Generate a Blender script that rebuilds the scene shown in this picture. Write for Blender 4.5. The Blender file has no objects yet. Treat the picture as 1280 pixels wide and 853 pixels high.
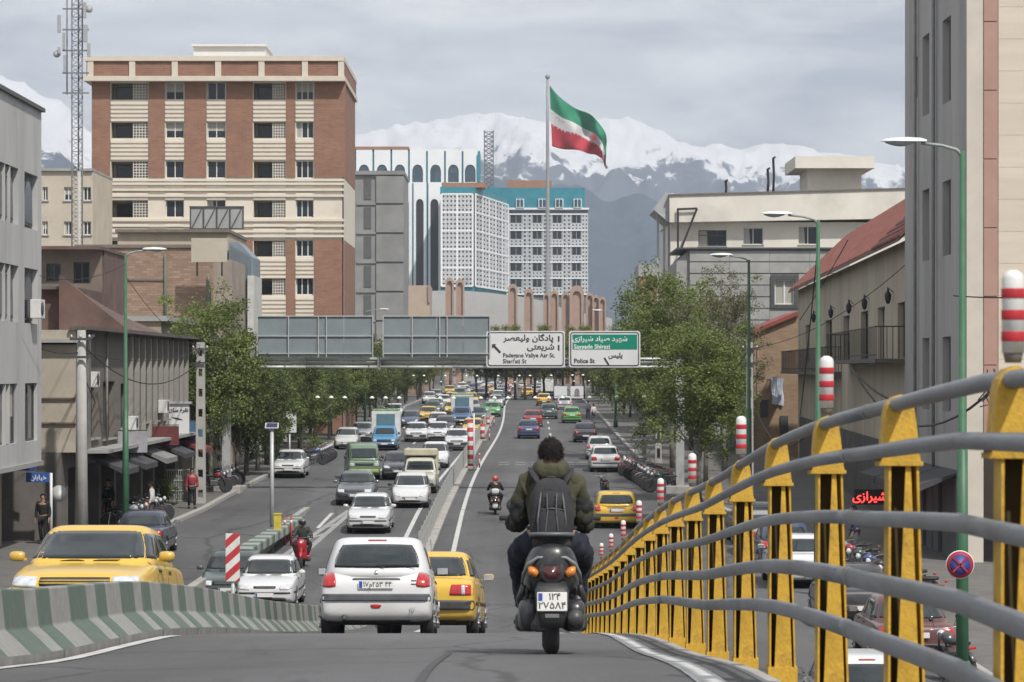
import bpy, bmesh, math, random
from mathutils import Vector, Matrix, Euler
from mathutils.bvhtree import BVHTree
R = math.radians
rnd = random.Random(7)
S = bpy.context.scene
COL = S.collection
# ---------------------------------------------------------------- camera, world, sun, exposure
FPX = 3555.0                      # focal length in pixels of a 1280 px wide picture (100 mm)
cam = bpy.data.cameras.new('camera'); camo = bpy.data.objects.new('camera', cam); COL.objects.link(camo)
cam.lens = 100.0; cam.sensor_width = 36.0; cam.sensor_fit = 'HORIZONTAL'
camo.location = (0, 0, 0); camo.rotation_euler = (R(90), 0, 0)
cam.shift_y = 33.5 / 1280.0
cam.clip_start = 0.3; cam.clip_end = 30000
cam.dof.use_dof = True; cam.dof.focus_distance = 60; cam.dof.aperture_fstop = 11
S.camera = camo
S.view_settings.view_transform = 'Standard'; S.view_settings.look = 'None'
S.view_settings.exposure = 0.0; S.view_settings.gamma = 1.0; S.view_settings.use_curve_mapping = False
try:
    S.cycles.max_bounces = 6; S.cycles.diffuse_bounces = 3; S.cycles.glossy_bounces = 3
    S.cycles.transmission_bounces = 4; S.cycles.transparent_max_bounces = 12; S.cycles.volume_bounces = 0
except Exception: pass
SUN_EL, SUN_AZ = 50.0, 150.0       # azimuth measured clockwise from the street's direction (+Y)
def make_world():
    w = bpy.data.worlds.new('World'); S.world = w; w.use_nodes = True
    nt = w.node_tree; nt.nodes.clear(); N = nt.nodes.new; L = nt.links.new
    out = N('ShaderNodeOutputWorld'); sky = N('ShaderNodeTexSky'); sky.sky_type = 'NISHITA'; sky.sun_disc = False
    sky.sun_elevation = R(SUN_EL); sky.sun_rotation = R(SUN_AZ); sky.dust_density = 2.0; sky.air_density = 1.0
    b1 = N('ShaderNodeBackground'); b1.inputs[1].default_value = 0.11; L(sky.outputs[0], b1.inputs[0])
    tc = N('ShaderNodeTexCoord'); mp = N('ShaderNodeMapping'); mp.inputs['Scale'].default_value = (4.0, 4.0, 15.0)
    L(tc.outputs['Generated'], mp.inputs[0])
    n1 = N('ShaderNodeTexNoise'); n1.inputs['Scale'].default_value = 2.6; n1.inputs['Detail'].default_value = 9; n1.inputs['Distortion'].default_value = .35; n1.inputs['Roughness'].default_value = .58
    L(mp.outputs[0], n1.inputs['Vector'])
    cr = N('ShaderNodeValToRGB'); cr.color_ramp.elements[0].position = .34; cr.color_ramp.elements[0].color = (.43, .455, .51, 1)
    cr.color_ramp.elements[1].position = .74; cr.color_ramp.elements[1].color = (1.0, .985, .97, 1)
    L(n1.outputs[0], cr.inputs[0])
    b2 = N('ShaderNodeBackground'); b2.inputs[1].default_value = 1.2; L(cr.outputs[0], b2.inputs[0])
    n2 = N('ShaderNodeTexNoise'); n2.inputs['Scale'].default_value = .9; n2.inputs['Detail'].default_value = 4
    L(mp.outputs[0], n2.inputs['Vector'])
    mr = N('ShaderNodeMapRange'); mr.inputs[1].default_value = .3; mr.inputs[2].default_value = .5
    mr.inputs[3].default_value = .65; mr.inputs[4].default_value = 1.0; L(n2.outputs[0], mr.inputs[0])
    mx = N('ShaderNodeMixShader'); L(mr.outputs[0], mx.inputs[0]); L(b1.outputs[0], mx.inputs[1]); L(b2.outputs[0], mx.inputs[2])
    L(mx.outputs[0], out.inputs[0])
make_world()
sun = bpy.data.lights.new('sun', 'SUN'); suno = bpy.data.objects.new('sun', sun); COL.objects.link(suno)
sun.energy = 4.0; sun.angle = R(1.5); sun.color = (1.0, .955, .89)
_sd = Vector((math.sin(R(SUN_AZ)) * math.cos(R(SUN_EL)), math.cos(R(SUN_AZ)) * math.cos(R(SUN_EL)), math.sin(R(SUN_EL))))
suno.rotation_euler = _sd.to_track_quat('Z', 'Y').to_euler()
suno.location = (0, -20, 60)

# ---------------------------------------------------------------- picture geometry -> metres
def PX(px, d): return (px - 640.0) * d / FPX
def PZ(py, d): return (460.0 - py) * d / FPX
def lerp(a, b, t): return a + (b - a) * t
GZ = [(-40, -1.3), (0, -1.2), (8.6, -1.3), (10.9, -1.4), (13.2, -1.51), (15.8, -1.67), (18.4, -1.88), (21, -2.10), (24, -2.32), (27, -2.55),
      (33, -3.08), (41, -3.87), (52, -4.87), (65, -6.0), (75, -6.62), (88, -6.68), (100, -6.5), (110, -6.28), (122, -6.03), (140, -5.8), (160, -5.65), (216, -5.25),
      (275, -4.6), (380, -4.05), (600, -3.9), (900, -4.2), (9000, -4.2)]
def gz(d):
    n = len(GZ)
    for i in range(n - 1):
        if d <= GZ[i + 1][0]: break
    x0, y0 = GZ[i]; x1, y1 = GZ[i + 1]
    def sl(k):
        if k <= 0 or k >= n - 1: return 0.0
        return (GZ[k + 1][1] - GZ[k - 1][1]) / (GZ[k + 1][0] - GZ[k - 1][0])
    h = x1 - x0; t = max(0, min(1, (d - x0) / h)); m0, m1 = sl(i) * h, sl(i + 1) * h
    return (2*t**3 - 3*t*t + 1)*y0 + (t**3 - 2*t*t + t)*m0 + (-2*t**3 + 3*t*t)*y1 + (t**3 - t*t)*m1
LOW = -6.05
def gl(d): return LOW if d < 121 else gz(d)
def dz_(x, d): return gz(d) + .018 * min(0.0, x) * max(0.0, min(1.0, (27 - d) / 7))   # the deck tilts a little at its crest
def gr(x, d): return dz_(x, d) if d < 121 and -8.7 < x < 2.0 else gl(d)
def slope(d): return (gz(d + .8) - gz(d - .8)) / 1.6
def drift(d): return 0.0065 * d

# ---------------------------------------------------------------- materials
MATS = {}
def nodes(m):
    m.use_nodes = True; nt = m.node_tree; return nt, nt.nodes.new, nt.links.new, nt.nodes['Principled BSDF']
def M(name, col=(.5, .5, .5), rough=.7, var=.15, scale=3.0, bump=0.0, metal=0.0, stretch=None, col2=None, emit=None, coat=0.0, spec=None, detail=5, dirt=None, dscale=.6, island=0.0):
    """procedural material: base colour broken up by noise, optional second dirt/wear colour and fine relief"""
    if name in MATS: return MATS[name]
    m = bpy.data.materials.new(name); MATS[name] = m
    nt, N, L, P = nodes(m)
    P.inputs['Roughness'].default_value = rough; P.inputs['Metallic'].default_value = metal
    if coat: P.inputs['Coat Weight'].default_value = coat; P.inputs['Coat Roughness'].default_value = .06
    if spec is not None: P.inputs['Specular IOR Level'].default_value = spec
    tc = N('ShaderNodeTexCoord'); mp = N('ShaderNodeMapping'); L(tc.outputs['Object'], mp.inputs[0])
    if stretch: mp.inputs['Scale'].default_value = stretch
    n = N('ShaderNodeTexNoise'); n.inputs['Scale'].default_value = scale; n.inputs['Detail'].default_value = detail; n.inputs['Roughness'].default_value = .6
    L(mp.outputs[0], n.inputs['Vector'])
    cr = N('ShaderNodeValToRGB'); c2 = col2 or tuple(min(1, c * (1 + var)) for c in col)
    c1 = tuple(c * (1 - var) for c in col) if not col2 else col
    cr.color_ramp.elements[0].position = .32; cr.color_ramp.elements[0].color = (*c1, 1)
    cr.color_ramp.elements[1].position = .68; cr.color_ramp.elements[1].color = (*c2, 1)
    L(n.outputs[0], cr.inputs[0]); colout = cr.outputs[0]
    if dirt:
        d = N('ShaderNodeTexNoise'); d.inputs['Scale'].default_value = dscale; d.inputs['Detail'].default_value = 8; d.inputs['Roughness'].default_value = .7
        L(mp.outputs[0] if stretch else tc.outputs['Object'], d.inputs['Vector'])
        dr = N('ShaderNodeValToRGB'); dr.color_ramp.elements[0].position = .5; dr.color_ramp.elements[1].position = .72
        dr.color_ramp.elements[0].color = (0, 0, 0, 1); dr.color_ramp.elements[1].color = (.75, .75, .75, 1)
        L(d.outputs[0], dr.inputs[0]); mx = N('ShaderNodeMixRGB'); L(dr.outputs[0], mx.inputs[0]); L(colout, mx.inputs[1]); mx.inputs[2].default_value = (*dirt, 1); colout = mx.outputs[0]
    if island:
        oi = N('ShaderNodeObjectInfo'); mr = N('ShaderNodeMapRange'); L(oi.outputs['Random'], mr.inputs[0]); mr.inputs[3].default_value = 1 - island; mr.inputs[4].default_value = 1 + island
        hs = N('ShaderNodeHueSaturation'); L(mr.outputs[0], hs.inputs['Value']); L(colout, hs.inputs['Color']); colout = hs.outputs[0]
    L(colout, P.inputs['Base Color'])
    if bump:
        b = N('ShaderNodeBump'); b.inputs['Strength'].default_value = bump; b.inputs['Distance'].default_value = .02
        n3 = N('ShaderNodeTexNoise'); n3.inputs['Scale'].default_value = scale * 9; n3.inputs['Detail'].default_value = 4; L(mp.outputs[0], n3.inputs['Vector'])
        L(n3.outputs[0], b.inputs['Height']); L(b.outputs[0], P.inputs['Normal'])
    if emit: P.inputs['Emission Color'].default_value = (*emit[:3], 1); P.inputs['Emission Strength'].default_value = emit[3]
    return m
def M_paint():
    """car paint: the colour comes from each object's own colour"""
    if 'car_paint' in MATS: return MATS['car_paint']
    m = bpy.data.materials.new('car_paint'); MATS['car_paint'] = m; nt, N, L, P = nodes(m)
    oi = N('ShaderNodeObjectInfo'); tc = N('ShaderNodeTexCoord')
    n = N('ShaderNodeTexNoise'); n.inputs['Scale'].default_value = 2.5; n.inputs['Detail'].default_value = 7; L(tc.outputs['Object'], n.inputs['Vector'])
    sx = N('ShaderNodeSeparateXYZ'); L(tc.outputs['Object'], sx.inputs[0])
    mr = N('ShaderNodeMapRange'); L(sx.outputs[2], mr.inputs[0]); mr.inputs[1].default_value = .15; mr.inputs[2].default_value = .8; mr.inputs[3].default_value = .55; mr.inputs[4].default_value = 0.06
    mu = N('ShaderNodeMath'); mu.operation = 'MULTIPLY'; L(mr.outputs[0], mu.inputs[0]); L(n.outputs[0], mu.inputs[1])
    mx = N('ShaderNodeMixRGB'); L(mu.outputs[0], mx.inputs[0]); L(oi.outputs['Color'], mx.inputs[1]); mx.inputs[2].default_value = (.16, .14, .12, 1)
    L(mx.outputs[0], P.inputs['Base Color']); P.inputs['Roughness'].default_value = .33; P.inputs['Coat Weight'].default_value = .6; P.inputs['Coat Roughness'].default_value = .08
    return m
def M_brick(name, c1, c2, mortar, scale=1.0, bw=.24, bh=.075, rough=.85, axis='xz'):
    if name in MATS: return MATS[name]
    m = bpy.data.materials.new(name); MATS[name] = m; nt, N, L, P = nodes(m)
    tc = N('ShaderNodeTexCoord'); sx = N('ShaderNodeSeparateXYZ'); L(tc.outputs['Object'], sx.inputs[0])
    ad = N('ShaderNodeMath'); ad.operation = 'ADD'; L(sx.outputs[0], ad.inputs[0]); L(sx.outputs[1], ad.inputs[1])
    cx = N('ShaderNodeCombineXYZ'); L(ad.outputs[0], cx.inputs[0]); L(sx.outputs[2], cx.inputs[1])
    b = N('ShaderNodeTexBrick'); L(cx.outputs[0], b.inputs['Vector'])
    b.inputs['Scale'].default_value = scale; b.inputs['Brick Width'].default_value = bw; b.inputs['Row Height'].default_value = bh; b.inputs['Mortar Size'].default_value = .009
    b.inputs['Color1'].default_value = (*c1, 1); b.inputs['Color2'].default_value = (*c2, 1); b.inputs['Mortar'].default_value = (*mortar, 1)
    n = N('ShaderNodeTexNoise'); n.inputs['Scale'].default_value = .55; n.inputs['Detail'].default_value = 8; n.inputs['Roughness'].default_value = .7; L(tc.outputs['Object'], n.inputs['Vector'])
    mr = N('ShaderNodeMapRange'); mr.inputs[3].default_value = .62; mr.inputs[4].default_value = 1.38; L(n.outputs[0], mr.inputs[0])
    hs = N('ShaderNodeHueSaturation'); L(mr.outputs[0], hs.inputs['Value']); L(b.outputs[0], hs.inputs['Color']); L(hs.outputs[0], P.inputs['Base Color'])
    P.inputs['Roughness'].default_value = rough
    bp = N('ShaderNodeBump'); bp.inputs['Strength'].default_value = .5; bp.inputs['Distance'].default_value = .01; L(b.outputs['Fac'], bp.inputs['Height']); bp.invert = True; L(bp.outputs[0], P.inputs['Normal'])
    return m
def M_stripe(name, ca, cb, period, axis=1, duty=.5, rough=.75, skew=0.0, dirt=(.14, .13, .12), phase=0.0, dirtamt=.5):
    """painted stripes (flat paint) along an object axis"""
    if name in MATS: return MATS[name]
    m = bpy.data.materials.new(name); MATS[name] = m; nt, N, L, P = nodes(m)
    tc = N('ShaderNodeTexCoord'); sx = N('ShaderNodeSeparateXYZ'); L(tc.outputs['Object'], sx.inputs[0])
    v = sx.outputs[axis]
    if skew:
        k = N('ShaderNodeMath'); k.operation = 'MULTIPLY_ADD'; L(sx.outputs[2], k.inputs[0]); k.inputs[1].default_value = skew; L(v, k.inputs[2]); v = k.outputs[0]
    a = N('ShaderNodeMath'); a.operation = 'MULTIPLY_ADD'; L(v, a.inputs[0]); a.inputs[1].default_value = 1 / period; a.inputs[2].default_value = phase + 50
    f = N('ShaderNodeMath'); f.operation = 'FRACT'; L(a.outputs[0], f.inputs[0])
    g = N('ShaderNodeMath'); g.operation = 'GREATER_THAN'; L(f.outputs[0], g.inputs[0]); g.inputs[1].default_value = duty
    mx = N('ShaderNodeMixRGB'); L(g.outputs[0], mx.inputs[0]); mx.inputs[1].default_value = (*ca, 1); mx.inputs[2].default_value = (*cb, 1)
    n = N('ShaderNodeTexNoise'); n.inputs['Scale'].default_value = 5; n.inputs['Detail'].default_value = 9; n.inputs['Roughness'].default_value = .72; L(tc.outputs['Object'], n.inputs['Vector'])
    cr = N('ShaderNodeValToRGB'); cr.color_ramp.elements[0].position = .42; cr.color_ramp.elements[1].position = .75; cr.color_ramp.elements[1].color = (dirtamt, dirtamt, dirtamt, 1); L(n.outputs[0], cr.inputs[0])
    m2 = N('ShaderNodeMixRGB'); L(cr.outputs[0], m2.inputs[0]); L(mx.outputs[0], m2.inputs[1]); m2.inputs[2].default_value = (*dirt, 1)
    L(m2.outputs[0], P.inputs['Base Color']); P.inputs['Roughness'].default_value = rough
    return m

# ---------------------------------------------------------------- mesh building
class MB:
    def __init__(s): s.v = []; s.f = []; s.mi = []; s.cur = 0; s.smooth = []; s.sm = False
    def _add(s, vs, fs):
        b = len(s.v); s.v += [tuple(p) for p in vs]
        for f in fs: s.f.append([b + i for i in f]); s.mi.append(s.cur); s.smooth.append(s.sm)
        return s
    def box(s, x0, x1, y0, y1, z0, z1):
        v = [(x, y, z) for z in (z0, z1) for y in (y0, y1) for x in (x0, x1)]
        return s._add(v, [(0, 2, 3, 1), (4, 5, 7, 6), (0, 1, 5, 4), (2, 6, 7, 3), (0, 4, 6, 2), (1, 3, 7, 5)])
    def cbox(s, c, sx, sy, sz): return s.box(c[0]-sx/2, c[0]+sx/2, c[1]-sy/2, c[1]+sy/2, c[2]-sz/2, c[2]+sz/2)
    def bbox(s, x0, x1, y0, y1, z0, z1, b=.01):
        """box with its edges chamfered"""
        bm = bmesh.new(); r = bmesh.ops.create_cube(bm, size=1)
        for v in bm.verts: v.co = Vector((lerp(x0, x1, v.co.x + .5), lerp(y0, y1, v.co.y + .5), lerp(z0, z1, v.co.z + .5)))
        bmesh.ops.bevel(bm, geom=bm.edges[:], offset=b, segments=2, profile=.6, affect='EDGES')
        return s.bm(bm)
    def bm(s, bm, M_=None):
        bm.verts.ensure_lookup_table(); bm.verts.index_update()
        s._add([(M_ @ v.co) if M_ else v.co for v in bm.verts], [[v.index for v in f.verts] for f in bm.faces]); bm.free(); return s
    def quad(s, *p): return s._add(p, [tuple(range(len(p)))])
    def tube(s, p0, p1, r0, r1=None, n=8, caps=True):
        return s.path([p0, p1], [r0, r0 if r1 is None else r1], n, caps)
    def path(s, pts, r, n=8, caps=True, flat=None):
        pts = [Vector(p) for p in pts]
        if not isinstance(r, (list, tuple)): r = [r] * len(pts)
        vs, fs = [], []; up = None
        for i, p in enumerate(pts):
            t = (pts[min(i+1, len(pts)-1)] - pts[max(i-1, 0)]).normalized()
            if up is None: up = Vector((0, 0, 1)) if abs(t.z) < .9 else Vector((0, 1, 0))
            a = t.cross(up).normalized(); b = a.cross(t).normalized(); up = b
            for k in range(n):
                an = 2 * math.pi * (k + .5) / n
                vs.append(p + a * math.cos(an) * r[i] * (flat[0] if flat else 1) + b * math.sin(an) * r[i] * (flat[1] if flat else 1))
        for i in range(len(pts) - 1):
            for k in range(n):
                k2 = (k + 1) % n; fs.append((i*n+k, i*n+k2, (i+1)*n+k2, (i+1)*n+k))
        if caps: fs.append(tuple(reversed(range(n)))); fs.append(tuple(range((len(pts)-1)*n, len(pts)*n)))
        o = s.sm; s.sm = n > 5; s._add(vs, fs); s.sm = o; return s
    def lathe(s, prof, c=(0, 0, 0), n=16, axis='z'):
        vs, fs = [], []
        for (r, h) in prof:
            for k in range(n):
                a = 2 * math.pi * k / n; q = (r * math.cos(a), r * math.sin(a), h)
                if axis == 'x': q = (q[2], q[0], q[1])
                elif axis == 'y': q = (q[0], q[2], q[1])
                vs.append((c[0] + q[0], c[1] + q[1], c[2] + q[2]))
        m = len(prof)
        for i in range(m - 1):
            for k in range(n): k2 = (k+1) % n; fs.append((i*n+k, i*n+k2, (i+1)*n+k2, (i+1)*n+k))
        fs.append(tuple(reversed(range(n)))); fs.append(tuple(range((m-1)*n, m*n)))
        o = s.sm; s.sm = True; s._add(vs, fs); s.sm = o; return s
    def prism(s, poly, h0, h1, axis='y'):
        """extrude a 2-D polygon; axis y: (x,z) outline; x: (y,z) outline; z: (x,y) outline"""
        n = len(poly)
        def q(a, b, h): return {'y': (a, h, b), 'x': (h, a, b), 'z': (a, b, h)}[axis]
        vs = [q(a, b, h0) for a, b in poly] + [q(a, b, h1) for a, b in poly]
        fs = [tuple(range(n)), tuple(reversed(range(n, 2*n)))] + [(i, n+i, n+(i+1) % n, (i+1) % n) for i in range(n)]
        return s._add(vs, fs)
    def grid(s, fn, nu, nv, close_u=False):
        vs = [fn(i / nu, j / nv) for j in range(nv + 1) for i in range(nu + 1)]
        fs = [(j*(nu+1)+i, j*(nu+1)+i+1, (j+1)*(nu+1)+i+1, (j+1)*(nu+1)+i) for j in range(nv) for i in range(nu)]
        o = s.sm; s.sm = True; s._add(vs, fs); s.sm = o; return s
    def mesh(s, name, mats, fix=True):
        me = bpy.data.meshes.new(name); me.from_pydata(s.v, [], s.f)
        for m in (mats if isinstance(mats, (list, tuple)) else [mats]): me.materials.append(m)
        me.polygons.foreach_set('material_index', s.mi); me.polygons.foreach_set('use_smooth', s.smooth)
        if fix:
            bm = bmesh.new(); bm.from_mesh(me); bmesh.ops.recalc_face_normals(bm, faces=bm.faces[:]); bm.to_mesh(me); bm.free()
        me.update(); return me
    def build(s, name, mats, parent=None, loc=(0, 0, 0), rot=(0, 0, 0), fix=True, kind=None, bevel=0):
        o = bpy.data.objects.new(name, s.mesh(name, mats, fix)); COL.objects.link(o)
        o.location = loc; o.rotation_euler = rot
        if parent: o.parent = parent
        if kind: o['kind'] = kind
        if bevel:
            b = o.modifiers.new('edges', 'BEVEL'); b.width = bevel; b.segments = 2; b.limit_method = 'ANGLE'; b.angle_limit = R(35)
        return o
def tag(o, label, cat, group=None):
    o['label'] = label; o['category'] = cat
    if group: o['group'] = group
    return o
def thing(name, label, cat, loc=(0, 0, 0), rotz=0.0, group=None, rx=0.0, ry=0.0):
    o = bpy.data.objects.new(name, None); COL.objects.link(o); o.empty_display_size = .3
    o.location = loc; o.rotation_euler = (rx, ry, rotz); return tag(o, label, cat, group)
def link_mesh(name, me, parent=None, loc=(0, 0, 0), rot=(0, 0, 0), sc=(1, 1, 1)):
    o = bpy.data.objects.new(name, me); COL.objects.link(o); o.location = loc; o.rotation_euler = rot; o.scale = sc
    if parent: o.parent = parent
    return o
KIDS = {}
def copy_tree(o, loc=None, rot=None, label=None, group=None, color=None, scale=None):
    def rec(a, p):
        c = a.copy(); COL.objects.link(c); c.parent = p
        if color is not None: c.color = (*color, 1)
        for ch in a.children: rec(ch, c)
        return c
    c = rec(o, None)
    if loc is not None: c.location = loc
    if rot is not None: c.rotation_euler = rot
    if label: c['label'] = label
    if group: c['group'] = group
    if scale: c.scale = scale
    return c
def paint(o, color):
    o.color = (*color, 1)
    for ch in o.children: paint(ch, color)
BENCH = bpy.data.scenes.new('workbench')       # a small side scene in which single objects are evaluated quickly
def bench_mesh(o):
    BENCH.collection.objects.link(o)
    with bpy.context.temp_override(scene=BENCH, view_layer=BENCH.view_layers[0]):
        dg = bpy.context.evaluated_depsgraph_get(); dg.update(); me = bpy.data.meshes.new_from_object(o.evaluated_get(dg), depsgraph=dg)
    BENCH.collection.objects.unlink(o); return me
def modmesh(o, name=None):
    """evaluate an object's modifiers into a plain mesh"""
    o.data = bench_mesh(o); o.modifiers.clear(); return o
FORMS = {}
def text(s, size, mat, parent, loc, rot=(R(90), 0, 0), align='CENTER', ext=.004, name='lettering', sx=1.0, bold=0.0):
    cu = bpy.data.curves.new(name, 'FONT'); cu.body = s; cu.size = size; cu.align_x = align; cu.align_y = 'CENTER'; cu.extrude = ext; cu.offset = bold; cu.resolution_u = 3
    o = bpy.data.objects.new(name, cu)
    me = bench_mesh(o)
    me.materials.clear(); me.materials.append(mat); bpy.data.objects.remove(o)
    return link_mesh(name, me, parent, loc, rot, (sx, 1, 1))
# Persian letters: isolated, final, initial, medial presentation forms, set right to left by hand
_PF = {'ا': 'ﺍﺎ', 'ب': 'ﺏﺐﺑﺒ', 'پ': 'ﭖﭗﭘﭙ', 'ت': 'ﺕﺖﺗﺘ', 'ج': 'ﺝﺞﺟﺠ', 'خ': 'ﺥﺦﺧﺨ', 'د': 'ﺩﺪ', 'ر': 'ﺭﺮ', 'ز': 'ﺯﺰ', 'س': 'ﺱﺲﺳﺴ',
       'ش': 'ﺵﺶﺷﺸ', 'ص': 'ﺹﺺﺻﺼ', 'ع': 'ﻉﻊﻋﻌ', 'ق': 'ﻕﻖﻗﻘ', 'ک': 'ﮎﮏﮐﮑ', 'گ': 'ﮒﮓﮔﮕ', 'ل': 'ﻝﻞﻟﻠ', 'م': 'ﻡﻢﻣﻤ', 'ن': 'ﻥﻦﻧﻨ', 'و': 'ﻭﻮ',
       'ه': 'ﻩﻪﻫﻬ', 'ی': 'ﯼﯽﯾﯿ', 'ف': 'ﻑﻒﻓﻔ', 'چ': 'ﭺﭻﭼﭽ', 'ط': 'ﻁﻂﻃﻄ', 'ح': 'ﺡﺢﺣﺤ'}
def fa(s):
    out = []
    for i, c in enumerate(s):
        f = _PF.get(c)
        if not f: out.append(c); continue
        pj = i > 0 and s[i-1] in _PF and len(_PF[s[i-1]]) == 4
        nj = len(f) == 4 and i + 1 < len(s) and s[i+1] in _PF
        out.append(f[3] if pj and nj else f[2] if nj else f[1] if pj else f[0])
    return ''.join(reversed(out))
def structure(o): o['kind'] = 'structure'; return o
# ================================================================ GROUND, ROAD, KERBS, MARKINGS
def M_asphalt(name, base, sx, crack):
    m = bpy.data.materials.new(name); MATS[name] = m; nt, N, L, P = nodes(m); P.inputs['Roughness'].default_value = .88
    tc = N('ShaderNodeTexCoord'); 
    def noise(scale, stretch=(1, 1, 1), det=6, ro=.6):
        mp = N('ShaderNodeMapping'); mp.inputs['Scale'].default_value = stretch; L(tc.outputs['Object'], mp.inputs[0]); n = N('ShaderNodeTexNoise'); n.inputs['Scale'].default_value = scale; n.inputs['Detail'].default_value = det; n.inputs['Roughness'].default_value = ro; L(mp.outputs[0], n.inputs['Vector']); return n.outputs[0]
    def rng(v, a, b, c, d): r = N('ShaderNodeMapRange'); L(v, r.inputs[0]); r.inputs[1].default_value, r.inputs[2].default_value, r.inputs[3].default_value, r.inputs[4].default_value = a, b, c, d; return r.outputs[0]
    def mul(a, b): k = N('ShaderNodeMath'); k.operation = 'MULTIPLY'; L(a, k.inputs[0]); L(b, k.inputs[1]); return k.outputs[0]
    lanes_ = rng(noise(.55, (sx, .02, 1), 3), .3, .7, .84, 1.16); pat = rng(noise(.18, (1, .35, 1), 8, .7), .35, .65, .74, 1.22); grain = rng(noise(28, det=3), .3, .7, .86, 1.16); oil = rng(noise(.9, (1.3, .16, 1), 9, .75), .58, .68, 1.0, .66)
    mp = N('ShaderNodeMapping'); mp.inputs['Scale'].default_value = (.5, .22, .5); L(tc.outputs['Object'], mp.inputs[0]); nz = N('ShaderNodeTexNoise'); nz.inputs['Scale'].default_value = 1.4; nz.inputs['Detail'].default_value = 6; L(mp.outputs[0], nz.inputs['Vector'])
    mxv = N('ShaderNodeMixRGB'); mxv.inputs[0].default_value = .35; L(mp.outputs[0], mxv.inputs[1]); L(nz.outputs['Color'], mxv.inputs[2])
    vo = N('ShaderNodeTexVoronoi'); vo.feature = 'DISTANCE_TO_EDGE'; vo.inputs['Scale'].default_value = crack; L(mxv.outputs[0], vo.inputs['Vector']); ck = rng(vo.outputs['Distance'], .004, .014, .62, 1.0)
    v = mul(mul(mul(lanes_, pat), mul(grain, oil)), ck); cx = N('ShaderNodeCombineXYZ'); 
    for i in range(3): k = N('ShaderNodeMath'); k.operation = 'MULTIPLY'; L(v, k.inputs[0]); k.inputs[1].default_value = base[i]; L(k.outputs[0], cx.inputs[i])
    L(cx.outputs[0], P.inputs['Base Color']); bp_ = N('ShaderNodeBump'); bp_.inputs['Strength'].default_value = .35; bp_.inputs['Distance'].default_value = .01; L(noise(40, det=3), bp_.inputs['Height']); L(bp_.outputs[0], P.inputs['Normal']); return m
asphalt = M_asphalt('asphalt', (.090, .089, .092), 1.2, .9); asphalt2 = M_asphalt('asphalt_street', (.088, .087, .089), 1.0, .35)
paintw = M('road_paint', (.50, .50, .49), .8, .12, 4, dirt=(.2, .2, .2), dscale=3)
concrete = M('concrete', (.33, .32, .30), .85, .14, 1.2, .2, dirt=(.2, .19, .18))
kerbm = M('kerb_stone', (.34, .33, .31), .85, .15, 2, .2, dirt=(.18, .17, .16))
pavem = M('paving', (.125, .12, .113), .9, .14, 1.5, .2, dirt=(.075, .072, .07))
groundm = M('dry_ground', (.13, .125, .115), .95, .2, .02, 0, dirt=(.13, .13, .11), dscale=.01)
def dsteps(d0, d1, near=1.5, far=1.06):
    out = [d0]; d = d0
    while d < d1:
        d = min(d1, d + max(near, abs(d) * (far - 1))); out.append(d)
    return out
def strip(name, fx0, fx1, d0, d1, zf, mat, off=0.0, near=1.5, nx=1, kind='structure', parent=None, thick=0.0, far=1.06):
    """sheet between two lateral limits following a height profile; thick gives it sides (a real step)"""
    mb = MB(); ds = dsteps(d0, d1, near, far); vs = []; fs = []
    for d in ds:
        a, b = fx0(d), fx1(d)
        for i in range(nx + 1):
            x = lerp(a, b, i / nx); vs.append((x, d, (dz_(x, d) if zf is gz else zf(d)) + off))
    w = nx + 1
    for j in range(len(ds) - 1):
        for i in range(nx): fs.append((j*w+i, j*w+i+1, (j+1)*w+i+1, (j+1)*w+i))
    if thick:
        b0 = len(vs)
        for d in ds: vs.append((fx0(d), d, zf(d) + off - thick - .1)); vs.append((fx1(d), d, zf(d) + off - thick - .1))
        for j in range(len(ds) - 1):
            fs.append((j*w, (j+1)*w, b0+2*j+2, b0+2*j)); fs.append((j*w+nx, b0+2*j+1, b0+2*j+3, (j+1)*w+nx))
        fs.append((0, b0, b0+1, nx)); e = (len(ds)-1); fs.append((e*w, e*w+nx, b0+2*e+1, b0+2*e))
    mb.sm = False; mb._add(vs, fs)
    return mb.build(name, mat, parent, kind=kind)
DL, DR = -8.6, 1.25
strip('ground', lambda d: -3500, lambda d: DL - .2, -60, 121, gl, groundm, -.06, near=6)
strip('ground', lambda d: DR + .05, lambda d: 3500, -60, 121, gl, groundm, -.06, near=6)
strip('ground', lambda d: -3500, lambda d: 3500, 121, 6800, gl, groundm, -.06, near=6)
LK = lambda d: -13.9 + drift(d)          # left kerb
RK = lambda d: (9.2 if d < 110 else lerp(9.2, 7.2, min(1, (d - 110) / 40))) + (drift(d) - .5 if d > 80 else 0)
strip('road', LK, lambda d: DL - .2, -40, 121, gl, asphalt2, -.02, nx=2)
strip('road', lambda d: DR + .05, RK, -40, 121, gl, asphalt2, -.02, nx=2)
strip('road', LK, RK, 121, 900, gl, asphalt2, -.02, nx=4)
LKD = lambda d: DL if d < 92 else DL + drift(d - 92)
deck = strip('flyover_road', lambda d: DL, lambda d: DR, -30, 121.3, gz, asphalt, .0, near=.7, nx=8)
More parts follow.
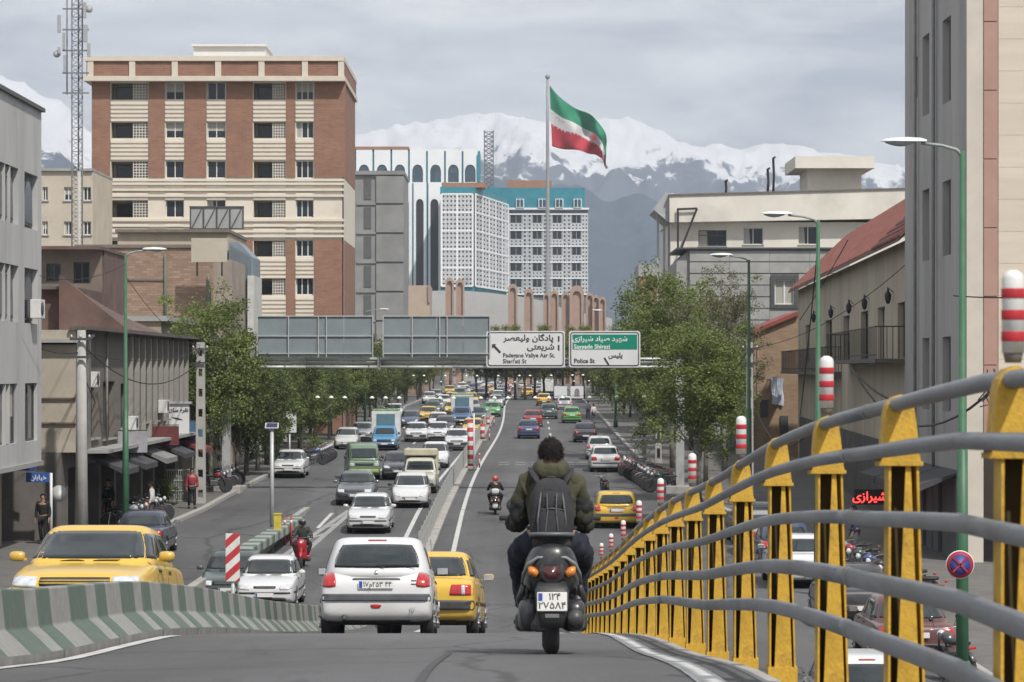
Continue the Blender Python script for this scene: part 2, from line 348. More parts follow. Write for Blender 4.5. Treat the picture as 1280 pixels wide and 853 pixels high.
# solid flank walls of the ramp below the deck
for nm, x0, x1 in (('ramp_wall', DL - .25, DL), ('ramp_wall', DR, DR + .1)):
    mb = MB(); ds = dsteps(-30, 121, 1.5)
    for a, b in zip(ds[:-1], ds[1:]):
        za, zb = max(LOW + .12, gz(a) + .0), max(LOW + .12, gz(b) + .0)
        mb._add([(x0, a, LOW - 1.2), (x1, a, LOW - 1.2), (x1, a, za), (x0, a, za), (x0, b, LOW - 1.2), (x1, b, LOW - 1.2), (x1, b, zb), (x0, b, zb)],
                [(0, 3, 7, 4), (1, 5, 6, 2), (3, 2, 6, 7)])
    mb.build(nm, concrete, kind='structure')
strip('pavement', lambda d: LK(d) - 6, LK, -40, 700, gl, pavem, .10, thick=.2)
strip('pavement', RK, lambda d: RK(d) + 9, -40, 700, gl, pavem, .10, thick=.2)
def kerb(fx, d0, d1, w, side):
    """kerb stones: each stone one piece for the near stretch"""
    k = 0; root = None
    d = d0; mb_far = MB()
    while d < d1:
        L_ = 1.0 if d < 165 else 6.0
        x = fx(d + L_/2); z = gl(d + L_/2)
        if d < 165:
            if d >= 84:
                o = link_mesh('kerb_stone', KERBME, None, (x, d + L_/2, z)); o['kind'] = 'structure'; o.rotation_euler = (math.atan(slope(d)) if d > 88 else 0, 0, 0)
            else: mb_far.box(x - w/2, x + w/2, d + .01, d + L_ - .01, z - .3, z + .13)
        else: mb_far.box(x - w/2, x + w/2, d + .01, d + L_ - .01, z - .3, z + .13)
        d += L_
    mb_far.build('kerb', kerbm, kind='structure')
mb = MB(); mb.bbox(-.13, .13, -.485, .485, -.3, .135, .02); KERBME = mb.mesh('kerb_stone', kerbm)
kerb(LK, 40, 480, .26, -1); kerb(RK, 20, 480, .26, 1)
# markings: median lines, edge lines, dashes
MED = lambda d: -3.75 + drift(d)
def line(fx, w, d0, d1, zf, name='lane_line', off=.026, near=1.0):
    return strip(name, lambda d: fx(d) - w/2, lambda d: fx(d) + w/2, d0, d1, zf, paintw, off, near=near)
line(lambda d: .99, .15, 2, 25.8, gz, 'edge_line', near=.6, off=.006)
line(lambda d: .99, .13, 25.8, 60, gz, 'edge_line', near=.6, off=.006)
line(lambda d: MED(d) + 1.05 + .25*math.sin(d/31), .17, 62, 121, gz, 'edge_line', off=.006)
line(lambda d: MED(d) + 1.05 + .25*math.sin(d/31), .17, 121, 560, gl, 'edge_line', off=-.012)
line(lambda d: MED(d) - .78 + .2*math.sin(d/27), .17, 88, 121, gz, 'edge_line', off=.006)
line(lambda d: MED(d) - .78 + .2*math.sin(d/27), .17, 121, 560, gl, 'edge_line', off=-.012)
line(lambda d: -3.25, .12, 14, 27.5, gz, 'edge_line', near=.6, off=.006)
strip('tar_seam', lambda d: -.49, lambda d: -.44, 13, 21, gz, M('tar', (.055, .055, .057), .8, .2, 4), .006, near=.5)
mbd = MB()
def dash(x, d0, d1, w=.14):
    n = max(1, int((d1 - d0) / 2)); zf = gz; off = -.011 if d0 > 121 else .008
    for i in range(n):
        a, b = lerp(d0, d1, i/n), lerp(d0, d1, (i+1)/n)
        mbd.quad((x(a)-w/2, a, zf(a)+off), (x(a)+w/2, a, zf(a)+off), (x(b)+w/2, b, zf(b)+off), (x(b)-w/2, b, zf(b)+off))
for k in range(26):
    d0 = 96 + 15 * k; dash(lambda d: MED(d) - 4.55, d0, d0 + 8, .15)
    if k > 1: dash(lambda d: MED(d) + 5.3, d0 + 3, d0 + 9, .14); 
for d in (165, 168.5):
    for k in range(8): 
        x = MED(d) + 1.9 + k * .95; mbd.quad((x, d, gl(d)-.010), (x+.6, d, gl(d)-.010), (x+.6, d+.35, gl(d)-.010), (x, d+.35, gl(d)-.010))
mbd.build('lane_dashes', paintw, kind='structure', fix=False)
# painted nose where the ramp lanes and the street part
mbn = MB(); apex = (-6.9, 112); L0 = (-8.2, 90); R0 = (-7.55, 90)
def seg(a, b, w, off=.008):
    n = 8
    for i in range(n):
        p = Vector(a).lerp(Vector(b), i/n); q = Vector(a).lerp(Vector(b), (i+1)/n)
        mbn.quad((p.x-w/2, p.y, gz(p.y)+off), (p.x+w/2, p.y, gz(p.y)+off), (q.x+w/2, q.y, gz(q.y)+off), (q.x-w/2, q.y, gz(q.y)+off))
seg((-8.2, 93), (-6.9, 121), .22); seg((-7.5, 93), (-6.72, 121), .22, .006)
for k in range(4): 
    d = 96 + 5*k; t = (d-93)/28; seg((lerp(-8.1, -6.95, t), d), (lerp(-7.45, -6.75, t+.1), d+2.5), .2, .010)
mbn.build('painted_nose', M('worn_paint', (.30, .30, .295), .85, .2, 3, dirt=(.13, .13, .13), dscale=2), kind='structure', fix=False)
# green and white painted kerb blocks between ramp and street
gw = M_stripe('green_white_kerb', (.10, .22, .15), (.50, .52, .48), 2.0, axis=1)
root = thing('kerb_divider', 'green and white painted kerb blocks separating the ramp lane from the side street', 'kerb', (0, 0, 0))
mb = MB(); mb.bbox(-.28, .28, -.48, .48, -.05, .27, .05); kg = mb.mesh('block', M('kerb_green', (.09, .14, .115), .8, .2, 3, dirt=(.14, .14, .13), dscale=2)); kw = mb.mesh('block', M('kerb_white', (.30, .305, .29), .8, .15, 3, dirt=(.17, .17, .16), dscale=2))
for i in range(26):
    d = 84 + i; x = -8.55 + .012*(d-84)
    link_mesh('block', kg if i % 2 else kw, root, (x, d, LOW + .1))
# ---------------------------------------------------------------- near concrete barrier (jersey profile), painted stripes
grn = (.07, .115, .093); wht = (.25, .255, .24)
mg = M_stripe('barrier_stripes', grn, wht, 1.85, axis=1, duty=.5, dirt=(.15, .14, .12), dirtamt=.8)
mfoot = M('barrier_foot', (.19, .185, .175), .9, .2, 3, .2, dirt=(.1, .1, .09), dscale=2)
bar = thing('concrete_barrier', 'low concrete median barrier painted in green and white stripes, left of the ramp crest', 'barrier')
prof = [(.29, .0), (.29, .09), (.18, .20), (.11, .26), (.08, .545), (-.08, .545), (-.11, .26), (-.18, .20), (-.29, .09), (-.29, .0)]
def barrier_block(d0, d1, x, yaw=0.0):
    mb = MB(); n = 3; N_ = len(prof); dc = (d0 + d1) / 2
    vs = []; 
    for j in range(n + 1):
        d = lerp(d0, d1, j / n)
        for (px, pz) in prof: vs.append((px + (d-dc)*yaw, d - dc, dz_(x, d) - dz_(x, dc) + pz - .02))
    low, up = [], []
    for j in range(n):
        for i in range(N_ - 1):
            f = (j*N_+i, j*N_+i+1, (j+1)*N_+i+1, (j+1)*N_+i); (low if i in (0, N_-2) else up).append(f)
    mb._add(vs, up + [tuple(range(N_)), tuple(range(n*N_, (n+1)*N_))]); mb.cur = 1
    b = MB(); 
    mb._add(vs, low); 
    o = mb.build('barrier_block', [mg, mfoot], bar, (x, dc, dz_(x, dc)), bevel=.012); return o
d = 9.4
while d < 94:
    L_ = 2.95 if d < 24 else 3.0
    barrier_block(d, d + L_ - .035, -3.62 - .004*max(0, d - 40), rnd.uniform(-.006, .006)); d += L_
# beyond the ramp the median is a low kerb island with a mesh fence
med = thing('median_fence', 'long low grey median fence running up the middle of the street', 'fence')
fm = M('fence_metal', (.33, .34, .33), .6, .2, 4, metal=.3); 
strip('median_kerb', lambda d: MED(d) - .3, lambda d: MED(d) + .3, 95, 560, gz, kerbm, .12, thick=.2)
mbp = MB(); mbp.box(-.03, .03, -.03, .03, 0, .95); postme = mbp.mesh('post', fm)
k = 0; d = 96.0
glm = gz
while d < 420:
    link_mesh('post', postme, med, (MED(d), d, gz(d) + .12))
    d2 = d + 2.4
    if d < 330:
        mb = MB(); 
        for z in (.08, .45, .86): mb.tube((0, 0, z), (MED(d2)-MED(d), 2.4, z + gz(d2)-gz(d)), .022, n=4)
        nb = 16 if d < 200 else 8
        for i in range(nb):
            t = (i + .5)/nb; mb.tube((lerp(0, MED(d2)-MED(d), t), 2.4*t, .08 + t*(gz(d2)-gz(d))), (lerp(0, MED(d2)-MED(d), t), 2.4*t, .86 + t*(gz(d2)-gz(d))), .011, n=3, caps=False)
        mb.build('panel', fm, med, (MED(d), d, gz(d) + .12))
    d = d2

# ================================================================ YELLOW GUARD RAIL ON THE RIGHT
rail = thing('guard_rail', 'guard rail of yellow posts and grey steel tubes along the ramp, right foreground', 'guard rail')
ylw = M('rail_yellow', (.52, .31, .028), .6, .2, 5, .25, dirt=(.17, .09, .035), dscale=7)
greyp = M('rail_grey', (.20, .212, .225), .5, .14, 6, .15, dirt=(.13, .115, .10), dscale=3.5, metal=.2, stretch=(1, .25, 1))
def post_mesh():
    mb = MB(); H = 1.15
    # web plate and two flanges: an open I-shaped post tapering upwards, wide at the foot
    def pl(x0, x1, ybot, ytop, w): 
        mb._add([(x0, ybot-w, 0), (x1, ybot-w, 0), (x1, ybot+w, 0), (x0, ybot+w, 0), (x0, ytop-w, H), (x1, ytop-w, H), (x1, ytop+w, H), (x0, ytop+w, H)],
                [(0, 3, 2, 1), (4, 5, 6, 7), (0, 1, 5, 4), (1, 2, 6, 5), (2, 3, 7, 6), (3, 0, 4, 7)])
    def wedge(xb0, xb1, xt0, xt1, y0, y1):
        mb._add([(xb0, y0, 0), (xb1, y0, 0), (xb1, y1, 0), (xb0, y1, 0), (xt0, y0, H), (xt1, y0, H), (xt1, y1, H), (xt0, y1, H)],
                [(0, 3, 2, 1), (4, 5, 6, 7), (0, 1, 5, 4), (1, 2, 6, 5), (2, 3, 7, 6), (3, 0, 4, 7)])
    wedge(-.075, -.062, -.07, -.057, -.085, .085)     # left flange
    wedge(.115, .128, .07, .083, -.085, .085)         # right flange, splayed to the foot
    mb.cur = 1; wedge(-.062, .115, -.057, .07, .05, .064); mb.cur = 0       # web with its shade painted in dark, set back between the flanges
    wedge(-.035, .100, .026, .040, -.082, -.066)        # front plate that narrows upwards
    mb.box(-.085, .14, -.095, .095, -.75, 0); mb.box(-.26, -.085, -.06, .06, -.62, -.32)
    return mb.mesh('post', [ylw, M('shaded_yellow', (.06, .043, .016), .8, .25, 6)])
def cap_mesh():
    mb = MB(); out = []
    # bracket hooked over the top tube: skirt, shoulders, round crown
    pr = [(-.098, -.20), (-.092, -.16), (-.075, .0), (-.062, .05), (-.03, .085), (.01, .095), (.05, .08), (.078, .04), (.088, -.02), (.105, -.16), (.112, -.20)]
    mb.sm = False; mb.prism(pr, -.09, .09, 'y'); mb.box(-.108, .122, -.10, .10, -.215, -.195)
    return mb.mesh('bracket', ylw)
PM, CM = post_mesh(), cap_mesh()
RX = 1.5
def railx(d): return RX + (.0 if d > 10 else 0) - .0 + .002*(d-30 if d > 30 else 0)
dp = 3.5; posts = []
while dp < 64:
    posts.append(dp); dp += 2.55
for i, dp in enumerate(posts):
    z = gz(dp); a = math.atan(slope(dp))
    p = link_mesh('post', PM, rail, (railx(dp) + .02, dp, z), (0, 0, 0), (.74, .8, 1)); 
    c = link_mesh('bracket', CM, rail, (railx(dp) + .01, dp, z + 1.22), (a, 0, 0), (.74, .74, .9))
heights = [(1.245, .029, 1, 1), (1.06, .028, 1, 1), (.80, .031, .6, 1.0), (.55, .039, .5, 1.0), (.33, .039, .5, 1.0)]
for k, (h, r, fx, fz) in enumerate(heights):
    side = 0.0 if k == 0 else -.085
    for a, b in ((-2, 11.95), (11.99, 26.5), (26.53, 44), (44.03, 64.5)):
        pts = []; d = a
        while d < b: pts.append((railx(d) + side, d, gz(d) + .02 + h)); d += 1.1
        pts.append((railx(b) + side, b, gz(b) + .02 + h))
        MB().path(pts, r, 12, flat=(fx, fz)).build('tube', greyp, rail)
    for d in (11.97, 26.515): MB().path([(railx(d)+side, d-.05, gz(d-.05)+.02+h), (railx(d)+side, d+.05, gz(d+.05)+.02+h)], r*1.07, 12, flat=(fx, fz)).build('joint_sleeve', greyp, rail)
# red and white reflector tubes standing on every second post
wtube = M('reflector_white', (.62, .62, .60), .55, .1, 8, dirt=(.35, .33, .3), dscale=6); rtube = M('reflector_red', (.42, .02, .03), .5, .1, 8)
def delin():
    t = thing('delineator', 'x', 'delineator')
    MB().lathe([(.0, .0), (.034, .0), (.034, .225), (.028, .24), (.012, .25), (.0, .25)], n=16).build('tube', wtube, t)
    for z in (.035, .10, .165): MB().lathe([(.0355, z), (.0362, z + .002), (.0362, z + .028), (.0355, z + .03)], n=16).build('red_band', rtube, t)
    MB().lathe([(.0, -.03), (.024, -.03), (.03, -.005), (.03, .0), (0, 0)], n=12).build('base', M('rubber_grey', (.14, .13, .12), .8), t)
    return t
d0 = delin()
ordn = ['nearest of the red and white banded tubes on the yellow rail, beside the beige wall', 'red and white banded tube on the rail in front of the green lamp post', 'red and white banded tube on the rail in front of the brick shop wall',
        'red and white banded tube on the rail in front of the dark tree trunks', 'fifth red and white banded tube along the rail from the camera', 'sixth red and white banded tube along the rail, dirtier and whiter than the rest',
        'small red and white banded tube on the rail right in front of the yellow taxi', 'farther small banded tube on the rail below the yellow taxi bumper', 'farthest visible banded tube on the rail beside the scooter rider']
sel = [p for i, p in enumerate(posts) if i % 2 == 0]
for i, dp in enumerate(sel[1:10]):
    c = d0 if i == 0 else copy_tree(d0)
    c.location = (railx(dp) + .015, dp, gz(dp) + .02 + 1.21 + .115); tag(c, ordn[min(i, 8)], 'delineator', 'banded tubes on the guard rail')
# ================================================================ MOUNTAINS
from mathutils import noise as mn
def mountain(name, y0, y1, prof, rough, mat, nu=640, nv=150, x0=-2600, x1=2600, p=1.5, seed=0.0):
    def ridge(x):
        px = 640 + x * FPX / y1
        for (a, ya), (b, yb) in zip(prof[:-1], prof[1:]):
            if px <= b: break
        t = max(0, min(1, (px - a) / (b - a))); t = t*t*(3-2*t)
        return (460 - lerp(ya, yb, t)) * y1 / FPX
    mb = MB()
    def fn(u, v):
        x = lerp(x0, x1, u); vv = v * 1.25; d = lerp(y0, y1, vv); r = ridge(x)
        h = r * min(1, vv) ** p if vv <= 1 else r - (vv - 1) * 900
        q = Vector((x / 420 + seed, d / 900, seed)); rr = 0
        amp = 1.0; f = 1.0
        for k in range(9): rr += amp * (1 - abs(mn.noise(q * f)) * 2); amp *= .56; f *= 2.1
        env = math.sin(math.pi * min(1, max(0, vv)) * .93) ** .8 if vv <= 1.07 else .2
        return (x, d, -5 + h + (rr - 1.0) * rough * env)
    mb.grid(fn, nu, nv)
    return structure(mb.build(name, mat, fix=False))
def mat_mtn(name, snow_lo, snow_hi, rock, rock2):
    m = bpy.data.materials.new(name); nt, N, L, P = nodes(m); P.inputs['Roughness'].default_value = .95
    ge = N('ShaderNodeNewGeometry'); sp = N('ShaderNodeSeparateXYZ'); L(ge.outputs['Position'], sp.inputs[0]); sn = N('ShaderNodeSeparateXYZ'); L(ge.outputs['Normal'], sn.inputs[0])
    n = N('ShaderNodeTexNoise'); n.inputs['Scale'].default_value = .010; n.inputs['Detail'].default_value = 14; n.inputs['Roughness'].default_value = .80; n.inputs['Distortion'].default_value = .6; L(ge.outputs['Position'], n.inputs['Vector'])
    mr = N('ShaderNodeMapRange'); L(sp.outputs[2], mr.inputs[0]); mr.inputs[1].default_value = snow_lo; mr.inputs[2].default_value = snow_hi; mr.inputs[3].default_value = -.35; mr.inputs[4].default_value = .55
    a = N('ShaderNodeMath'); a.operation = 'ADD'; L(mr.outputs[0], a.inputs[0]); L(n.outputs[0], a.inputs[1])
    b = N('ShaderNodeMath'); b.operation = 'MULTIPLY_ADD'; L(sn.outputs[2], b.inputs[0]); b.inputs[1].default_value = .75; L(a.outputs[0], b.inputs[2])
    cr = N('ShaderNodeMapRange'); L(b.outputs[0], cr.inputs[0]); cr.inputs[1].default_value = 1.13; cr.inputs[2].default_value = 1.19
    n2 = N('ShaderNodeTexNoise'); n2.inputs['Scale'].default_value = .02; n2.inputs['Detail'].default_value = 8; L(ge.outputs['Position'], n2.inputs['Vector'])
    bp_ = N('ShaderNodeBump'); bp_.inputs['Strength'].default_value = .8; bp_.inputs['Distance'].default_value = 22; L(n.outputs[0], bp_.inputs['Height']); L(bp_.outputs[0], P.inputs['Normal'])
    rc = N('ShaderNodeMixRGB'); L(n2.outputs[0], rc.inputs[0]); rc.inputs[1].default_value = (*rock, 1); rc.inputs[2].default_value = (*rock2, 1)
    mx = N('ShaderNodeMixRGB'); L(cr.outputs[0], mx.inputs[0]); L(rc.outputs[0], mx.inputs[1]); mx.inputs[2].default_value = (.88, .88, .90, 1); L(mx.outputs[0], P.inputs['Base Color'])
    return m
mountain('snowy_mountains', 4600, 6400, [(-400, 60), (-60, 72), (20, 96), (60, 118), (120, 160), (300, 190), (420, 200), (450, 176), (520, 158), (600, 156), (660, 146), (700, 148), (770, 156), (860, 178), (985, 184), (1040, 200), (1100, 205), (1140, 208), (1300, 190), (1700, 150)],
         105, mat_mtn('mountain_snow', 270, 600, (.10, .125, .17), (.17, .19, .23)), seed=3.1)
mountain('foothills', 3300, 4400, [(-400, 150), (0, 165), (60, 190), (130, 230), (420, 250), (520, 236), (600, 218), (660, 216), (720, 226), (760, 246), (800, 236), (850, 262), (930, 290), (1100, 300), (1300, 260), (1700, 240)],
         48, mat_mtn('mountain_rock', 230, 480, (.055, .08, .12), (.09, .115, .155)), seed=8.4, nv=90, p=1.15)

# ================================================================ BUILDING TOOLS
glass = M('window_glass', (.02, .026, .032), .12, .3, .8, spec=.45)
glassb = M('window_glass_blue', (.05, .085, .11), .12, .3, .8, spec=.6)
winw = M('window_white', (.62, .62, .60), .5, .08, 4); wind = M('window_dark', (.06, .06, .06), .5, .1, 4)
curtain = M('curtain', (.34, .33, .30), .9, .2, 6, stretch=(6, 6, .4))
WC = {}
def wall_face(mb, p0, p1, z0, z1, ops, depth=.25, zt=None, nlift=0.0):
    """a wall between two plan points with real openings and reveals. ops: (u0,u1,za,zb) in metres along the wall. Outside is to the right of p0->p1"""
    p0 = Vector((p0[0], p0[1])); p1 = Vector((p1[0], p1[1])); Ln = (p1 - p0).length; t = (p1 - p0) / Ln; n = Vector((t.y, -t.x))
    def P(u, z, inn=0.0): q = p0 + t * u - n * inn; return (q.x, q.y, z)
    us = sorted({0.0, Ln} | {max(0, min(Ln, o[i])) for o in ops for i in (0, 1)}); zs = sorted({z0, z1} | {max(z0, min(z1, o[i])) for o in ops for i in (2, 3)})
    for a, b in zip(us[:-1], us[1:]):
        run = None
        for c, d in zip(zs[:-1], zs[1:]):
            um, zm = (a+b)/2, (c+d)/2
            hole = any(o[0] < um < o[1] and o[2] < zm < o[3] for o in ops)
            if hole:
                if run is not None: mb.quad(P(a, run), P(b, run), P(b, c), P(a, c)); run = None
            elif run is None: run = c
        if run is not None: mb.quad(P(a, run), P(b, run), P(b, zs[-1]), P(a, zs[-1]))
    for (a, b, c, d) in ops:
        mb.quad(P(a, c), P(b, c), P(b, c, depth), P(a, c, depth)); mb.quad(P(a, d), P(a, d, depth), P(b, d, depth), P(b, d))
        mb.quad(P(a, c), P(a, c, depth), P(a, d, depth), P(a, d)); mb.quad(P(b, c), P(b, d), P(b, d, depth), P(b, c, depth))
    return P, t, n
def win_mesh(w, h, style):
    k = (round(w, 2), round(h, 2), style)
    if k in WC: return WC[k]
    f = MB(); g = MB(); fr = .07 if w < 3 else .09; dth = .06
    nv = {'one': 1, 'two': 2, 'three': 3, 'grid': 2, 'dark': 2, 'shop': 3, 'slim': 1, 'half': 2, 'grey_pane': 2}[style]
    f.box(-w/2, w/2, -dth, 0, 0, fr); f.box(-w/2, w/2, -dth, 0, h-fr, h); f.box(-w/2, -w/2+fr, -dth, 0, fr, h-fr); f.box(w/2-fr, w/2, -dth, 0, fr, h-fr)
    for i in range(1, nv): x = -w/2 + w*i/nv; f.box(x-fr/2, x+fr/2, -dth+.004, -.004, fr, h-fr)
    if style in ('grid', 'shop'): f.box(-w/2+fr, w/2-fr, -dth+.008, -.008, h*.68-fr/2, h*.68+fr/2)
    g.quad((-w/2+.02, -.025, .02), (w/2-.02, -.025, .02), (w/2-.02, -.025, h-.02), (-w/2+.02, -.025, h-.02))
    if style == 'grey_pane': WC[k] = (f.mesh('window', M('frame_grey', (.16, .16, .16), .7)), [g.mesh('pane', M('pane_reflection_grey', (.17, .17, .175), .6, .2, 1), fix=False)]*3); return WC[k]  # flat grey pane colour stands in for the reflection in the glass
    pv = []
    for q in range(3):
        g2 = MB(); g2.v, g2.f, g2.mi, g2.smooth = list(g.v), list(g.f), list(g.mi), list(g.smooth); g2.cur = 1
        if q == 1: g2.quad((-w/2+.07, -.028, .07), (-w/2+w*.36, -.028, .07), (-w/2+w*.30, -.028, h-.07), (-w/2+.07, -.028, h-.07))
        if q == 2: g2.quad((-w/2+.07, -.028, h*.45), (w/2-.07, -.028, h*.45), (w/2-.07, -.028, h-.07), (-w/2+.07, -.028, h-.07))
        pv.append(g2.mesh('pane', [glass, curtain], fix=False))
    WC[k] = (f.mesh('window', wind if style in ('dark', 'shop') else winw), pv); return WC[k]
def put_windows(root, P, t, ops, depth, style, sill=None):
    ang = math.atan2(t.y, t.x)
    for o in ops:
        w, h = o[1]-o[0], o[3]-o[2]; st = o[4] if len(o) > 4 else style
        if not st: continue
        fm_, gm = win_mesh(w, h, st); q = P((o[0]+o[1])/2, o[2], depth - .02)
        f = link_mesh('window', fm_, root, q, (0, 0, ang)); link_mesh('pane', gm[rnd.choice((0, 0, 0, 1, 2))], f)
        if sill:
            k = ('sill', round(w, 2), sill.name)
            if k not in WC: WC[k] = MB().box(-w/2-.08, w/2+.08, -.10, .12, -.07, 0).mesh('sill', sill)
            link_mesh('sill', WC[k], root, P((o[0]+o[1])/2, o[2]-.003, .0), (0, 0, ang))
def facade(root, p0, p1, z0, z1, ops, mat, depth=.25, style='two', sill=None, name='wall'):
    mb = MB(); P, t, n = wall_face(mb, p0, p1, z0, z1, [o[:4] for o in ops], depth)
    o = mb.build(name, mat, root, fix=False); put_windows(root, P, t, ops, depth, style, sill); return o, P, t, n
def fpx(px0, px1, py0, py1, d, xo=None):
    """opening given in picture pixels on a wall square to the view at distance d; u counted from xo"""
    return (PX(px0, d) - xo, PX(px1, d) - xo, PZ(py1, d), PZ(py0, d))
def shell(root, x0, x1, y0, y1, z0, z1, mat, roof=None, front=False, name='wall'):
    """the closed rest of a building behind its front: back, sides, roof"""
    mb = MB()
    mb.quad((x1, y0, z0), (x1, y1, z0), (x1, y1, z1), (x1, y0, z1)); mb.quad((x0, y0, z0), (x0, y0, z1), (x0, y1, z1), (x0, y1, z0)); mb.quad((x0, y1, z0), (x0, y1, z1), (x1, y1, z1), (x1, y1, z0))
    if front: mb.quad((x0, y0, z0), (x1, y0, z0), (x1, y0, z1), (x0, y0, z1))
    w = mb.build(name, mat, root, fix=False)
    r = MB().box(x0+.01, x1-.01, y0+.01, y1-.01, z1-.3, z1-.05).build('roof', roof or concrete, root)
    return w

# ================================================================ TOWER BLOCK OF BRICK AND CREAM (left, far)
bred = M_brick('tower_brick', (.265, .138, .092), (.215, .115, .08), (.26, .18, .14), bw=.5, bh=.16)
cream = M('tower_cream', (.62, .565, .48), .8, .06, .4, .05, dirt=(.47, .42, .35), dscale=.4)
screen_m = M('screen_block', (.50, .48, .43), .8, .1, 2)
D = 222.0; X0, X1 = PX(115, D), PX(428, D)
tw = thing('tower_block', 'tall red brick and cream striped apartment block under the cloudy sky behind the left shops', 'building', (0, 0, 0))
ZB = -5.4; ZT = PZ(72, D)
cols = [(115, 138, 'p'), (138, 186, 'b'), (186, 206, 'p'), (206, 231, 'w'), (231, 258, 'p'), (258, 283, 'w'), (283, 316, 'p'), (316, 358, 'b'), (358, 369, 'p'), (369, 393, 'w'), (393, 428, 'p')]
floors = [(103, 125), (152, 173), (201, 223), (250, 272), (300, 321), (347, 369), (397, 419), (446, 468)]
ops = []
for (a, b, k) in cols:
    if k == 'p': continue
    for (fa_, fb) in floors:
        if k == 'w': ops.append(fpx(a+1, b-1, fa_, fb, D, X0) + ('two' if a < 300 else 'three',))
        else: ops.append(fpx(a+1, b-1, fa_+1, fb, D, X0) + (None,))
fw, P, t, n = facade(tw, (X0, D), (X1, D), ZB, ZT - 1.3, [o for o in ops], cream, .35, 'two')
shell(tw, X0, PX(442, D + 14), D, D + 16, ZB, ZT - 1.3, cream, name='wall')
# loggias: dark room behind, with a pierced white screen filling the right-hand part
dark_in = M('dark_interior', (.05, .048, .045), .9, .3, 1)
logm = {}
for o in ops:
    if o[4] is None:
        w, h = o[1]-o[0], o[3]-o[2]; cx = X0 + o[0]
        k = round(w, 2)
        if k not in logm:
            a = MB().quad((0, 1.4, 0), (w, 1.4, 0), (w, 1.4, h), (0, 1.4, h)); a.box(.0, w, .36, 1.4, -.02, 0.0); a.quad((0, .35, h), (w, .35, h), (w, 1.4, h), (0, 1.4, h))
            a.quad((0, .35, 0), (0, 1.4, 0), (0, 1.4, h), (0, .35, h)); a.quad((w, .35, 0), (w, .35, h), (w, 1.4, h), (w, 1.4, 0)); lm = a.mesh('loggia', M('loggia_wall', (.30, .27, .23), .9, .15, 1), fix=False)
            s = MB(); x0s = w * .60; nx, nz = 5, 6; cw = (w - x0s) / nx; ch = h / nz
            for i in range(nx + 1): s.box(x0s + i*cw - .035, x0s + i*cw + .035, .1, .16, 0, h)
            for j in range(nz + 1): s.box(x0s, w, .104, .156, j*ch - .035, j*ch + .035)
            sm_ = s.mesh('screen', screen_m); wm = MB().box(.25, w*.55, 1.30, 1.38, .1, h*.86).mesh('window', wind); pm = MB().quad((.32, 1.29, .17), (w*.52, 1.29, .17), (w*.52, 1.29, h*.8), (.32, 1.29, h*.8)).mesh('pane', glass, fix=False)
            logm[k] = (lm, sm_, wm, pm)
        l_, s_, w_, p_ = logm[k]
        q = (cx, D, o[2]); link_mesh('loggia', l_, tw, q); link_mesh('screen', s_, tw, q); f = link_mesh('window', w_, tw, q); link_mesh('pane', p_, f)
# brick piers stand proud of the cream wall; cream bands run across at the fourth floor
def pier(pa, pb, ya, yb, dd=.12):
    MB().box(PX(pa, D), PX(pb, D), D - dd, D - .002, PZ(yb, D), PZ(ya, D)).build('brick_pier', bred, tw)
for (a, b, k) in cols:
    if k == 'p':
        pier(a, b + (4 if b == 428 else 0), 103, 222); pier(a, b, 300, 560)
# horizontal mouldings of the cream panels
mb = MB()
for (fa_, fb) in floors:
    for (a, b, k) in cols:
        if k == 'p': continue
        for q in range(5):
            y = fb + 3 + q * 5.2
            if y < fb + 27: mb.box(PX(a, D) + .04, PX(b, D) - .04, D - .10, D - .002, PZ(y + 3.1, D), PZ(y, D))
mb.build('cream_moulding', cream, tw, kind='stuff')
mb = MB()
for y in (224, 228.6, 236, 243.5, 274, 281, 288, 294): mb.box(X0 - .04, PX(430, D), D - .20, D - .003, PZ(y + 3.0, D), PZ(y, D))
mb.build('cream_band', cream, tw)
cor = M('cornice_cream', (.56, .50, .42), .75, .06, 1)
MB().box(X0 - .5, PX(447, D + 17), D - 1.1, D + 17, PZ(103, D), PZ(97, D)).box(X0 - .4, PX(446, D + 17), D - 1.0, D + 17, PZ(78, D), PZ(72, D)).build('cornice', cor, tw)
MB().box(X0 - .3, PX(445.5, D + 17), D - .8, D + 16.8, PZ(97, D), PZ(78, D)).build('parapet', bred, tw)
for px in (115, 167, 220, 274, 328, 382, 427): MB().box(PX(px, D) - .22, PX(px + 4, D), D - .95, D - .803, PZ(96.9, D), PZ(78.1, D)).build('parapet_pier', cor, tw)
MB().box(PX(235, D), PX(326, D), D + 4, D + 10, ZT - .3, PZ(57, D + 4)).box(PX(233, D), PX(328, D), D + 3.7, D + 10.3, PZ(58.5, D + 4), PZ(56, D + 4)).build('roof_room', M('roof_white', (.6, .6, .58), .7, .05, 1), tw)
# side wall windows and brick on the far flank
MB().box(X1, X1 + .12, D + .5, D + 16, ZB, PZ(300, D)).box(X1, X1 + .12, D + .5, D + 16, PZ(222, D), PZ(103, D)).build('brick_flank', bred, tw)

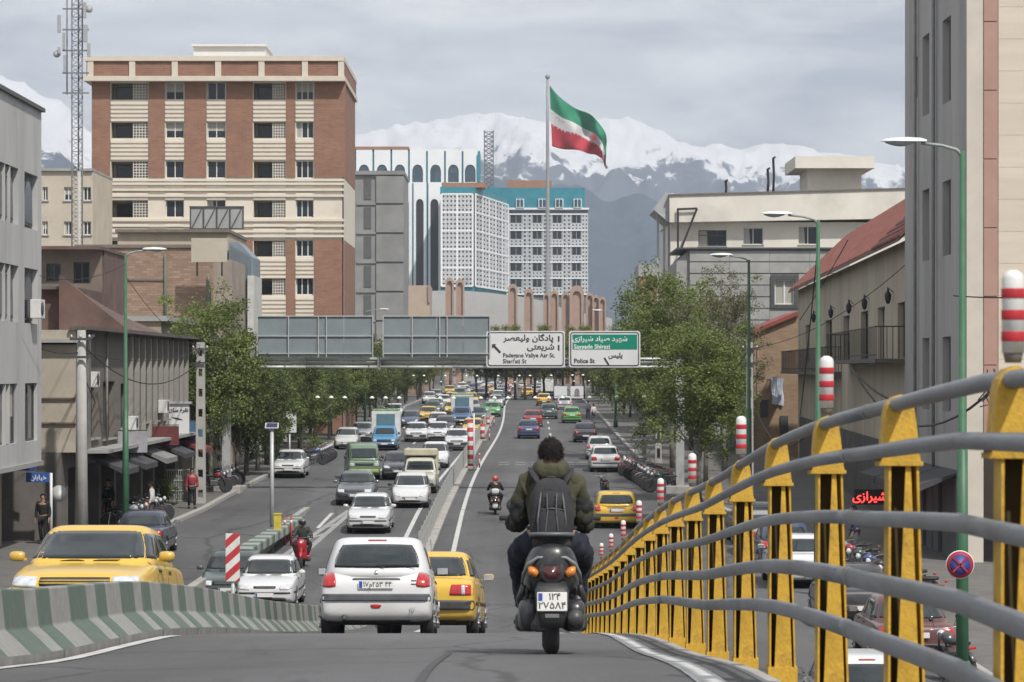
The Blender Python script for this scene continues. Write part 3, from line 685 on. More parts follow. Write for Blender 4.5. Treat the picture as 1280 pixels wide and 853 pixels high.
# ---------------------------------------------------------------- bare concrete block beside it
D = 420.0; rc = M('raw_concrete', (.235, .235, .23), .9, .14, .25, .1, dirt=(.17, .17, .165), dscale=.2)
rb = thing('unfinished_block', 'bare grey concrete slab block between the brick tower and the white arched complex', 'building')
XA, XB, XC = PX(443, D), PX(470, D), PX(505, D)
shell(rb, XA, XC, D, D + 18, -5, PZ(218, D), rc, front=True)
mb = MB(); mb2 = MB()
for i in range(6):
    y0, y1 = 219 + i*36.5, 219 + (i+1)*36.5
    mb.box(XB + .05, XC - .02, D - .35, D - .01, PZ(y1 - 1.2, D), PZ(y0 + 1.2, D))
    mb2.box(PX(455, D), PX(464, D), D - .12, D - .01, PZ(y1 - 6, D), PZ(y0 + 4, D))
    MB().box(PX(446, D), XB - .02, D - .22, D - .01, PZ(y1 + 1, D), PZ(y1 - 1.5, D)).build('floor_slab', rc, rb)
mb.build('concrete_panel', rc, rb); mb2.build('recess', M('recess_grey', (.10, .10, .105), .9), rb)
MB().box(XA - .1, XC + .1, D - .5, D + 18.1, PZ(218, D) - .1, PZ(214, D)).build('roof_edge', rc, rb)

# ================================================================ WHITE ARCHED COMPLEX AND LATTICE HOTEL
wht_m = M('white_cladding', (.80, .81, .82), .6, .04, .3, dirt=(.68, .68, .68), dscale=.15); turq = M('turquoise', (.035, .22, .28), .5, .12, .5); brownc = M('brown_cap', (.33, .17, .10), .8, .1, .5)
def arch_poly(cx, hw, z0, z1, n=7):
    """pointed arch outline, spring line at z1-1.3*hw"""
    zs = z1 - 1.35 * hw; pts = [(cx - hw, z0), (cx + hw, z0), (cx + hw, zs)]
    for i in range(1, n): a = i / n; pts.append((cx + hw * math.cos(a * math.pi / 2) ** .8, zs + (z1 - zs) * math.sin(a * math.pi / 2) ** 1.1))
    pts.append((cx, z1))
    for i in range(n - 1, 0, -1): a = i / n; pts.append((cx - hw * math.cos(a * math.pi / 2) ** .8, zs + (z1 - zs) * math.sin(a * math.pi / 2) ** 1.1))
    pts.append((cx - hw, zs)); return pts
def arch_wall(root, px0, px1, D, ytop, ybot, ax0, ax1, aytop, aybot, mat, th=.5, pane=glass, name='arch_panel'):
    """one white panel with a pointed-arch opening: ring of faces between rectangle and arch, extruded"""
    x0, x1, z1, z0 = PX(px0, D), PX(px1, D), PZ(ytop, D), PZ(ybot, D)
    ap = arch_poly((PX(ax0, D)+PX(ax1, D))/2, (PX(ax1, D)-PX(ax0, D))/2, max(z0 + .01, PZ(aybot, D)), PZ(aytop, D))
    bm = bmesh.new()
    ov = [bm.verts.new((a, 0, b)) for a, b in ((x0, z0), (x1, z0), (x1, z1), (x0, z1))]; iv = [bm.verts.new((a, 0, b)) for a, b in ap]
    es = [bm.edges.new((ov[i], ov[(i+1) % 4])) for i in range(4)] + [bm.edges.new((iv[i], iv[(i+1) % len(iv)])) for i in range(len(iv))]
    bmesh.ops.triangle_fill(bm, edges=es, use_beauty=True)
    r = bmesh.ops.extrude_face_region(bm, geom=bm.faces[:]); 
    for v in r['geom']:
        if isinstance(v, bmesh.types.BMVert): v.co.y += th
    o = MB().bm(bm).build(name, mat, root, (0, D, 0))
    MB().quad(*[(a, D + th*.7, b) for a, b in ap]).build('pane', pane, o, (0, -D, 0), fix=False)
    return o
wc = thing('arched_hall', 'white hall with a row of small pointed arch windows and turquoise joints', 'building')
D = 900.0
w0 = 443
MB().box(PX(440, D), PX(600, D), D + .6, D + 22, -4, PZ(189, D)).build('wall', turq, wc)
xs = [444, 466.5, 489, 511, 533.5, 556, 578, 598]
for a, b in zip(xs[:-1], xs[1:]):
    c = (a + b) / 2; arch_wall(wc, a + 1.3, b - 1.0, D, 187, 262, c - 7, c + 6.5, 206, 228, wht_m, .5, glassb)
MB().box(PX(443, D), PX(511, D), D - .15, D + 21, PZ(187, D) + .02, PZ(183.5, D)).build('roof_edge', brownc, wc)
MB().box(PX(596, D), PX(600, D), D - .3, D + 1, PZ(228, D), PZ(194, D)).build('corner_fin', turq, wc)
wv = thing('slot_window_wing', 'white wing with three tall dark slot windows between turquoise joints', 'building')
D = 846.0
MB().box(PX(502, D), PX(554, D), D + .5, D + 12, -4, PZ(229, D)).build('wall', turq, wv)
for a, b, c0, c1 in ((500, 515, 503, 511), (517, 533, 520, 529.5), (535.5, 552, 538, 548)):
    arch_wall(wv, a, b, D, 228, 375, c0, c1, 249, 368, wht_m, .5, M('slot_dark', (.03, .03, .035), .3))
def lattice_mesh(w, h, nx, nz, th=.2, r=.2):
    """Persian star screen: every cell a diamond, a cross and a ring of struts"""
    s = MB(); cw, ch = w/nx, h/nz
    def bar(a, b, q=r):
        (x0, z0), (x1, z1) = a, b; dx, dz = x1-x0, z1-z0; L_ = math.hypot(dx, dz) or 1; ex, ez = -dz/L_*q/2, dx/L_*q/2
        s.quad((x0+ex, 0, z0+ez), (x0-ex, 0, z0-ez), (x1-ex, 0, z1-ez), (x1+ex, 0, z1+ez))
        s.quad((x0+ex, 0, z0+ez), (x1+ex, 0, z1+ez), (x1+ex, th, z1+ez), (x0+ex, th, z0+ez)); s.quad((x0-ex, 0, z0-ez), (x0-ex, th, z0-ez), (x1-ex, th, z1-ez), (x1-ex, 0, z1-ez))
    for i in range(nx):
        for j in range(nz):
            x, z = i*cw, j*ch
            m_ = lambda u, v: (x+u*cw, z+v*ch)
            for a, b in (((.5, 0), (1, .5)), ((1, .5), (.5, 1)), ((.5, 1), (0, .5)), ((0, .5), (.5, 0))): bar(m_(*a), m_(*b))
            for a, b in (((0, 0), (.34, .34)), ((.66, .66), (1, 1)), ((1, 0), (.66, .34)), ((0, 1), (.34, .66))): bar(m_(*a), m_(*b), r*.9)
    return s
# lattice block with two visible faces
lb = thing('lattice_block', 'white star patterned lattice block with a turquoise top, left of the flagpole', 'building'); D = 810.0
xa, xb, xc = PX(552, D), PX(591, D), PX(632, 864)
back = M('lattice_back', (.13, .15, .17), .6, .2, .5)
zb, zt = PZ(358, D), PZ(243, D)
pl = [(xa, D), (xb, D), (xc, 864), (xa, 884)]
MB().prism(pl, -4, zt, 'z').build('wall', back, lb)
grow = lambda q: [(p[0] + (q if p[0] > xa else -q), p[1] - q) for p in pl]
MB().prism(grow(.4), zt, PZ(234, D), 'z').build('parapet', turq, lb); MB().prism(grow(.3), PZ(366, D), zb, 'z').build('base_band', turq, lb)
MB().box(xa, PX(607, D), D + 2, D + 12, PZ(234, D), PZ(228, D)).build('roof_edge', brownc, lb)
def add_lat(root, p0, p1, z0, z1, nx, nz, ncol, nrow, holes=None):
    v = Vector((p1[0]-p0[0], p1[1]-p0[1])); Ln = v.length; ang = math.atan2(v.y, v.x); n = Vector((v.y, -v.x)).normalized() * .9
    cw, ch = Ln/ncol, (z1-z0)/nrow
    lm = lattice_mesh(cw*.96, ch*.96, nx, nz, r=.19).mesh('lattice_panel', wht_m, fix=False)
    for i in range(ncol):
        for j in range(nrow):
            link_mesh('lattice_panel', lm, root, (p0[0]+v.x*(i+.02)/ncol+n.x, p0[1]+v.y*(i+.02)/ncol+n.y, z0+(j+.02)*ch), (0, 0, ang))
    fr = MB()
    for i in range(ncol+1): fr.box(i*cw-.24, i*cw+.24, -.1, .25, 0, z1-z0)
    for j in range(nrow+1): fr.box(0, Ln, -.097, .247, j*ch-.22, j*ch+.22)
    fr.build('lattice_frame', wht_m, root, (p0[0]+n.x, p0[1]+n.y, z0), (0, 0, ang))
add_lat(lb, (xa, D), (xb, D), zb, zt, 4, 4, 2, 5); add_lat(lb, (xb, D), (xc, 864), zb, zt, 2, 4, 5, 5)
ho = thing('lattice_hotel', 'white lattice hotel with wide turquoise roof band and dark windows behind the flagpole', 'building'); D = 936.0
ha, hb = PX(626, D), PX(735, D); zt = PZ(262, D); zb = PZ(372, D)
MB().box(ha, hb, D + .3, D + 24, -4, zt).build('wall', back, ho)
MB().box(PX(606, D), PX(731, D), D - .2, D + 20, zt, PZ(235, D)).build('roof_band', turq, ho)
MB().box(ha - .2, hb + .3, D - .6, D + 24.1, zt - .1, PZ(260, D)).build('ledge', wht_m, ho)
MB().box(PX(634, D), PX(690, D), D + 3, D + 12, PZ(235, D), PZ(225, D)).build('roof_edge', brownc, ho)
for px in (645, 673, 694, 717):
    w_, h_ = PX(px + 10, D) - PX(px, D), PZ(249, D) - PZ(260, D); f = MB().box(0, w_, -.8, 0, 0, h_).build('window', wht_m, ho, (PX(px, D), D - .2, PZ(260, D)))
    MB().box(.25, w_/2 - .1, -.84, -.803, .2, h_ - .2).box(w_/2 + .1, w_ - .25, -.84, -.803, .2, h_ - .2).build('pane', glassb, f)
colp = [628, 637, 653, 665, 678, 690, 703, 714, 727, 735]
rows = [268, 288, 308, 328, 348, 368]
lats = {}
for ci, (a, b) in enumerate(zip(colp[:-1], colp[1:])):
    for (ya, yb) in zip(rows[:-1], rows[1:]):
        w_, h_ = PX(b, D) - PX(a, D), PZ(ya, D) - PZ(yb, D)
        if ci % 2 == 1 and ci > 0:
            k = ('w', round(w_, 2)); 
            if k not in lats:
                s = lattice_mesh(w_, h_*.42, 3, 2, r=.19); lats[k] = s.mesh('lattice_panel', wht_m, fix=False); lats[('f', round(w_, 2))] = MB().box(.1, w_ - .1, -.1, .1, 0, h_*.55).mesh('window', M('hotel_frame', (.5, .5, .5), .6)); lats[('g', round(w_, 2))] = MB().box(.28, w_/2 - .06, -.13, -.101, .15, h_*.55 - .15).box(w_/2 + .06, w_ - .28, -.13, -.101, .15, h_*.55 - .15).mesh('pane', glass)
            link_mesh('lattice_panel', lats[k], ho, (PX(a, D), D - .2, PZ(yb, D)))
            f = link_mesh('window', lats[('f', round(w_, 2))], ho, (PX(a, D), D + .1, PZ(yb, D) + h_*.43)); link_mesh('pane', lats[('g', round(w_, 2))], f)
        else:
            k = round(w_, 2)
            if k not in lats: lats[k] = lattice_mesh(w_, h_, 2, 4, r=.19).mesh('lattice_panel', wht_m, fix=False)
            link_mesh('lattice_panel', lats[k], ho, (PX(a, D), D - .2, PZ(yb, D)))
fr = MB()
for y in [262] + rows: fr.box(ha, hb, D - .35, D - .05, PZ(y, D) - .22, PZ(y, D) + .22)
fr.build('floor_band', wht_m, ho)
# ---------------------------------------------------------------- arched garden wall in front of them
gw_ = thing('curved_parapet_wall', 'long pale grey curved wall with rounded brown arches at its right end', 'wall'); D = 720.0
pale = M('pale_wall', (.44, .44, .43), .8, .1, .3, dirt=(.33, .33, .32), dscale=.3); pinkb = M('arch_brick', (.38, .27, .21), .85, .15, .6, dirt=(.25, .16, .12))
mb = MB(); ptsw = [(535, 364), (570, 363), (610, 366), (650, 371), (690, 378), (705, 387), (735, 393), (765, 398)]
for (a, ya), (b, yb) in zip(ptsw[:-1], ptsw[1:]):
    mb._add([(PX(a, D), D, -4.2), (PX(b, D), D, -4.2), (PX(b, D), D, PZ(yb, D)), (PX(a, D), D, PZ(ya, D)), (PX(a, D), D+.8, -4.2), (PX(b, D), D+.8, -4.2), (PX(b, D), D+.8, PZ(yb, D)), (PX(a, D), D+.8, PZ(ya, D))],
            [(0, 1, 2, 3), (4, 7, 6, 5), (3, 2, 6, 7)])
mb.build('wall_face', pale, gw_)
for (cx, w_, yt, D2) in ((562, 11, 347, 710), (575, 11, 349, 710), (641, 12, 355, 709), (661, 12, 361, 709), (693, 11, 363, 708), (707, 10, 365, 707), (721, 18, 357, 706), (737, 9, 366, 705), (745, 9, 369, 704), (753, 9, 371, 703), (683, 8, 366, 706)):
    hw = w_ / 2 * D2 / FPX; x = PX(cx, D2); zt_ = PZ(yt, D2); out = arch_poly(x, hw, -4.2, zt_); inn = arch_poly(x, hw*.62, -4.2, zt_ - hw*.8)
    m2 = MB(); k = len(out); 
    for i in list(range(1, k)): 
        j = (i + 1) % k
        a, b, c, d_ = out[i], out[j], inn[j], inn[i]
        m2.quad((a[0], D2, a[1]), (b[0], D2, b[1]), (c[0], D2, c[1]), (d_[0], D2, d_[1])); m2.quad((a[0], D2, a[1]), (a[0], D2+1.4, a[1]), (b[0], D2+1.4, b[1]), (b[0], D2, b[1])); m2.quad((c[0], D2, c[1]), (c[0], D2+1.4, c[1]), (d_[0], D2+1.4, d_[1]), (d_[0], D2, d_[1]))
    m2.quad(*[(p[0], D2+.7, p[1]) for p in inn]) if False else m2._add([(p[0], D2+.7, p[1]) for p in inn], [tuple(range(len(inn)))]); m2.build('brick_arch', pinkb, gw_, fix=False)
sb = thing('sandstone_house', 'small plain sand coloured flat roofed house beside the concrete block', 'building')
shell(sb, PX(503, 620), PX(537, 620), 620, 640, -4.5, PZ(357, 620), M('sand_wall', (.42, .33, .25), .85, .08, .4), front=True)
MB().box(PX(535, 620), PX(539, 620), 619.5, 620, PZ(378, 620), PZ(357, 620)).build('pilaster', M('sand_wall2', (.3, .24, .19), .85), sb)

# ================================================================ FLAG
fl = thing('flagpole', 'very tall grey flagpole standing behind the overhead road signs', 'flagpole'); D = 770.0
mb = MB(); z0, z1 = -4.2, PZ(99, D); mb.path([(PX(684.5, D), D, lerp(z0, z1, i/6)) for i in range(7)], [lerp(.75, .38, i/6) for i in range(7)], 12); mb.build('pole', M('pole_grey', (.28, .29, .30), .5, .1, 1), fl)
MB().lathe([(0, 0), (.6, .2), (.7, .7), (.35, 1.2), (0, 1.3)], (PX(684.5, D), D, z1), 12).build('finial', M('pole_grey'), fl)
def flagmat():
    m = bpy.data.materials.new('flag_cloth'); nt, N, L, P = nodes(m); P.inputs['Roughness'].default_value = .8
    uv = N('ShaderNodeUVMap'); sx = N('ShaderNodeSeparateXYZ'); L(uv.outputs[0], sx.inputs[0])
    cr = N('ShaderNodeValToRGB'); cr.color_ramp.interpolation = 'CONSTANT'; e = cr.color_ramp.elements; e[0].position = 0; e[0].color = (.42, .03, .045, 1); e[1].position = .37; e[1].color = (.55, .54, .54, 1)
    k = e.new(.61); k.color = (.02, .20, .11, 1); L(sx.outputs[1], cr.inputs[0])
    L(cr.outputs[0], P.inputs['Base Color']); return m
# hanging and blown cloth: corner curves in picture pixels turned into metres, folds in depth
topc = [(687, 107), (700, 122), (722, 136), (742, 147), (757, 168), (758, 188), (757, 204), (760, 210)]
botc = [(690, 183), (706, 187), (722, 188), (734, 192), (744, 193), (752, 200), (756, 208), (758, 211)]
def crv(c, u):
    s = u * (len(c) - 1); i = min(int(s), len(c) - 2); t = s - i; p0 = c[max(i-1, 0)]; p1 = c[i]; p2 = c[i+1]; p3 = c[min(i+2, len(c)-1)]
    f = lambda k: .5*((2*p1[k]) + (p2[k]-p0[k])*t + (2*p0[k]-5*p1[k]+4*p2[k]-p3[k])*t*t + (3*p1[k]-p0[k]-3*p2[k]+p3[k])*t**3)
    return f(0), f(1)
nu, nv = 56, 26; vs = []; uvs = []
for j in range(nv + 1):
    for i in range(nu + 1):
        u, v = i/nu, j/nv; a, b = crv(topc, u), crv(botc, u); px, py = lerp(b[0], a[0], v), lerp(b[1], a[1], v)
        dep = (math.sin(u*15 + v*4) * 1.7 + math.sin(u*31 - v*7) * .65 + math.sin(v*9 + u*22)*.45) * min(1, u * 4) ; py += math.sin(u*26+v*9)*.8*u
        vs.append((PX(px, D), D + dep, PZ(py, D))); uvs.append((u, v))
fs = [(j*(nu+1)+i, j*(nu+1)+i+1, (j+1)*(nu+1)+i+1, (j+1)*(nu+1)+i) for j in range(nv) for i in range(nu)]
me = bpy.data.meshes.new('flag'); me.from_pydata(vs, [], fs); ul = me.uv_layers.new(name='UVMap')
for lp in me.loops: ul.data[lp.index].uv = uvs[lp.vertex_index]
me.materials.append(flagmat()); me.polygons.foreach_set('use_smooth', [True]*len(fs)); me.update()
flag = link_mesh('flag', me); sol = flag.modifiers.new('cloth', 'SOLIDIFY'); sol.thickness = .03; tag(flag, 'large green, white and red striped flag blowing from the tall pole, its tip twisted', 'flag')
def at(u, v):
    i, j = int(u*nu), int(v*nv); return Vector(vs[j*(nu+1)+i])
em = MB()   # the small red emblem on the white stripe and the fine script edging the stripes
c = at(.48, .5)
for (dx, r0) in ((-.5, .9), (.5, .9), (-.2, .75), (.2, .75)):
    em.path([c + Vector((dx, -1.6, -r0)), c + Vector((dx*1.7, -1.7, 0)), c + Vector((dx*.6, -1.6, r0*.8))], [.09, .16, .07], 5)
em.tube(c + Vector((0, -1.6, -1.0)), c + Vector((0, -1.6, 1.1)), .13, n=5); em.build('emblem', M('emblem_red', (.42, .03, .045)), flag)
em = MB()
for v in (.37, .61):
    for i in range(22):
        q = at(.05 + i*.042, v) + Vector((0, -.12, 0)); em.box(q.x-.12, q.x+.12, q.y-.03, q.y, q.z-.1 + (0 if v < .5 else -.16), q.z+.1 + (.16 if v < .5 else 0))
em.build('script_band', M('script_white', (.6, .6, .6)), flag, kind='stuff')
# ================================================================ VEHICLES
PAINT = M_paint()
trim = M('black_trim', (.035, .036, .038), .55, .2, 8); rub = M('tyre_rubber', (.028, .028, .03), .85, .2, 10); rimm = M('wheel_metal', (.32, .32, .33), .35, .15, 6, metal=.6)
lampc = M('lamp_clear', (.50, .52, .54), .12, .2, 12, coat=.8); lampr = M('lamp_red', (.38, .018, .02), .2, .25, 20, coat=.6); lampo = M('lamp_orange', (.62, .20, .03), .25, .2, 20, coat=.5)
carglass = M('car_glass', (.016, .022, .024), .06, .5, 1.3, coat=.3, spec=.6); platem = M('plate_white', (.62, .62, .60), .5, .06, 5); ink = M('plate_ink', (.02, .02, .025), .6); blu = M('plate_blue', (.02, .05, .30), .6)
under = M('car_underside', (.014, .014, .014), .9); chrome = M('chrome', (.55, .55, .55), .18, .1, 5, metal=.9)
def catmull(bm_mesh_obj, lv=2):
    s = bm_mesh_obj.modifiers.new('s', 'SUBSURF'); s.levels = lv; s.render_levels = lv
def loft_obj(sections, mats, lv=1, name='body'):
    """closed rings of equal point count along the car"""
    vs = []; fs = []; n = len(sections[0])
    for s in sections: vs += s
    for i in range(len(sections)-1):
        for k in range(n): fs.append((i*n+k, i*n+(k+1) % n, (i+1)*n+(k+1) % n, (i+1)*n+k))
    fs.append(tuple(reversed(range(n)))); fs.append(tuple(range((len(sections)-1)*n, len(sections)*n)))
    mb = MB(); mb.sm = True; mb._add(vs, fs); return mb.build(name, mats)
def lower_body(st, wl, R_=.33, ax=(-1.3, 1.3), lv=2, sidecut=True):
    """st: stations (y, half width, z bottom, z top, crown)"""
    secs = []
    for (y, w, zb, zt, cr) in st:
        h = zt - zb
        half = [(w*.80, zb), (w*.955, zb + .03), (w*.99, zb + .14*h), (w, zb + .42*h), (w*.995, zb + .66*h), (w*.965, zb + .90*h), (w*.90, zt - .008), (w*.55, zt + cr*.75)]
        ring = [(0, y, zb)] + [(x, y, z) for x, z in half] + [(0, y, zt + cr)] + [(-x, y, z) for x, z in reversed(half)]
        secs.append(ring)
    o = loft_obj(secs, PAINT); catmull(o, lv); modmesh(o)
    # wheel arches
    c = MB()
    for a in ax:
        for sgn in (1, -1): c.lathe([(R_ + .065, -.16), (R_ + .065, .5)] if sgn > 0 else [(R_ + .065, -.5), (R_ + .065, .16)], (sgn * (wl - .02), a, R_ + .005), 28, 'x')
    co = c.build('cut', under); b = o.modifiers.new('b', 'BOOLEAN'); b.operation = 'DIFFERENCE'; b.object = co; b.solver = 'EXACT'
    modmesh(o); bpy.data.objects.remove(co)
    return o
def greenhouse(levels, nose=6, n=40, crown=.03):
    """levels: (z, y_front, y_rear, half width); rounded plan outlines stacked; closed by a crowned roof"""
    vs = []; fs = []; m = len(levels); rings = []
    def ring(z, yf, yr, w, q):
        yc, hl = (yf + yr)/2, (yf - yr)/2; r = []
        for k in range(n):
            a = 2*math.pi*k/n; c, s = math.cos(a), math.sin(a)
            r.append((w * math.copysign(abs(c) ** (2/q), c), yc + hl * math.copysign(abs(s) ** (2/q), s), z))
        return r
    for (z, yf, yr, w) in levels: rings.append(ring(z, yf, yr, w, nose))
    z, yf, yr, w = levels[-1]
    for t, dz in ((.93, .016), (.8, .026), (.5, crown), (.2, crown*1.05)):
        yc, hl = (yf+yr)/2, (yf-yr)/2; rings.append(ring(z + dz, yc + hl*t, yc - hl*t, w*t, nose))
    mb = MB(); mb.sm = True
    for r in rings: vs += r
    for i in range(len(rings)-1):
        for k in range(n): fs.append((i*n+k, i*n+(k+1) % n, (i+1)*n+(k+1) % n, (i+1)*n+k))
    fs.append(tuple(reversed(range(n)))); fs.append(tuple(range((len(rings)-1)*n, len(rings)*n)))
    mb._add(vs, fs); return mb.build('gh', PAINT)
def join(objs, name, parent):
    me = bpy.data.meshes.new(name); bm = bmesh.new()
    mats = []
    for o in objs:
        b0 = len(bm.faces); off = []
        for m in o.data.materials:
            if m not in mats: mats.append(m)
            off.append(mats.index(m))
        bm.from_mesh(o.data); bm.faces.ensure_lookup_table()
        for f in bm.faces[b0:]: f.material_index = off[f.material_index] if f.material_index < len(off) else 0
        bpy.data.objects.remove(o)
    bmesh.ops.recalc_face_normals(bm, faces=bm.faces[:]); bm.to_mesh(me); 
    for m in mats: me.materials.append(m)
    o = link_mesh(name, me, parent); tree = BVHTree.FromBMesh(bm); bm.free(); return o, tree
DIRS = {'F': Vector((0, -1, 0)), 'R': Vector((0, 1, 0)), 'S+': Vector((-1, 0, 0)), 'S-': Vector((1, 0, 0)), 'T': Vector((0, 0, -1))}
def patch(tree, quad, face, mat, name, parent, off=.006, nx=10, nz=6, rnd_=.0, th=.02, clamp=None):
    """a panel that lies on the car's skin: quad corners (u,v): bottom-left, bottom-right, top-right, top-left"""
    d = DIRS[face]; pts = {}; mb = MB()
    for j in range(nz + 1):
        for i in range(nx + 1):
            s, t = i/nx*2-1, j/nz*2-1
            if rnd_: s, t = s*math.sqrt(1-rnd_*t*t/2), t*math.sqrt(1-rnd_*s*s/2)
            s, t = (s+1)/2, (t+1)/2
            u = lerp(lerp(quad[0][0], quad[1][0], s), lerp(quad[3][0], quad[2][0], s), t); v = lerp(lerp(quad[0][1], quad[1][1], s), lerp(quad[3][1], quad[2][1], s), t)
            o = {'F': Vector((u, 6, v)), 'R': Vector((u, -6, v)), 'S+': Vector((3, u, v)), 'S-': Vector((-3, u, v)), 'T': Vector((u, v, 5))}[face]
            hit, n, ix, ds = tree.ray_cast(o, d)
            if hit: pts[(i, j)] = hit - d*off
    vs = list(pts.values()); ix = {k: q for q, k in enumerate(pts)}; fs = []; edges = {}
    for j in range(nz):
        for i in range(nx):
            c = [(i, j), (i+1, j), (i+1, j+1), (i, j+1)]
            if all(k in ix for k in c):
                P_ = [pts[k] for k in c]
                if max((P_[a]-P_[b]).length for a, b in ((0, 1), (1, 2), (2, 3), (3, 0))) > .55: continue
                f = tuple(ix[k] for k in c); fs.append(f)
                for a in range(4): e = (f[a], f[(a+1) % 4]); edges[tuple(sorted(e))] = edges.get(tuple(sorted(e)), 0) + 1
    nb = len(vs); vs = vs + [v + d*th for v in vs]
    for e, k in edges.items():
        if k == 1: fs.append((e[0], e[1], nb + e[1], nb + e[0]))
    mb.sm = True; mb._add(vs, fs)
    return mb.build(name, mat, parent)
def sym(q): return [(-q[1][0], q[1][1]), (-q[0][0], q[0][1]), (-q[3][0], q[3][1]), (-q[2][0], q[2][1])]
def wheel(parent, x, y, r=.30, w=.19, hub=True):
    s = 1 if x > 0 else -1
    if ('w', r, w) not in WC:
        t = MB().lathe([(r*.62, -w/2), (r*.93, -w/2), (r, -w*.32), (r, w*.32), (r*.93, w/2), (r*.62, w/2)], n=28, axis='x').mesh('wheel', rub)
        m = MB(); m.lathe([(0, .02), (r*.18, .025), (r*.22, .01), (r*.3, .0), (r*.5, .0), (r*.56, .03), (r*.64, .035), (r*.64, -.04), (0, -.04)], n=28, axis='x')
        for k in range(5):
            a = 2*math.pi*k/5; m.path([(.012, math.cos(a)*r*.15, math.sin(a)*r*.15), (.03, math.cos(a)*r*.6, math.sin(a)*r*.6)], [.035, .05], 6, flat=(1, .5))
        WC[('w', r, w)] = (t, m.mesh('rim', rimm))
    t, m = WC[('w', r, w)]
    o = link_mesh('wheel', t, parent, (x, y, r)); link_mesh('rim', m, o, (s*(w/2 - .03), 0, 0), (0, 0, 0 if s > 0 else math.pi)); return o
def plate_on(parent, x, y, z, back, txt='۱۷م۲۵۳ ۴۴', w=.50, h=.11, ry=0, mesh_only=False):
    o = MB().bbox(-w/2, w/2, -.006, .006, -h/2, h/2, .004).build('licence_plate', platem, parent, (x, y, z), (ry, 0, 0 if back else math.pi))
    MB().box(-w/2+.01, -w/2+.055, -.009, -.0065, -h/2+.008, h/2-.008).build('blue_band', blu, o)
    if txt: text(txt, h*.95, ink, o, (.02, -.0085, 0), name='plate_digits', ext=.001, sx=.92, bold=.001)
    return o
def mirror(parent, x, y, z, mat, w=.20, h=.13):
    s = 1 if x > 0 else -1
    bm = bmesh.new(); bmesh.ops.create_icosphere(bm, subdivisions=2, radius=1)
    for v in bm.verts:
        v.co = Vector((math.copysign(abs(v.co.x)**.6, v.co.x)*w/2, v.co.y*.06, math.copysign(abs(v.co.z)**.6, v.co.z)*h/2))
    m = MB(); m.sm = True; m.bm(bm); m.sm = False; m.box(-.12 if s > 0 else .02, -.02 if s > 0 else .12, -.02, .02, -.05, -.02)
    o = m.build('wing_mirror', mat, parent, (x, y, z)); 
    g = MB().quad((-w*.4, -.062, -h*.36), (w*.4, -.062, -h*.36), (w*.4, -.062, h*.36), (-w*.4, -.062, h*.36)).build('mirror_glass', chrome, o); return o
def door_bits(tree, root, y0, y1, y2, z0, z1, w):
    seam = M('door_gap', (.02, .02, .02), .8)
    for s in ('S+', 'S-'):
        for y in (y0, y1, y2): patch(tree, [(y-.007, z0), (y+.007, z0), (y+.007, z1), (y-.007, z1)], s, seam, 'door_gap', root, .002, 1, 8, th=.004)
        for y in (y0 - .22 if y0 > y1 else y0, y1 - .22): patch(tree, [(y-.10, z1-.12), (y+.08, z1-.12), (y+.08, z1-.085), (y-.10, z1-.085)], s, trim, 'door_handle', root, .016, 4, 2, th=.02)
def car_frame(name, label, cat, st, levels, L_, W, ax, r, nose=6):
    root = thing(name, label, cat); lo = lower_body(st, W/2, r, ax); gh = greenhouse(levels, nose)
    body, tree = join([lo, gh], 'body', root)
    uw = W/2*.84
    MB().box(-uw, uw, -L_/2+.28, L_/2-.28, .17, .42).box(-uw*.7, uw*.7, -L_/2+.15, -L_/2+.4, .20, .30).build('chassis', under, root)
    for a in ax:
        for s in (-1, 1): wheel(root, s*(W/2 - .115), a, r)
    return root, body, tree
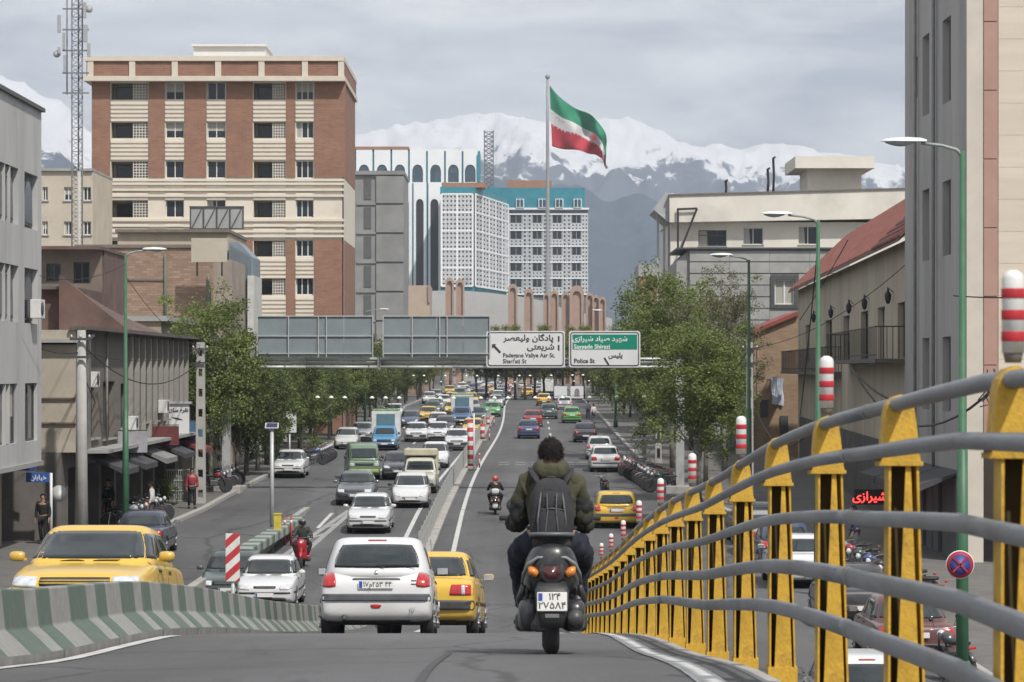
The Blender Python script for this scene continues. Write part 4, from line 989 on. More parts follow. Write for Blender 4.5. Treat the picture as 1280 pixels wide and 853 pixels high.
# ---------- saloon with boxy body (taxi, saloons)
def saloon(kind):
    boxy = kind == 'boxy'
    L_, W = (4.41, 1.72) if boxy else (4.35, 1.70)
    h = W/2; zh = .80 if boxy else .83
    st = [(-2.19, h*.86, .34, .78, .0), (-2.13, h*.93, .27, .90, .01), (-1.95, h*.975, .22, .945, .02), (-1.3, h*.995, .19, .955, .02), (-.6, h, .18, .95, .01), (.3, h, .18, .94, .01), (.95, h*.995, .19, .925, .015),
          (1.3, h*.985, .19, zh+.06, .03), (1.75, h*.96, .20, zh, .035), (2.06, h*.91, .23, zh-.06, .03), (2.17, h*.85, .30, zh-.14, .01), (2.21, h*.80, .36, zh-.20, 0)]
    lv = [(.86, 1.20, -1.62, h*.93), (.93, 1.06, -1.52, h*.915), (1.05, .86, -1.38, h*.87), (1.18, .63, -1.21, h*.82), (1.31, .42, -1.03, h*.765), (1.365, .31, -.93, h*.725), (1.39, .22, -.84, h*.68)]
    root, body, tree = car_frame('saloon_car', 'x', 'car', st, lv, L_, W, (1.32, -1.30), .295)
    patch(tree, [(-.70, .965), (.70, .965), (.575, 1.335), (-.575, 1.335)], 'F', trim, 'window_seal', root, .004, 14, 8, .12)
    patch(tree, [(-.675, .975), (.675, .975), (.56, 1.325), (-.56, 1.325)], 'F', carglass, 'windscreen', root, .009, 14, 8, .12)
    patch(tree, [(-.68, .985), (.68, .985), (.56, 1.32), (-.56, 1.32)], 'R', trim, 'window_seal', root, .004, 14, 8, .12)
    patch(tree, [(-.655, .995), (.655, .995), (.545, 1.31), (-.545, 1.31)], 'R', carglass, 'rear_window', root, .009, 14, 8, .12)
    for s in ('S+', 'S-'):
        patch(tree, [(.02, .975), (.86, .975), (.36, 1.30), (.02, 1.30)], s, carglass, 'side_window', root, .008, 8, 6)
        patch(tree, [(-.92, .975), (-.06, .975), (-.06, 1.30), (-.82, 1.30)], s, carglass, 'side_window', root, .008, 8, 6)
        patch(tree, [(-1.30, .985), (-.98, .985), (-.90, 1.27), (-.98, 1.27)], s, carglass, 'side_window', root, .008, 4, 6)
        patch(tree, [(-1.95, .50), (1.95, .50), (1.95, .555), (-1.95, .555)], s, trim, 'side_strip', root, .012, 30, 1, th=.012)
    door_bits(tree, root, .92, -.02, -.97, .28, .93, W)
    if boxy:
        for q in (1, -1):
            a = [(.45, .585), (.79, .60), (.77, .735), (.44, .72)]; a = a if q > 0 else sym(a)
            hl = patch(tree, a, 'F', lampc, 'headlight', root, .012, 8, 5, .15); 
        patch(tree, [(-.42, .60), (.42, .60), (.42, .71), (-.42, .71)], 'F', trim, 'grille', root, .008, 10, 3, .1)
        for z in (.63, .665): patch(tree, [(-.42, z), (.42, z), (.42, z+.012), (-.42, z+.012)], 'F', PAINT, 'grille_bar', root, .016, 10, 1)
        patch(tree, [(-.80, .40), (.80, .40), (.80, .555), (-.80, .555)], 'F', trim, 'front_bumper', root, .04, 16, 4, .1, th=.06)
        for q in (1, -1):
            a = [(.40, .66), (.80, .66), (.80, .84), (.43, .84)]; a = a if q > 0 else sym(a)
            patch(tree, a, 'R', lampr, 'taillight', root, .012, 8, 5, .12); b = [(.60, .67), (.66, .67), (.66, .83), (.60, .83)]; patch(tree, b if q > 0 else sym(b), 'R', lampc, 'reversing_light', root, .017, 2, 4)
        patch(tree, [(-.82, .42), (.82, .42), (.82, .58), (-.82, .58)], 'R', trim, 'rear_bumper', root, .045, 16, 4, .1, th=.07)
    else:
        for q in (1, -1):
            a = [(.40, .60), (.76, .63), (.74, .76), (.42, .73)]; patch(tree, a if q > 0 else sym(a), 'F', lampc, 'headlight', root, .012, 8, 5, .5)
            a = [(.46, .66), (.78, .66), (.76, .87), (.50, .87)]; patch(tree, a if q > 0 else sym(a), 'R', lampr, 'taillight', root, .012, 8, 5, .35)
        patch(tree, [(-.30, .64), (.30, .64), (.32, .71), (-.32, .71)], 'F', trim, 'grille', root, .008, 8, 3, .3)
        patch(tree, [(-.62, .29), (.62, .29), (.58, .40), (-.58, .40)], 'F', trim, 'air_intake', root, .008, 12, 3, .2)
        patch(tree, [(-.80, .50), (.80, .50), (.80, .545), (-.80, .545)], 'F', trim, 'bumper_strip', root, .016, 16, 1)
        patch(tree, [(-.80, .49), (.80, .49), (.80, .55), (-.80, .55)], 'R', trim, 'bumper_strip', root, .016, 16, 1)
    plate_on(root, 0, 2.27, .47, False, None); plate_on(root, 0, -2.27 if boxy else -2.235, .50 if boxy else .72, True, None)
    for s in (-1, 1): mirror(root, s*.92, .78, 1.0, PAINT if not boxy else PAINT)
    for s in (-1, 1): patch(tree, [(s*.05-.22*0-.3 if s < 0 else .05, .94), (-.05 if s < 0 else .35, .94), (-.12 if s < 0 else .22, .955), (-.38 if s < 0 else .12, .955)], 'F', trim, 'wiper', root, .02, 4, 1)
    MB().path([(.0, -.55, 1.41), (.0, -.75, 1.62)], .006, 4).build('aerial', trim, root)
    return root
# ---------- rounded hatchback
def hatchback(hero=False):
    W = 1.655; h = W/2; L_ = 3.84
    st = [(-1.90, h*.84, .36, .70, 0), (-1.86, h*.93, .26, .84, .0), (-1.72, h*.975, .20, .93, .01), (-1.2, h*1.0, .18, .97, .01), (-.5, h, .18, .955, .01), (.3, h, .18, .93, .01), (.85, h*.995, .18, .91, .02),
          (1.15, h*.985, .19, .85, .035), (1.5, h*.95, .20, .76, .04), (1.78, h*.87, .22, .64, .03), (1.88, h*.78, .29, .56, .0), (1.91, h*.72, .33, .52, 0)]
    lv = [(.84, 1.22, -1.84, h*.955), (.94, 1.02, -1.80, h*.945), (1.06, .80, -1.73, h*.90), (1.20, .55, -1.62, h*.845), (1.33, .30, -1.49, h*.79), (1.385, .14, -1.42, h*.75), (1.41, 0.0, -1.36, h*.70)]
    root, body, tree = car_frame('hatchback_car', 'x', 'car', st, lv, L_, W, (1.20, -1.22), .29, nose=4.6)
    patch(tree, [(-.66, .96), (.66, .96), (.56, 1.345), (-.56, 1.345)], 'F', carglass, 'windscreen', root, .009, 14, 8, .12)
    patch(tree, [(-.645, .975), (.645, .975), (.525, 1.325), (-.525, 1.325)], 'R', trim, 'window_seal', root, .005, 16, 8, .22)
    patch(tree, [(-.625, .985), (.625, .985), (.51, 1.315), (-.51, 1.315)], 'R', carglass, 'rear_window', root, .010, 16, 8, .22)
    for s in ('S+', 'S-'):
        patch(tree, [(-.05, .965), (.80, .965), (.26, 1.31), (-.05, 1.31)], s, carglass, 'side_window', root, .008, 8, 6)
        patch(tree, [(-1.25, .975), (-.13, .975), (-.13, 1.31), (-1.10, 1.29)], s, carglass, 'side_window', root, .008, 8, 6)
        patch(tree, [(-1.6, .48), (1.5, .46), (1.5, .52), (-1.6, .54)], s, trim, 'side_strip', root, .012, 24, 1, th=.012)
    door_bits(tree, root, .85, -.09, -.98, .28, .90, W)
    for q in (1, -1):
        a = [(.56, .70), (.80, .70), (.775, .90), (.60, .925)]; patch(tree, a if q > 0 else sym(a), 'R', lampr, 'taillight', root, .014, 8, 8, .45)
        a = [(.38, .50), (.66, .56), (.68, .73), (.46, .66)]; patch(tree, a if q > 0 else sym(a), 'F', lampc, 'headlight', root, .012, 8, 6, .5)
    patch(tree, [(-.36, .44), (.36, .44), (.30, .50), (-.30, .50)], 'F', trim, 'grille', root, .01, 8, 3, .3)
    patch(tree, [(-.50, .28), (.50, .28), (.46, .36), (-.46, .36)], 'F', trim, 'air_intake', root, .008, 12, 3, .2)
    patch(tree, [(-.79, .50), (.79, .50), (.775, .605), (-.775, .605)], 'R', M('bumper_grey', (.07, .075, .085), .6, .2, 6), 'bumper_strip', root, .022, 24, 4, .08, th=.03)
    patch(tree, [(-.36, .80), (.37, .80), (.33, .835), (-.33, .835)], 'R', M('shade_grey', (.10, .10, .10), .6), 'plate_recess', root, .005, 10, 2, .3, th=.004)
    patch(tree, [(-.06, .40), (.06, .40), (.085, .455), (-.085, .455)], 'R', lampr, 'fog_light', root, .012, 6, 4, .5)
    patch(tree, [(-.14, 1.375), (.14, 1.375), (.13, 1.395), (-.13, 1.395)], 'R', lampr, 'brake_light', root, .012, 6, 2, .2)
    MB().path([(.12, -1.815, .99), (-.0, -1.80, 1.02), (.58, -1.79, 1.03)], [.008, .012, .008], 5).build('rear_wiper', trim, root)
    MB().lathe([(.0, 0), (.032, 0), (.04, .004), (.04, .016), (0, .018)], (-.45, -1.895, .27), 12, 'y').build('exhaust', trim, root)
    patch(tree, [(-.03, .885), (.03, .885), (.02, .945), (-.02, .945)], 'R', chrome, 'badge', root, .012, 3, 3, .5)
    patch(tree, [(.50, .735), (.60, .735), (.60, .75), (.50, .75)], 'R', trim, 'badge', root, .007, 3, 1); patch(tree, [(.50, .785), (.57, .785), (.57, .80), (.50, .80)], 'R', trim, 'badge', root, .007, 3, 1)
    plate_on(root, 0.0, -1.925, .735, True, '۱۷م۲۵۳ ۴۴' if hero else None); plate_on(root, 0, 1.93, .42, False, None)
    if hero: text('۱۷', .09, M('sticker_grey', (.35, .35, .35), .7), root, (.52, -1.915, .375), name='sticker_digits', ext=.001, bold=.003)
    for s in (-1, 1): mirror(root, s*.90, .72, .98, trim)
    return root
def van(mini=True):
    W = 1.72; h = W/2
    st = [(-2.1, h*.93, .30, 1.05, 0), (-2.04, h*.99, .22, 1.08, 0), (-1.3, h, .20, 1.08, 0), (0, h, .20, 1.08, 0), (1.3, h, .20, 1.08, 0), (1.95, h*.98, .22, 1.06, 0), (2.10, h*.92, .28, 1.0, 0), (2.14, h*.86, .36, .92, 0)]
    lv = [(1.0, 2.08, -2.06, h*.985), (1.1, 2.0, -2.05, h*.975), (1.4, 1.80, -2.0, h*.94), (1.7, 1.58, -1.93, h*.89), (1.78, 1.45, -1.86, h*.84), (1.82, 1.3, -1.76, h*.76)]
    root, body, tree = car_frame('passenger_van', 'x', 'van', st, lv, 4.2, W, (1.35, -1.3), .31, nose=7)
    patch(tree, [(-.72, 1.12), (.72, 1.12), (.66, 1.62), (-.66, 1.62)], 'F', carglass, 'windscreen', root, .009, 14, 8, .15); patch(tree, [(-.66, 1.15), (.66, 1.15), (.62, 1.6), (-.62, 1.6)], 'R', carglass, 'rear_window', root, .009, 10, 6, .15)
    for s in ('S+', 'S-'):
        for a, b, c in ((.75, 1.7, 1.35), (-.35, .65, .65), (-1.75, -.45, -.45)): patch(tree, [(a, 1.14), (b, 1.14), (c, 1.6), (a, 1.6)], s, carglass, 'side_window', root, .008, 6, 6)
    for q in (1, -1):
        a = [(.5, .72), (.76, .72), (.76, .90), (.5, .90)]; patch(tree, a if q > 0 else sym(a), 'F', lampc, 'headlight', root, .012, 6, 6, .8)
        a = [(.62, .7), (.78, .7), (.78, 1.0), (.62, 1.0)]; patch(tree, a if q > 0 else sym(a), 'R', lampr, 'taillight', root, .012, 4, 6)
    patch(tree, [(-.46, .74), (.46, .74), (.46, .88), (-.46, .88)], 'F', trim, 'grille', root, .008, 8, 3); patch(tree, [(-.83, .38), (.83, .38), (.83, .56), (-.83, .56)], 'F', M('van_bumper', (.30, .36, .12), .6, .2, 4), 'front_bumper', root, .05, 14, 3, .1, th=.06)
    plate_on(root, 0, 2.22, .48, False, None); plate_on(root, 0, -2.12, .6, True, None)
    for s in (-1, 1): mirror(root, s*.95, 1.75, 1.18, trim, .16, .2)
    return root
def pickup(load='bed', W=1.66):
    h = W/2
    st = [(-2.3, h*.96, .42, .78, 0), (-2.26, h*.99, .40, .80, 0), (-.6, h*.99, .36, .82, 0), (-.45, h, .30, .95, 0), (.5, h, .26, 1.0, 0), (.95, h*.99, .26, 1.0, .01), (1.5, h*.97, .28, .95, .03), (2.05, h*.94, .30, .88, .03), (2.22, h*.90, .36, .80, 0), (2.26, h*.86, .42, .72, 0)]
    lv = [(.94, .98, -.42, h*.94), (1.05, .86, -.42, h*.92), (1.3, .62, -.41, h*.86), (1.50, .42, -.38, h*.80), (1.56, .32, -.33, h*.75), (1.59, .2, -.26, h*.68)]
    root, body, tree = car_frame('pickup_truck', 'x', 'truck', st, lv, 4.4, W, (1.45, -1.35), .32, nose=7)
    patch(tree, [(-.66, 1.06), (.66, 1.06), (.58, 1.47), (-.58, 1.47)], 'F', carglass, 'windscreen', root, .009, 12, 6, .15)
    for s in ('S+', 'S-'): patch(tree, [(-.25, 1.05), (.72, 1.05), (.40, 1.44), (-.22, 1.44)], s, carglass, 'side_window', root, .008, 6, 6)
    for q in (1, -1): a = [(.48, .60), (.72, .60), (.72, .76), (.48, .76)]; patch(tree, a if q > 0 else sym(a), 'F', lampc, 'headlight', root, .012, 6, 6, .7)
    patch(tree, [(-.44, .60), (.44, .60), (.44, .76), (-.44, .76)], 'F', trim, 'grille', root, .01, 8, 3); patch(tree, [(-.80, .40), (.80, .40), (.80, .53), (-.80, .53)], 'F', chrome if load == 'box' else trim, 'front_bumper', root, .05, 12, 3, .1, th=.06)
    plate_on(root, 0, 2.34, .47, False, None)
    for s in (-1, 1): mirror(root, s*.93, .75, 1.12, trim, .13, .18)
    if load == 'box':
        MB().bbox(-.95, .95, -2.5, -.47, .86, 2.55, .03).build('cargo_box', M('box_white', (.60, .61, .60), .6, .08, 2, dirt=(.4, .4, .38)), root)
        MB().bbox(-.62, .62, -.468, -.44, 1.62, 2.38, .01).build('box_panel', M('box_blue_panel', (.10, .18, .22), .4, .15, 2), root)
        MB().bbox(-.9, .9, -2.4, -.55, 2.553, 2.68, .03).build('cargo_box_lid', M('box_green', (.16, .26, .14), .8, .3, 3), root)
    else:
        mb = MB()
        for x0, x1, y0, y1 in ((-.86, .86, -.52, -.48), (-.86, .86, -2.34, -2.30), (-.86, -.82, -2.3, -.52), (.82, .86, -2.3, -.52)): mb.box(x0, x1, y0, y1, .8, 1.22)
        mb.build('cargo_bed', PAINT, root)
        MB().bbox(-.80, .80, -2.25, -.55, 1.0, 1.95, .12).build('cargo_cover', M('cream_canvas', (.46, .44, .33), .9, .15, 2, dirt=(.3, .28, .2)), root)
        mb = MB(); mb.bbox(-.78, .78, -.9, .25, 1.72, 2.02, .05); mb.build('roof_load', M('cream_canvas'), root)
    return root
def pitch_for(d, toward): a = math.atan(slope(d)); return -a if toward else a
def place(proto, px, d, toward, label, color, group, first=[], X=None, yaw=0.0, name=None, cat=None, dz=0.0, x=None, scale=None, zf=None):
    c = proto if proto not in first else copy_tree(proto)
    if c is proto: first.append(proto)
    xx = PX(px, d) if x is None else x; on = d + 2.1 > 121 or -8.7 < xx < 2.0
    c.location = (xx, d + 2.1, (gz if on else gl)(d + 2.1) - (.02 if d > 119 or not on else 0) + dz)
    c.rotation_euler = (pitch_for(d + 2.1, toward) if on else 0, 0, (math.pi if toward else 0) + yaw)
    c['label'] = label; 
    if cat: c['category'] = cat
    if group: c['group'] = group
    if name: c.name = name
    if scale: c.scale = scale
    paint(c, color); return c
YEL = (.62, .39, .03); WHI = (.60, .61, .62)
boxy = saloon('boxy'); roundy = saloon('round'); hatch0 = hatchback(True); hatch = hatchback(False); vanp = van(); pick = pickup('bed'); boxt = pickup('box', 1.75)
g1 = 'cars coming towards the camera'; g2 = 'cars driving away from the camera'; gt = 'yellow taxis'
# -- near ones; d is the distance of the nearest bumper
taxi = place(boxy, 117, 33.6, True, 'yellow taxi saloon facing the camera behind the striped barrier, left foreground', YEL, gt, name='taxi_saloon', cat='taxi', x=-5.17, dz=-.05)
# people seen through the glass are only dark shapes in the photo: two seats and a driver outline behind the windscreen
place(hatch0, 468, 40.3, False, 'white hatchback seen from behind, nearest white car, with dark bumper strip and number plate', WHI, None, yaw=R(.3))
place(boxy, 545, 46.8, False, 'yellow taxi saloon seen from behind, half hidden by the white hatchback', YEL, gt, name='taxi_saloon', cat='taxi', x=-1.36, yaw=R(-2))
place(roundy, 331, 78, True, 'white car with only its roof and windscreen showing above the barrier end', WHI, g1)
place(boxy, 249, 80, True, 'dark green car low behind the striped barrier, left of the red and white chevron board', (.03, .055, .05), g1, x=-8.0)
place(roundy, 172, 91, False, 'dark blue car driving away along the left side street beyond the near taxi', (.025, .035, .07), g2, zf=gl)
place(roundy, 460, 108, True, 'white saloon with wing mirrors folded out, first oncoming car above the white hatchback', WHI, g1)
place(hatch, 512, 122, True, 'white small hatchback coming up beside the median fence, second in its lane', WHI, g1)
place(boxy, 443, 124, True, 'grey saloon with square nose coming on in the left lane below the green van', (.12, .13, .14), g1)
place(vanp, 450, 146, True, 'old green passenger van with yellow bumper in the left oncoming lane', (.13, .20, .13), g1, yaw=R(6))
place(pick, 524, 133, True, 'cream pickup truck with a cream covered load, behind the second white hatchback', (.50, .49, .41), g1)
place(roundy, 497, 146, True, 'dark grey saloon between the green van and the cream pickup', (.055, .06, .075), g1)
place(boxt, 480, 188, True, 'blue pickup truck with a tall white cargo box, behind the green van', (.05, .22, .42), g1)
place(hatch, 543, 160, True, 'white hatchback partly hidden behind the cream pickup truck', WHI, g1)
place(boxy, 571, 188, True, 'white saloon with flat bonnet right beside the striped traffic post', (.58, .59, .60), g1)
place(roundy, 547, 206, True, 'white saloon with dark windscreen, third white car up in the middle lane', WHI, g1)
place(boxy, 591, 215, True, 'yellow taxi half hidden behind the white saloon by the striped post', YEL, gt, name='taxi_saloon', cat='taxi')
place(boxt, 577, 244, True, 'blue flat fronted truck farther up the middle lane', (.06, .12, .25), g1)
place(hatch, 547, 232, True, 'white hatchback in line behind the white saloons, left of the blue truck', WHI, g1)
place(roundy, 597, 250, True, 'small dark green saloon right of the blue truck', (.03, .08, .06), g1)
place(roundy, 615, 270, True, 'bright green saloon coming on next to the median line', (.08, .38, .10), g1)
place(roundy, 360, 148, True, 'white saloon standing at the left kerb under the trees', WHI, g1)
place(hatch, 432, 190, True, 'pale hatchback hidden behind the roof of the green van', (.5, .52, .5), g1)
place(roundy, 452, 205, True, 'silver grey saloon behind the green van roof, by the trees', (.3, .31, .32), g1)
for px, d, pr_, cc, lb, yw in ((520, 205, boxy, WHI, 'white saloon left of the middle white cars', 0), (535, 252, roundy, YEL, 'yellow taxi behind the white hatchbacks in the middle lane', 0), (512, 238, hatch, (.05, .07, .12), 'dark blue hatchback farther up the left lane', 0), (566, 272, boxy, YEL, 'yellow taxi beyond the blue flat fronted truck', 0),
        (492, 262, roundy, WHI, 'white saloon far up by the left trees', 0), (590, 283, roundy, (.3, .31, .33), 'silver saloon left of the bright green saloon', 0), (540, 275, boxy, (.04, .09, .09), 'dark teal saloon in the far middle lane', 0), (474, 225, hatch, (.45, .46, .46), 'pale grey hatchback beyond the tall white cargo box', 0), (556, 222, hatch, (.035, .035, .04), 'black hatchback between white saloons in the middle lane', 0)):
    c = place(pr_, px, d, True, lb, cc, gt if cc is YEL else g1)
    if cc is YEL: c['category'] = 'taxi'; c.name = 'taxi_saloon'
# -- going away on the right-hand side
place(hatch, 771, 107, False, 'yellow taxi seen from behind, right of the scooter rider and behind the banded tubes', YEL, gt, name='taxi_hatchback', cat='taxi', scale=(1.04, 1, .96))
place(roundy, 757, 155, False, 'white saloon with dark rear window driving away on the right', WHI, g2)
place(hatch, 750, 172, False, 'white car just in front of the white saloon on the right side', (.52, .55, .55), g2)
place(boxy, 732, 204, False, 'dark saloon driving away, beside the trees on the right', (.04, .04, .06), g2)
place(roundy, 715, 250, False, 'bright green saloon driving away near the white billboard', (.10, .36, .08), g2)
place(roundy, 661, 212, False, 'dark blue saloon driving away just above the riders head', (.04, .06, .17), g2)
place(roundy, 666, 240, False, 'dark red saloon driving away in the middle of the right half', (.26, .03, .03), g2)
place(hatch, 686, 262, False, 'dark teal hatchback beside the red saloon', (.05, .12, .12), g2)
place(boxy, 680, 322, False, 'yellow taxi far up on the right half, under the white billboard', YEL, gt, name='taxi_saloon', cat='taxi')
place(boxy, 659, 385, False, 'yellow taxi far up beside the median edge line', YEL, gt, name='taxi_saloon', cat='taxi')
place(boxt, 685, 388, False, 'far blue truck driving away beyond the taxis', (.07, .16, .30), g2)
place(hatch, 706, 300, False, 'white hatchback parked by the far white billboard', WHI, g2)
place(boxy, 670, 420, False, 'far silver saloon between the distant taxis', (.3, .3, .32), g2)
# -- parked in the lower side street, seen through the guard rail
place(roundy, 1010, 78, False, 'white saloon parked in the lower street, seen between the rail posts', WHI, 'cars parked below the ramp', x=8.0, zf=gl)
place(hatch, 1085, 45, False, 'white hatchback parked lowest, at the bottom right behind the grey tubes', WHI, 'cars parked below the ramp', x=5.7, zf=gl)
for i, (d, x, pr_, cc, lb) in enumerate(((66, 8.1, boxy, (.03, .03, .035), 'black saloon parked in the lower street behind the third nearest rail post'), (84.5, 8.2, hatch, (.05, .07, .13), 'dark blue hatchback parked in the lower street beyond the white saloon'), (91, 8.3, boxy, (.25, .25, .26), 'silver saloon parked in the lower street near the shops'), (97, 8.4, roundy, (.04, .045, .05), 'charcoal saloon parked at the end of the row below the ramp'), (57, 8.1, roundy, (.10, .03, .03), 'maroon saloon parked in the lower street close to the nearest lamp'))):
    place(pr_, 1000, d, False, lb, cc, 'cars parked below the ramp', x=x)
# -- the dense far traffic
cols_ = [(YEL, 'yellow'), (WHI, 'white'), ((.06, .09, .18), 'dark blue'), ((.3, .31, .33), 'silver'), ((.03, .03, .035), 'black'), ((.04, .10, .10), 'dark green'), ((.48, .48, .46), 'pale grey'), ((.22, .05, .04), 'maroon')]
ORD = ['first', 'second', 'third', 'fourth', 'fifth', 'sixth', 'seventh', 'eighth', 'ninth', 'tenth', 'eleventh', 'twelfth', 'thirteenth']
lanes = [-3.0, -5.7, -8.5, -11.0]; far_n = 0
r2 = random.Random(21)
for row in range(13):
    d = 285 + row * 21
    for li, lx in enumerate(lanes):
        if r2.random() < .16 or (row == 0 and li == 0): continue
        if li == 3 and r2.random() < .4: continue
        dd = d + r2.uniform(-5, 5) + li*3; x = lx - .9 + drift(dd) + r2.uniform(-.25, .25)
        cc, cn = r2.choice(cols_ if r2.random() < .8 else cols_[:2]); pr = r2.choice([boxy, roundy, hatch, roundy])
        c = place(pr, 640, dd, True, '%s car in the far oncoming queue, %s lane, %s row up the street' % (cn, ('innermost', 'second', 'third', 'outer')[li], ORD[row]), cc, 'far oncoming traffic queue', x=x); far_n += 1
        if cn == 'yellow': c['category'] = 'taxi'; c.name = 'taxi_saloon' if pr is not hatch else 'taxi_hatchback'
for row in range(6):
    d = 430 + row*26
    for lx in (2.0, 5.0):
        if r2.random() < .35: continue
        cc, cn = r2.choice(cols_); c = place(r2.choice([boxy, roundy, hatch]), 640, d + r2.uniform(-6, 6), False, '%s car driving away far up the street, %s row, %s lane' % (cn, ORD[row], 'left' if lx < 3 else 'right'), cc, 'far outgoing traffic', x=lx - 3.4 + drift(d))
# ================================================================ LEFT SIDE OF THE STREET
plast = M('grey_plaster', (.41, .41, .405), .9, .10, .6, .15, dirt=(.24, .245, .25), dscale=.9, stretch=(1, 1, .16))
creamw = M('cream_wall', (.37, .33, .27), .9, .1, .8, .1, dirt=(.25, .21, .17), dscale=.6); darkshop = M('shop_dark', (.045, .045, .048), .8, .3, .8)
brownm = M('rusty_sheet', (.11, .07, .06), .8, .3, .8, .2, dirt=(.16, .08, .05), dscale=.9); shut = M('roller_shutter', (.11, .115, .12), .6, .15, 1); brickold = M_brick('old_brick', (.31, .21, .15), (.22, .145, .105), (.17, .14, .115), bw=.42, bh=.14)
greyst = M('grey_stone', (.30, .30, .29), .85, .12, .8, .1, dirt=(.22, .22, .21), dscale=.5)
LX = -15.75
g = thing('grey_house', 'grey plastered corner building with arched windows, cut by the left picture edge', 'building')
def arched(root, P, t, ops, dep, n, mat):
    for (a, b, c, d_) in ops:
        w, h = b-a, d_-c; k = ('arch', round(w, 2), round(h, 2))
        if k not in WC:
            ap = arch_poly(0, w*.36, .12, h-.14); WC[k] = (MB().prism(ap, -.03, .02, 'y').mesh('window', wind), MB().prism(arch_poly(0, w*.30, .2, h-.24), -.05, -.032, 'y').mesh('pane', glass), MB().quad((-w/2, .04, 0), (w/2, .04, 0), (w/2, .04, h), (-w/2, .04, h)).mesh('panel', mat, fix=False))
        q = P((a+b)/2, c, dep - .05); ang = math.atan2(t.y, t.x)
        f = link_mesh('window', WC[k][0], root, q, (0, 0, ang)); link_mesh('pane', WC[k][1], f); link_mesh('panel', WC[k][2], root, q, (0, 0, ang))
        for zz in (.35, .6, .85): pass
ops = []
for k in range(6):
    for (u0, u1) in ((88.4, 90.8), (91.9, 94.5)):
        for (z0, z1) in ((4.55, 6.35), (1.45, 3.25)): ops.append((u0 - 5.2*k - 60, u1 - 5.2*k - 60, z0, z1))
opl = []
for k in range(6):
    for (u0, u1) in ((88.5, 90.6), (92.0, 94.4)): opl.append((u0 - 5.2*k - 60, u1 - 5.2*k - 60, -2.4, -.5))
mbw = MB(); P, t, n = wall_face(mbw, (LX, 60), (LX, 95.2), -3.1, 8.55, ops + opl, .2)
mbw.quad((LX, 95.2, -3.1), (LX-14, 95.2, -3.1), (LX-14, 95.2, 8.55), (LX, 95.2, 8.55)); mbw.quad((LX, 60, -3.1), (LX, 95.2, -3.1), (LX-14, 95.2, -3.1), (LX-14, 60, -3.1)); mbw.quad((LX-14, 60, -3.1), (LX, 60, -3.1), (LX, 60, 8.55), (LX-14, 60, 8.55))
mbw.build('wall', plast, g, fix=False); arched(g, P, t, ops, .2, n, M('window_panel', (.16, .165, .17), .9)); put_windows(g, P, t, opl, .2, 'dark')
MB().box(LX-14, LX+.12, 59.9, 95.3, 8.55, 8.68).build('roof_edge', M('dark_edge', (.09, .09, .09), .7), g)
MB().box(LX-.1, LX+.07, 60, 95.25, -3.25, -3.1).build('ledge', greyst, g)
gm = MB(); P2, _, _ = wall_face(gm, (LX-1.3, 60), (LX-1.3, 95), LOW-.1, -3.1, [(2+4.6*i, 5.6+4.6*i, LOW+.1, -3.7) for i in range(7)], .3); gm.quad((LX-1.3, 95, LOW), (LX-9, 95, LOW), (LX-9, 95, -3.1), (LX-1.3, 95, -3.1)); gm.build('ground_floor_wall', M('tan_pillar', (.30, .27, .21), .9, .15, 1), g, fix=False)
for i in range(7): MB().box(LX-1.65, LX-1.55, 62+4.6*i, 65.6+4.6*i, LOW+.1, -3.7).build('shutter', shut, g)
ac = thing('air_conditioner', 'white air conditioner box on the grey corner wall under an arched window', 'air conditioner', (LX, 93.3, 1.62))
MB().bbox(0.02, .36, -.45, .45, 0, .62, .02).build('case', M('white_box', (.58, .58, .56), .6, .1, 3), ac); MB().lathe([(0, 0), (.22, 0), (.22, .02), (0, .02)], (.365, -.15, .31), 14, 'x').build('fan_grille', trim, ac)
# row house beyond it
rh = thing('cream_row_house', 'cream and brown two storey row house above dark shops on the left', 'building')
RX0 = -14.95
MB().quad((-30, 97.5, -2.9), (RX0, 97.5, -2.9), (RX0, 97.5, .86), (-30, 97.5, .86)).build('end_wall', creamw, rh, fix=False)
for z in (-1.05, -1.9): MB().box(-16.3, RX0+.02, 97.40, 97.495, z-.03, z+.03).build('batten', M('brown_trim', (.13, .09, .07), .8), rh)
MB().box(-16.4, RX0+.2, 97.1, 97.5, .86, .98).build('coping', greyst, rh)
ops = [(2.2, 5.2, -2.5, -.4), (6.4, 9.6, -2.6, -.5), (11.2, 13.2, -2.3, -.6), (14.6, 16.2, -2.2, .2), (18.0, 19.6, -2.2, .2), (21.2, 22.8, -2.2, .2), (24.6, 26.2, -2.2, .2), (28, 29.6, -2.2, .2), (31.5, 33.2, -2.2, .2)]
weath = M('weathered_wall', (.145, .13, .11), .9, .25, .8, .15, dirt=(.09, .085, .08), dscale=.8, stretch=(1, 1, .3))
o_, P, t, n = facade(rh, (RX0, 97.5), (RX0, 133), -2.9, 1.3, ops, weath, .3, 'dark', greyst)
mb = MB(); mb.quad((RX0, 133, -6), (-30, 133, -6), (-30, 133, 1.3), (RX0, 133, 1.3)); mb.quad((RX0, 97.5, 1.3), (RX0, 133, 1.3), (-30, 133, 1.3), (-30, 97.5, 1.3)); mb.quad((-30, 97.5, .8), (RX0, 97.5, .8), (RX0, 97.5, 1.3), (-30, 97.5, 1.3)); mb.build('wall', creamw, rh, fix=False)
pil = MB().box(-.02, .16, -.14, .14, -2.9, 1.2).mesh('pilaster', M('pilaster_white', (.27, .26, .235), .8, .1, 2))
for k in range(11): link_mesh('pilaster', pil, rh, (RX0, 111.0 + k*1.9, 0))
MB().box(RX0-.2, RX0+.55, 97.3, 133, 1.3, 1.42).build('eave', M('eave_dark', (.10, .085, .075), .8), rh)
MB().box(RX0, RX0+.9, 99, 133, -2.98, -2.86).build('ledge', greyst, rh)
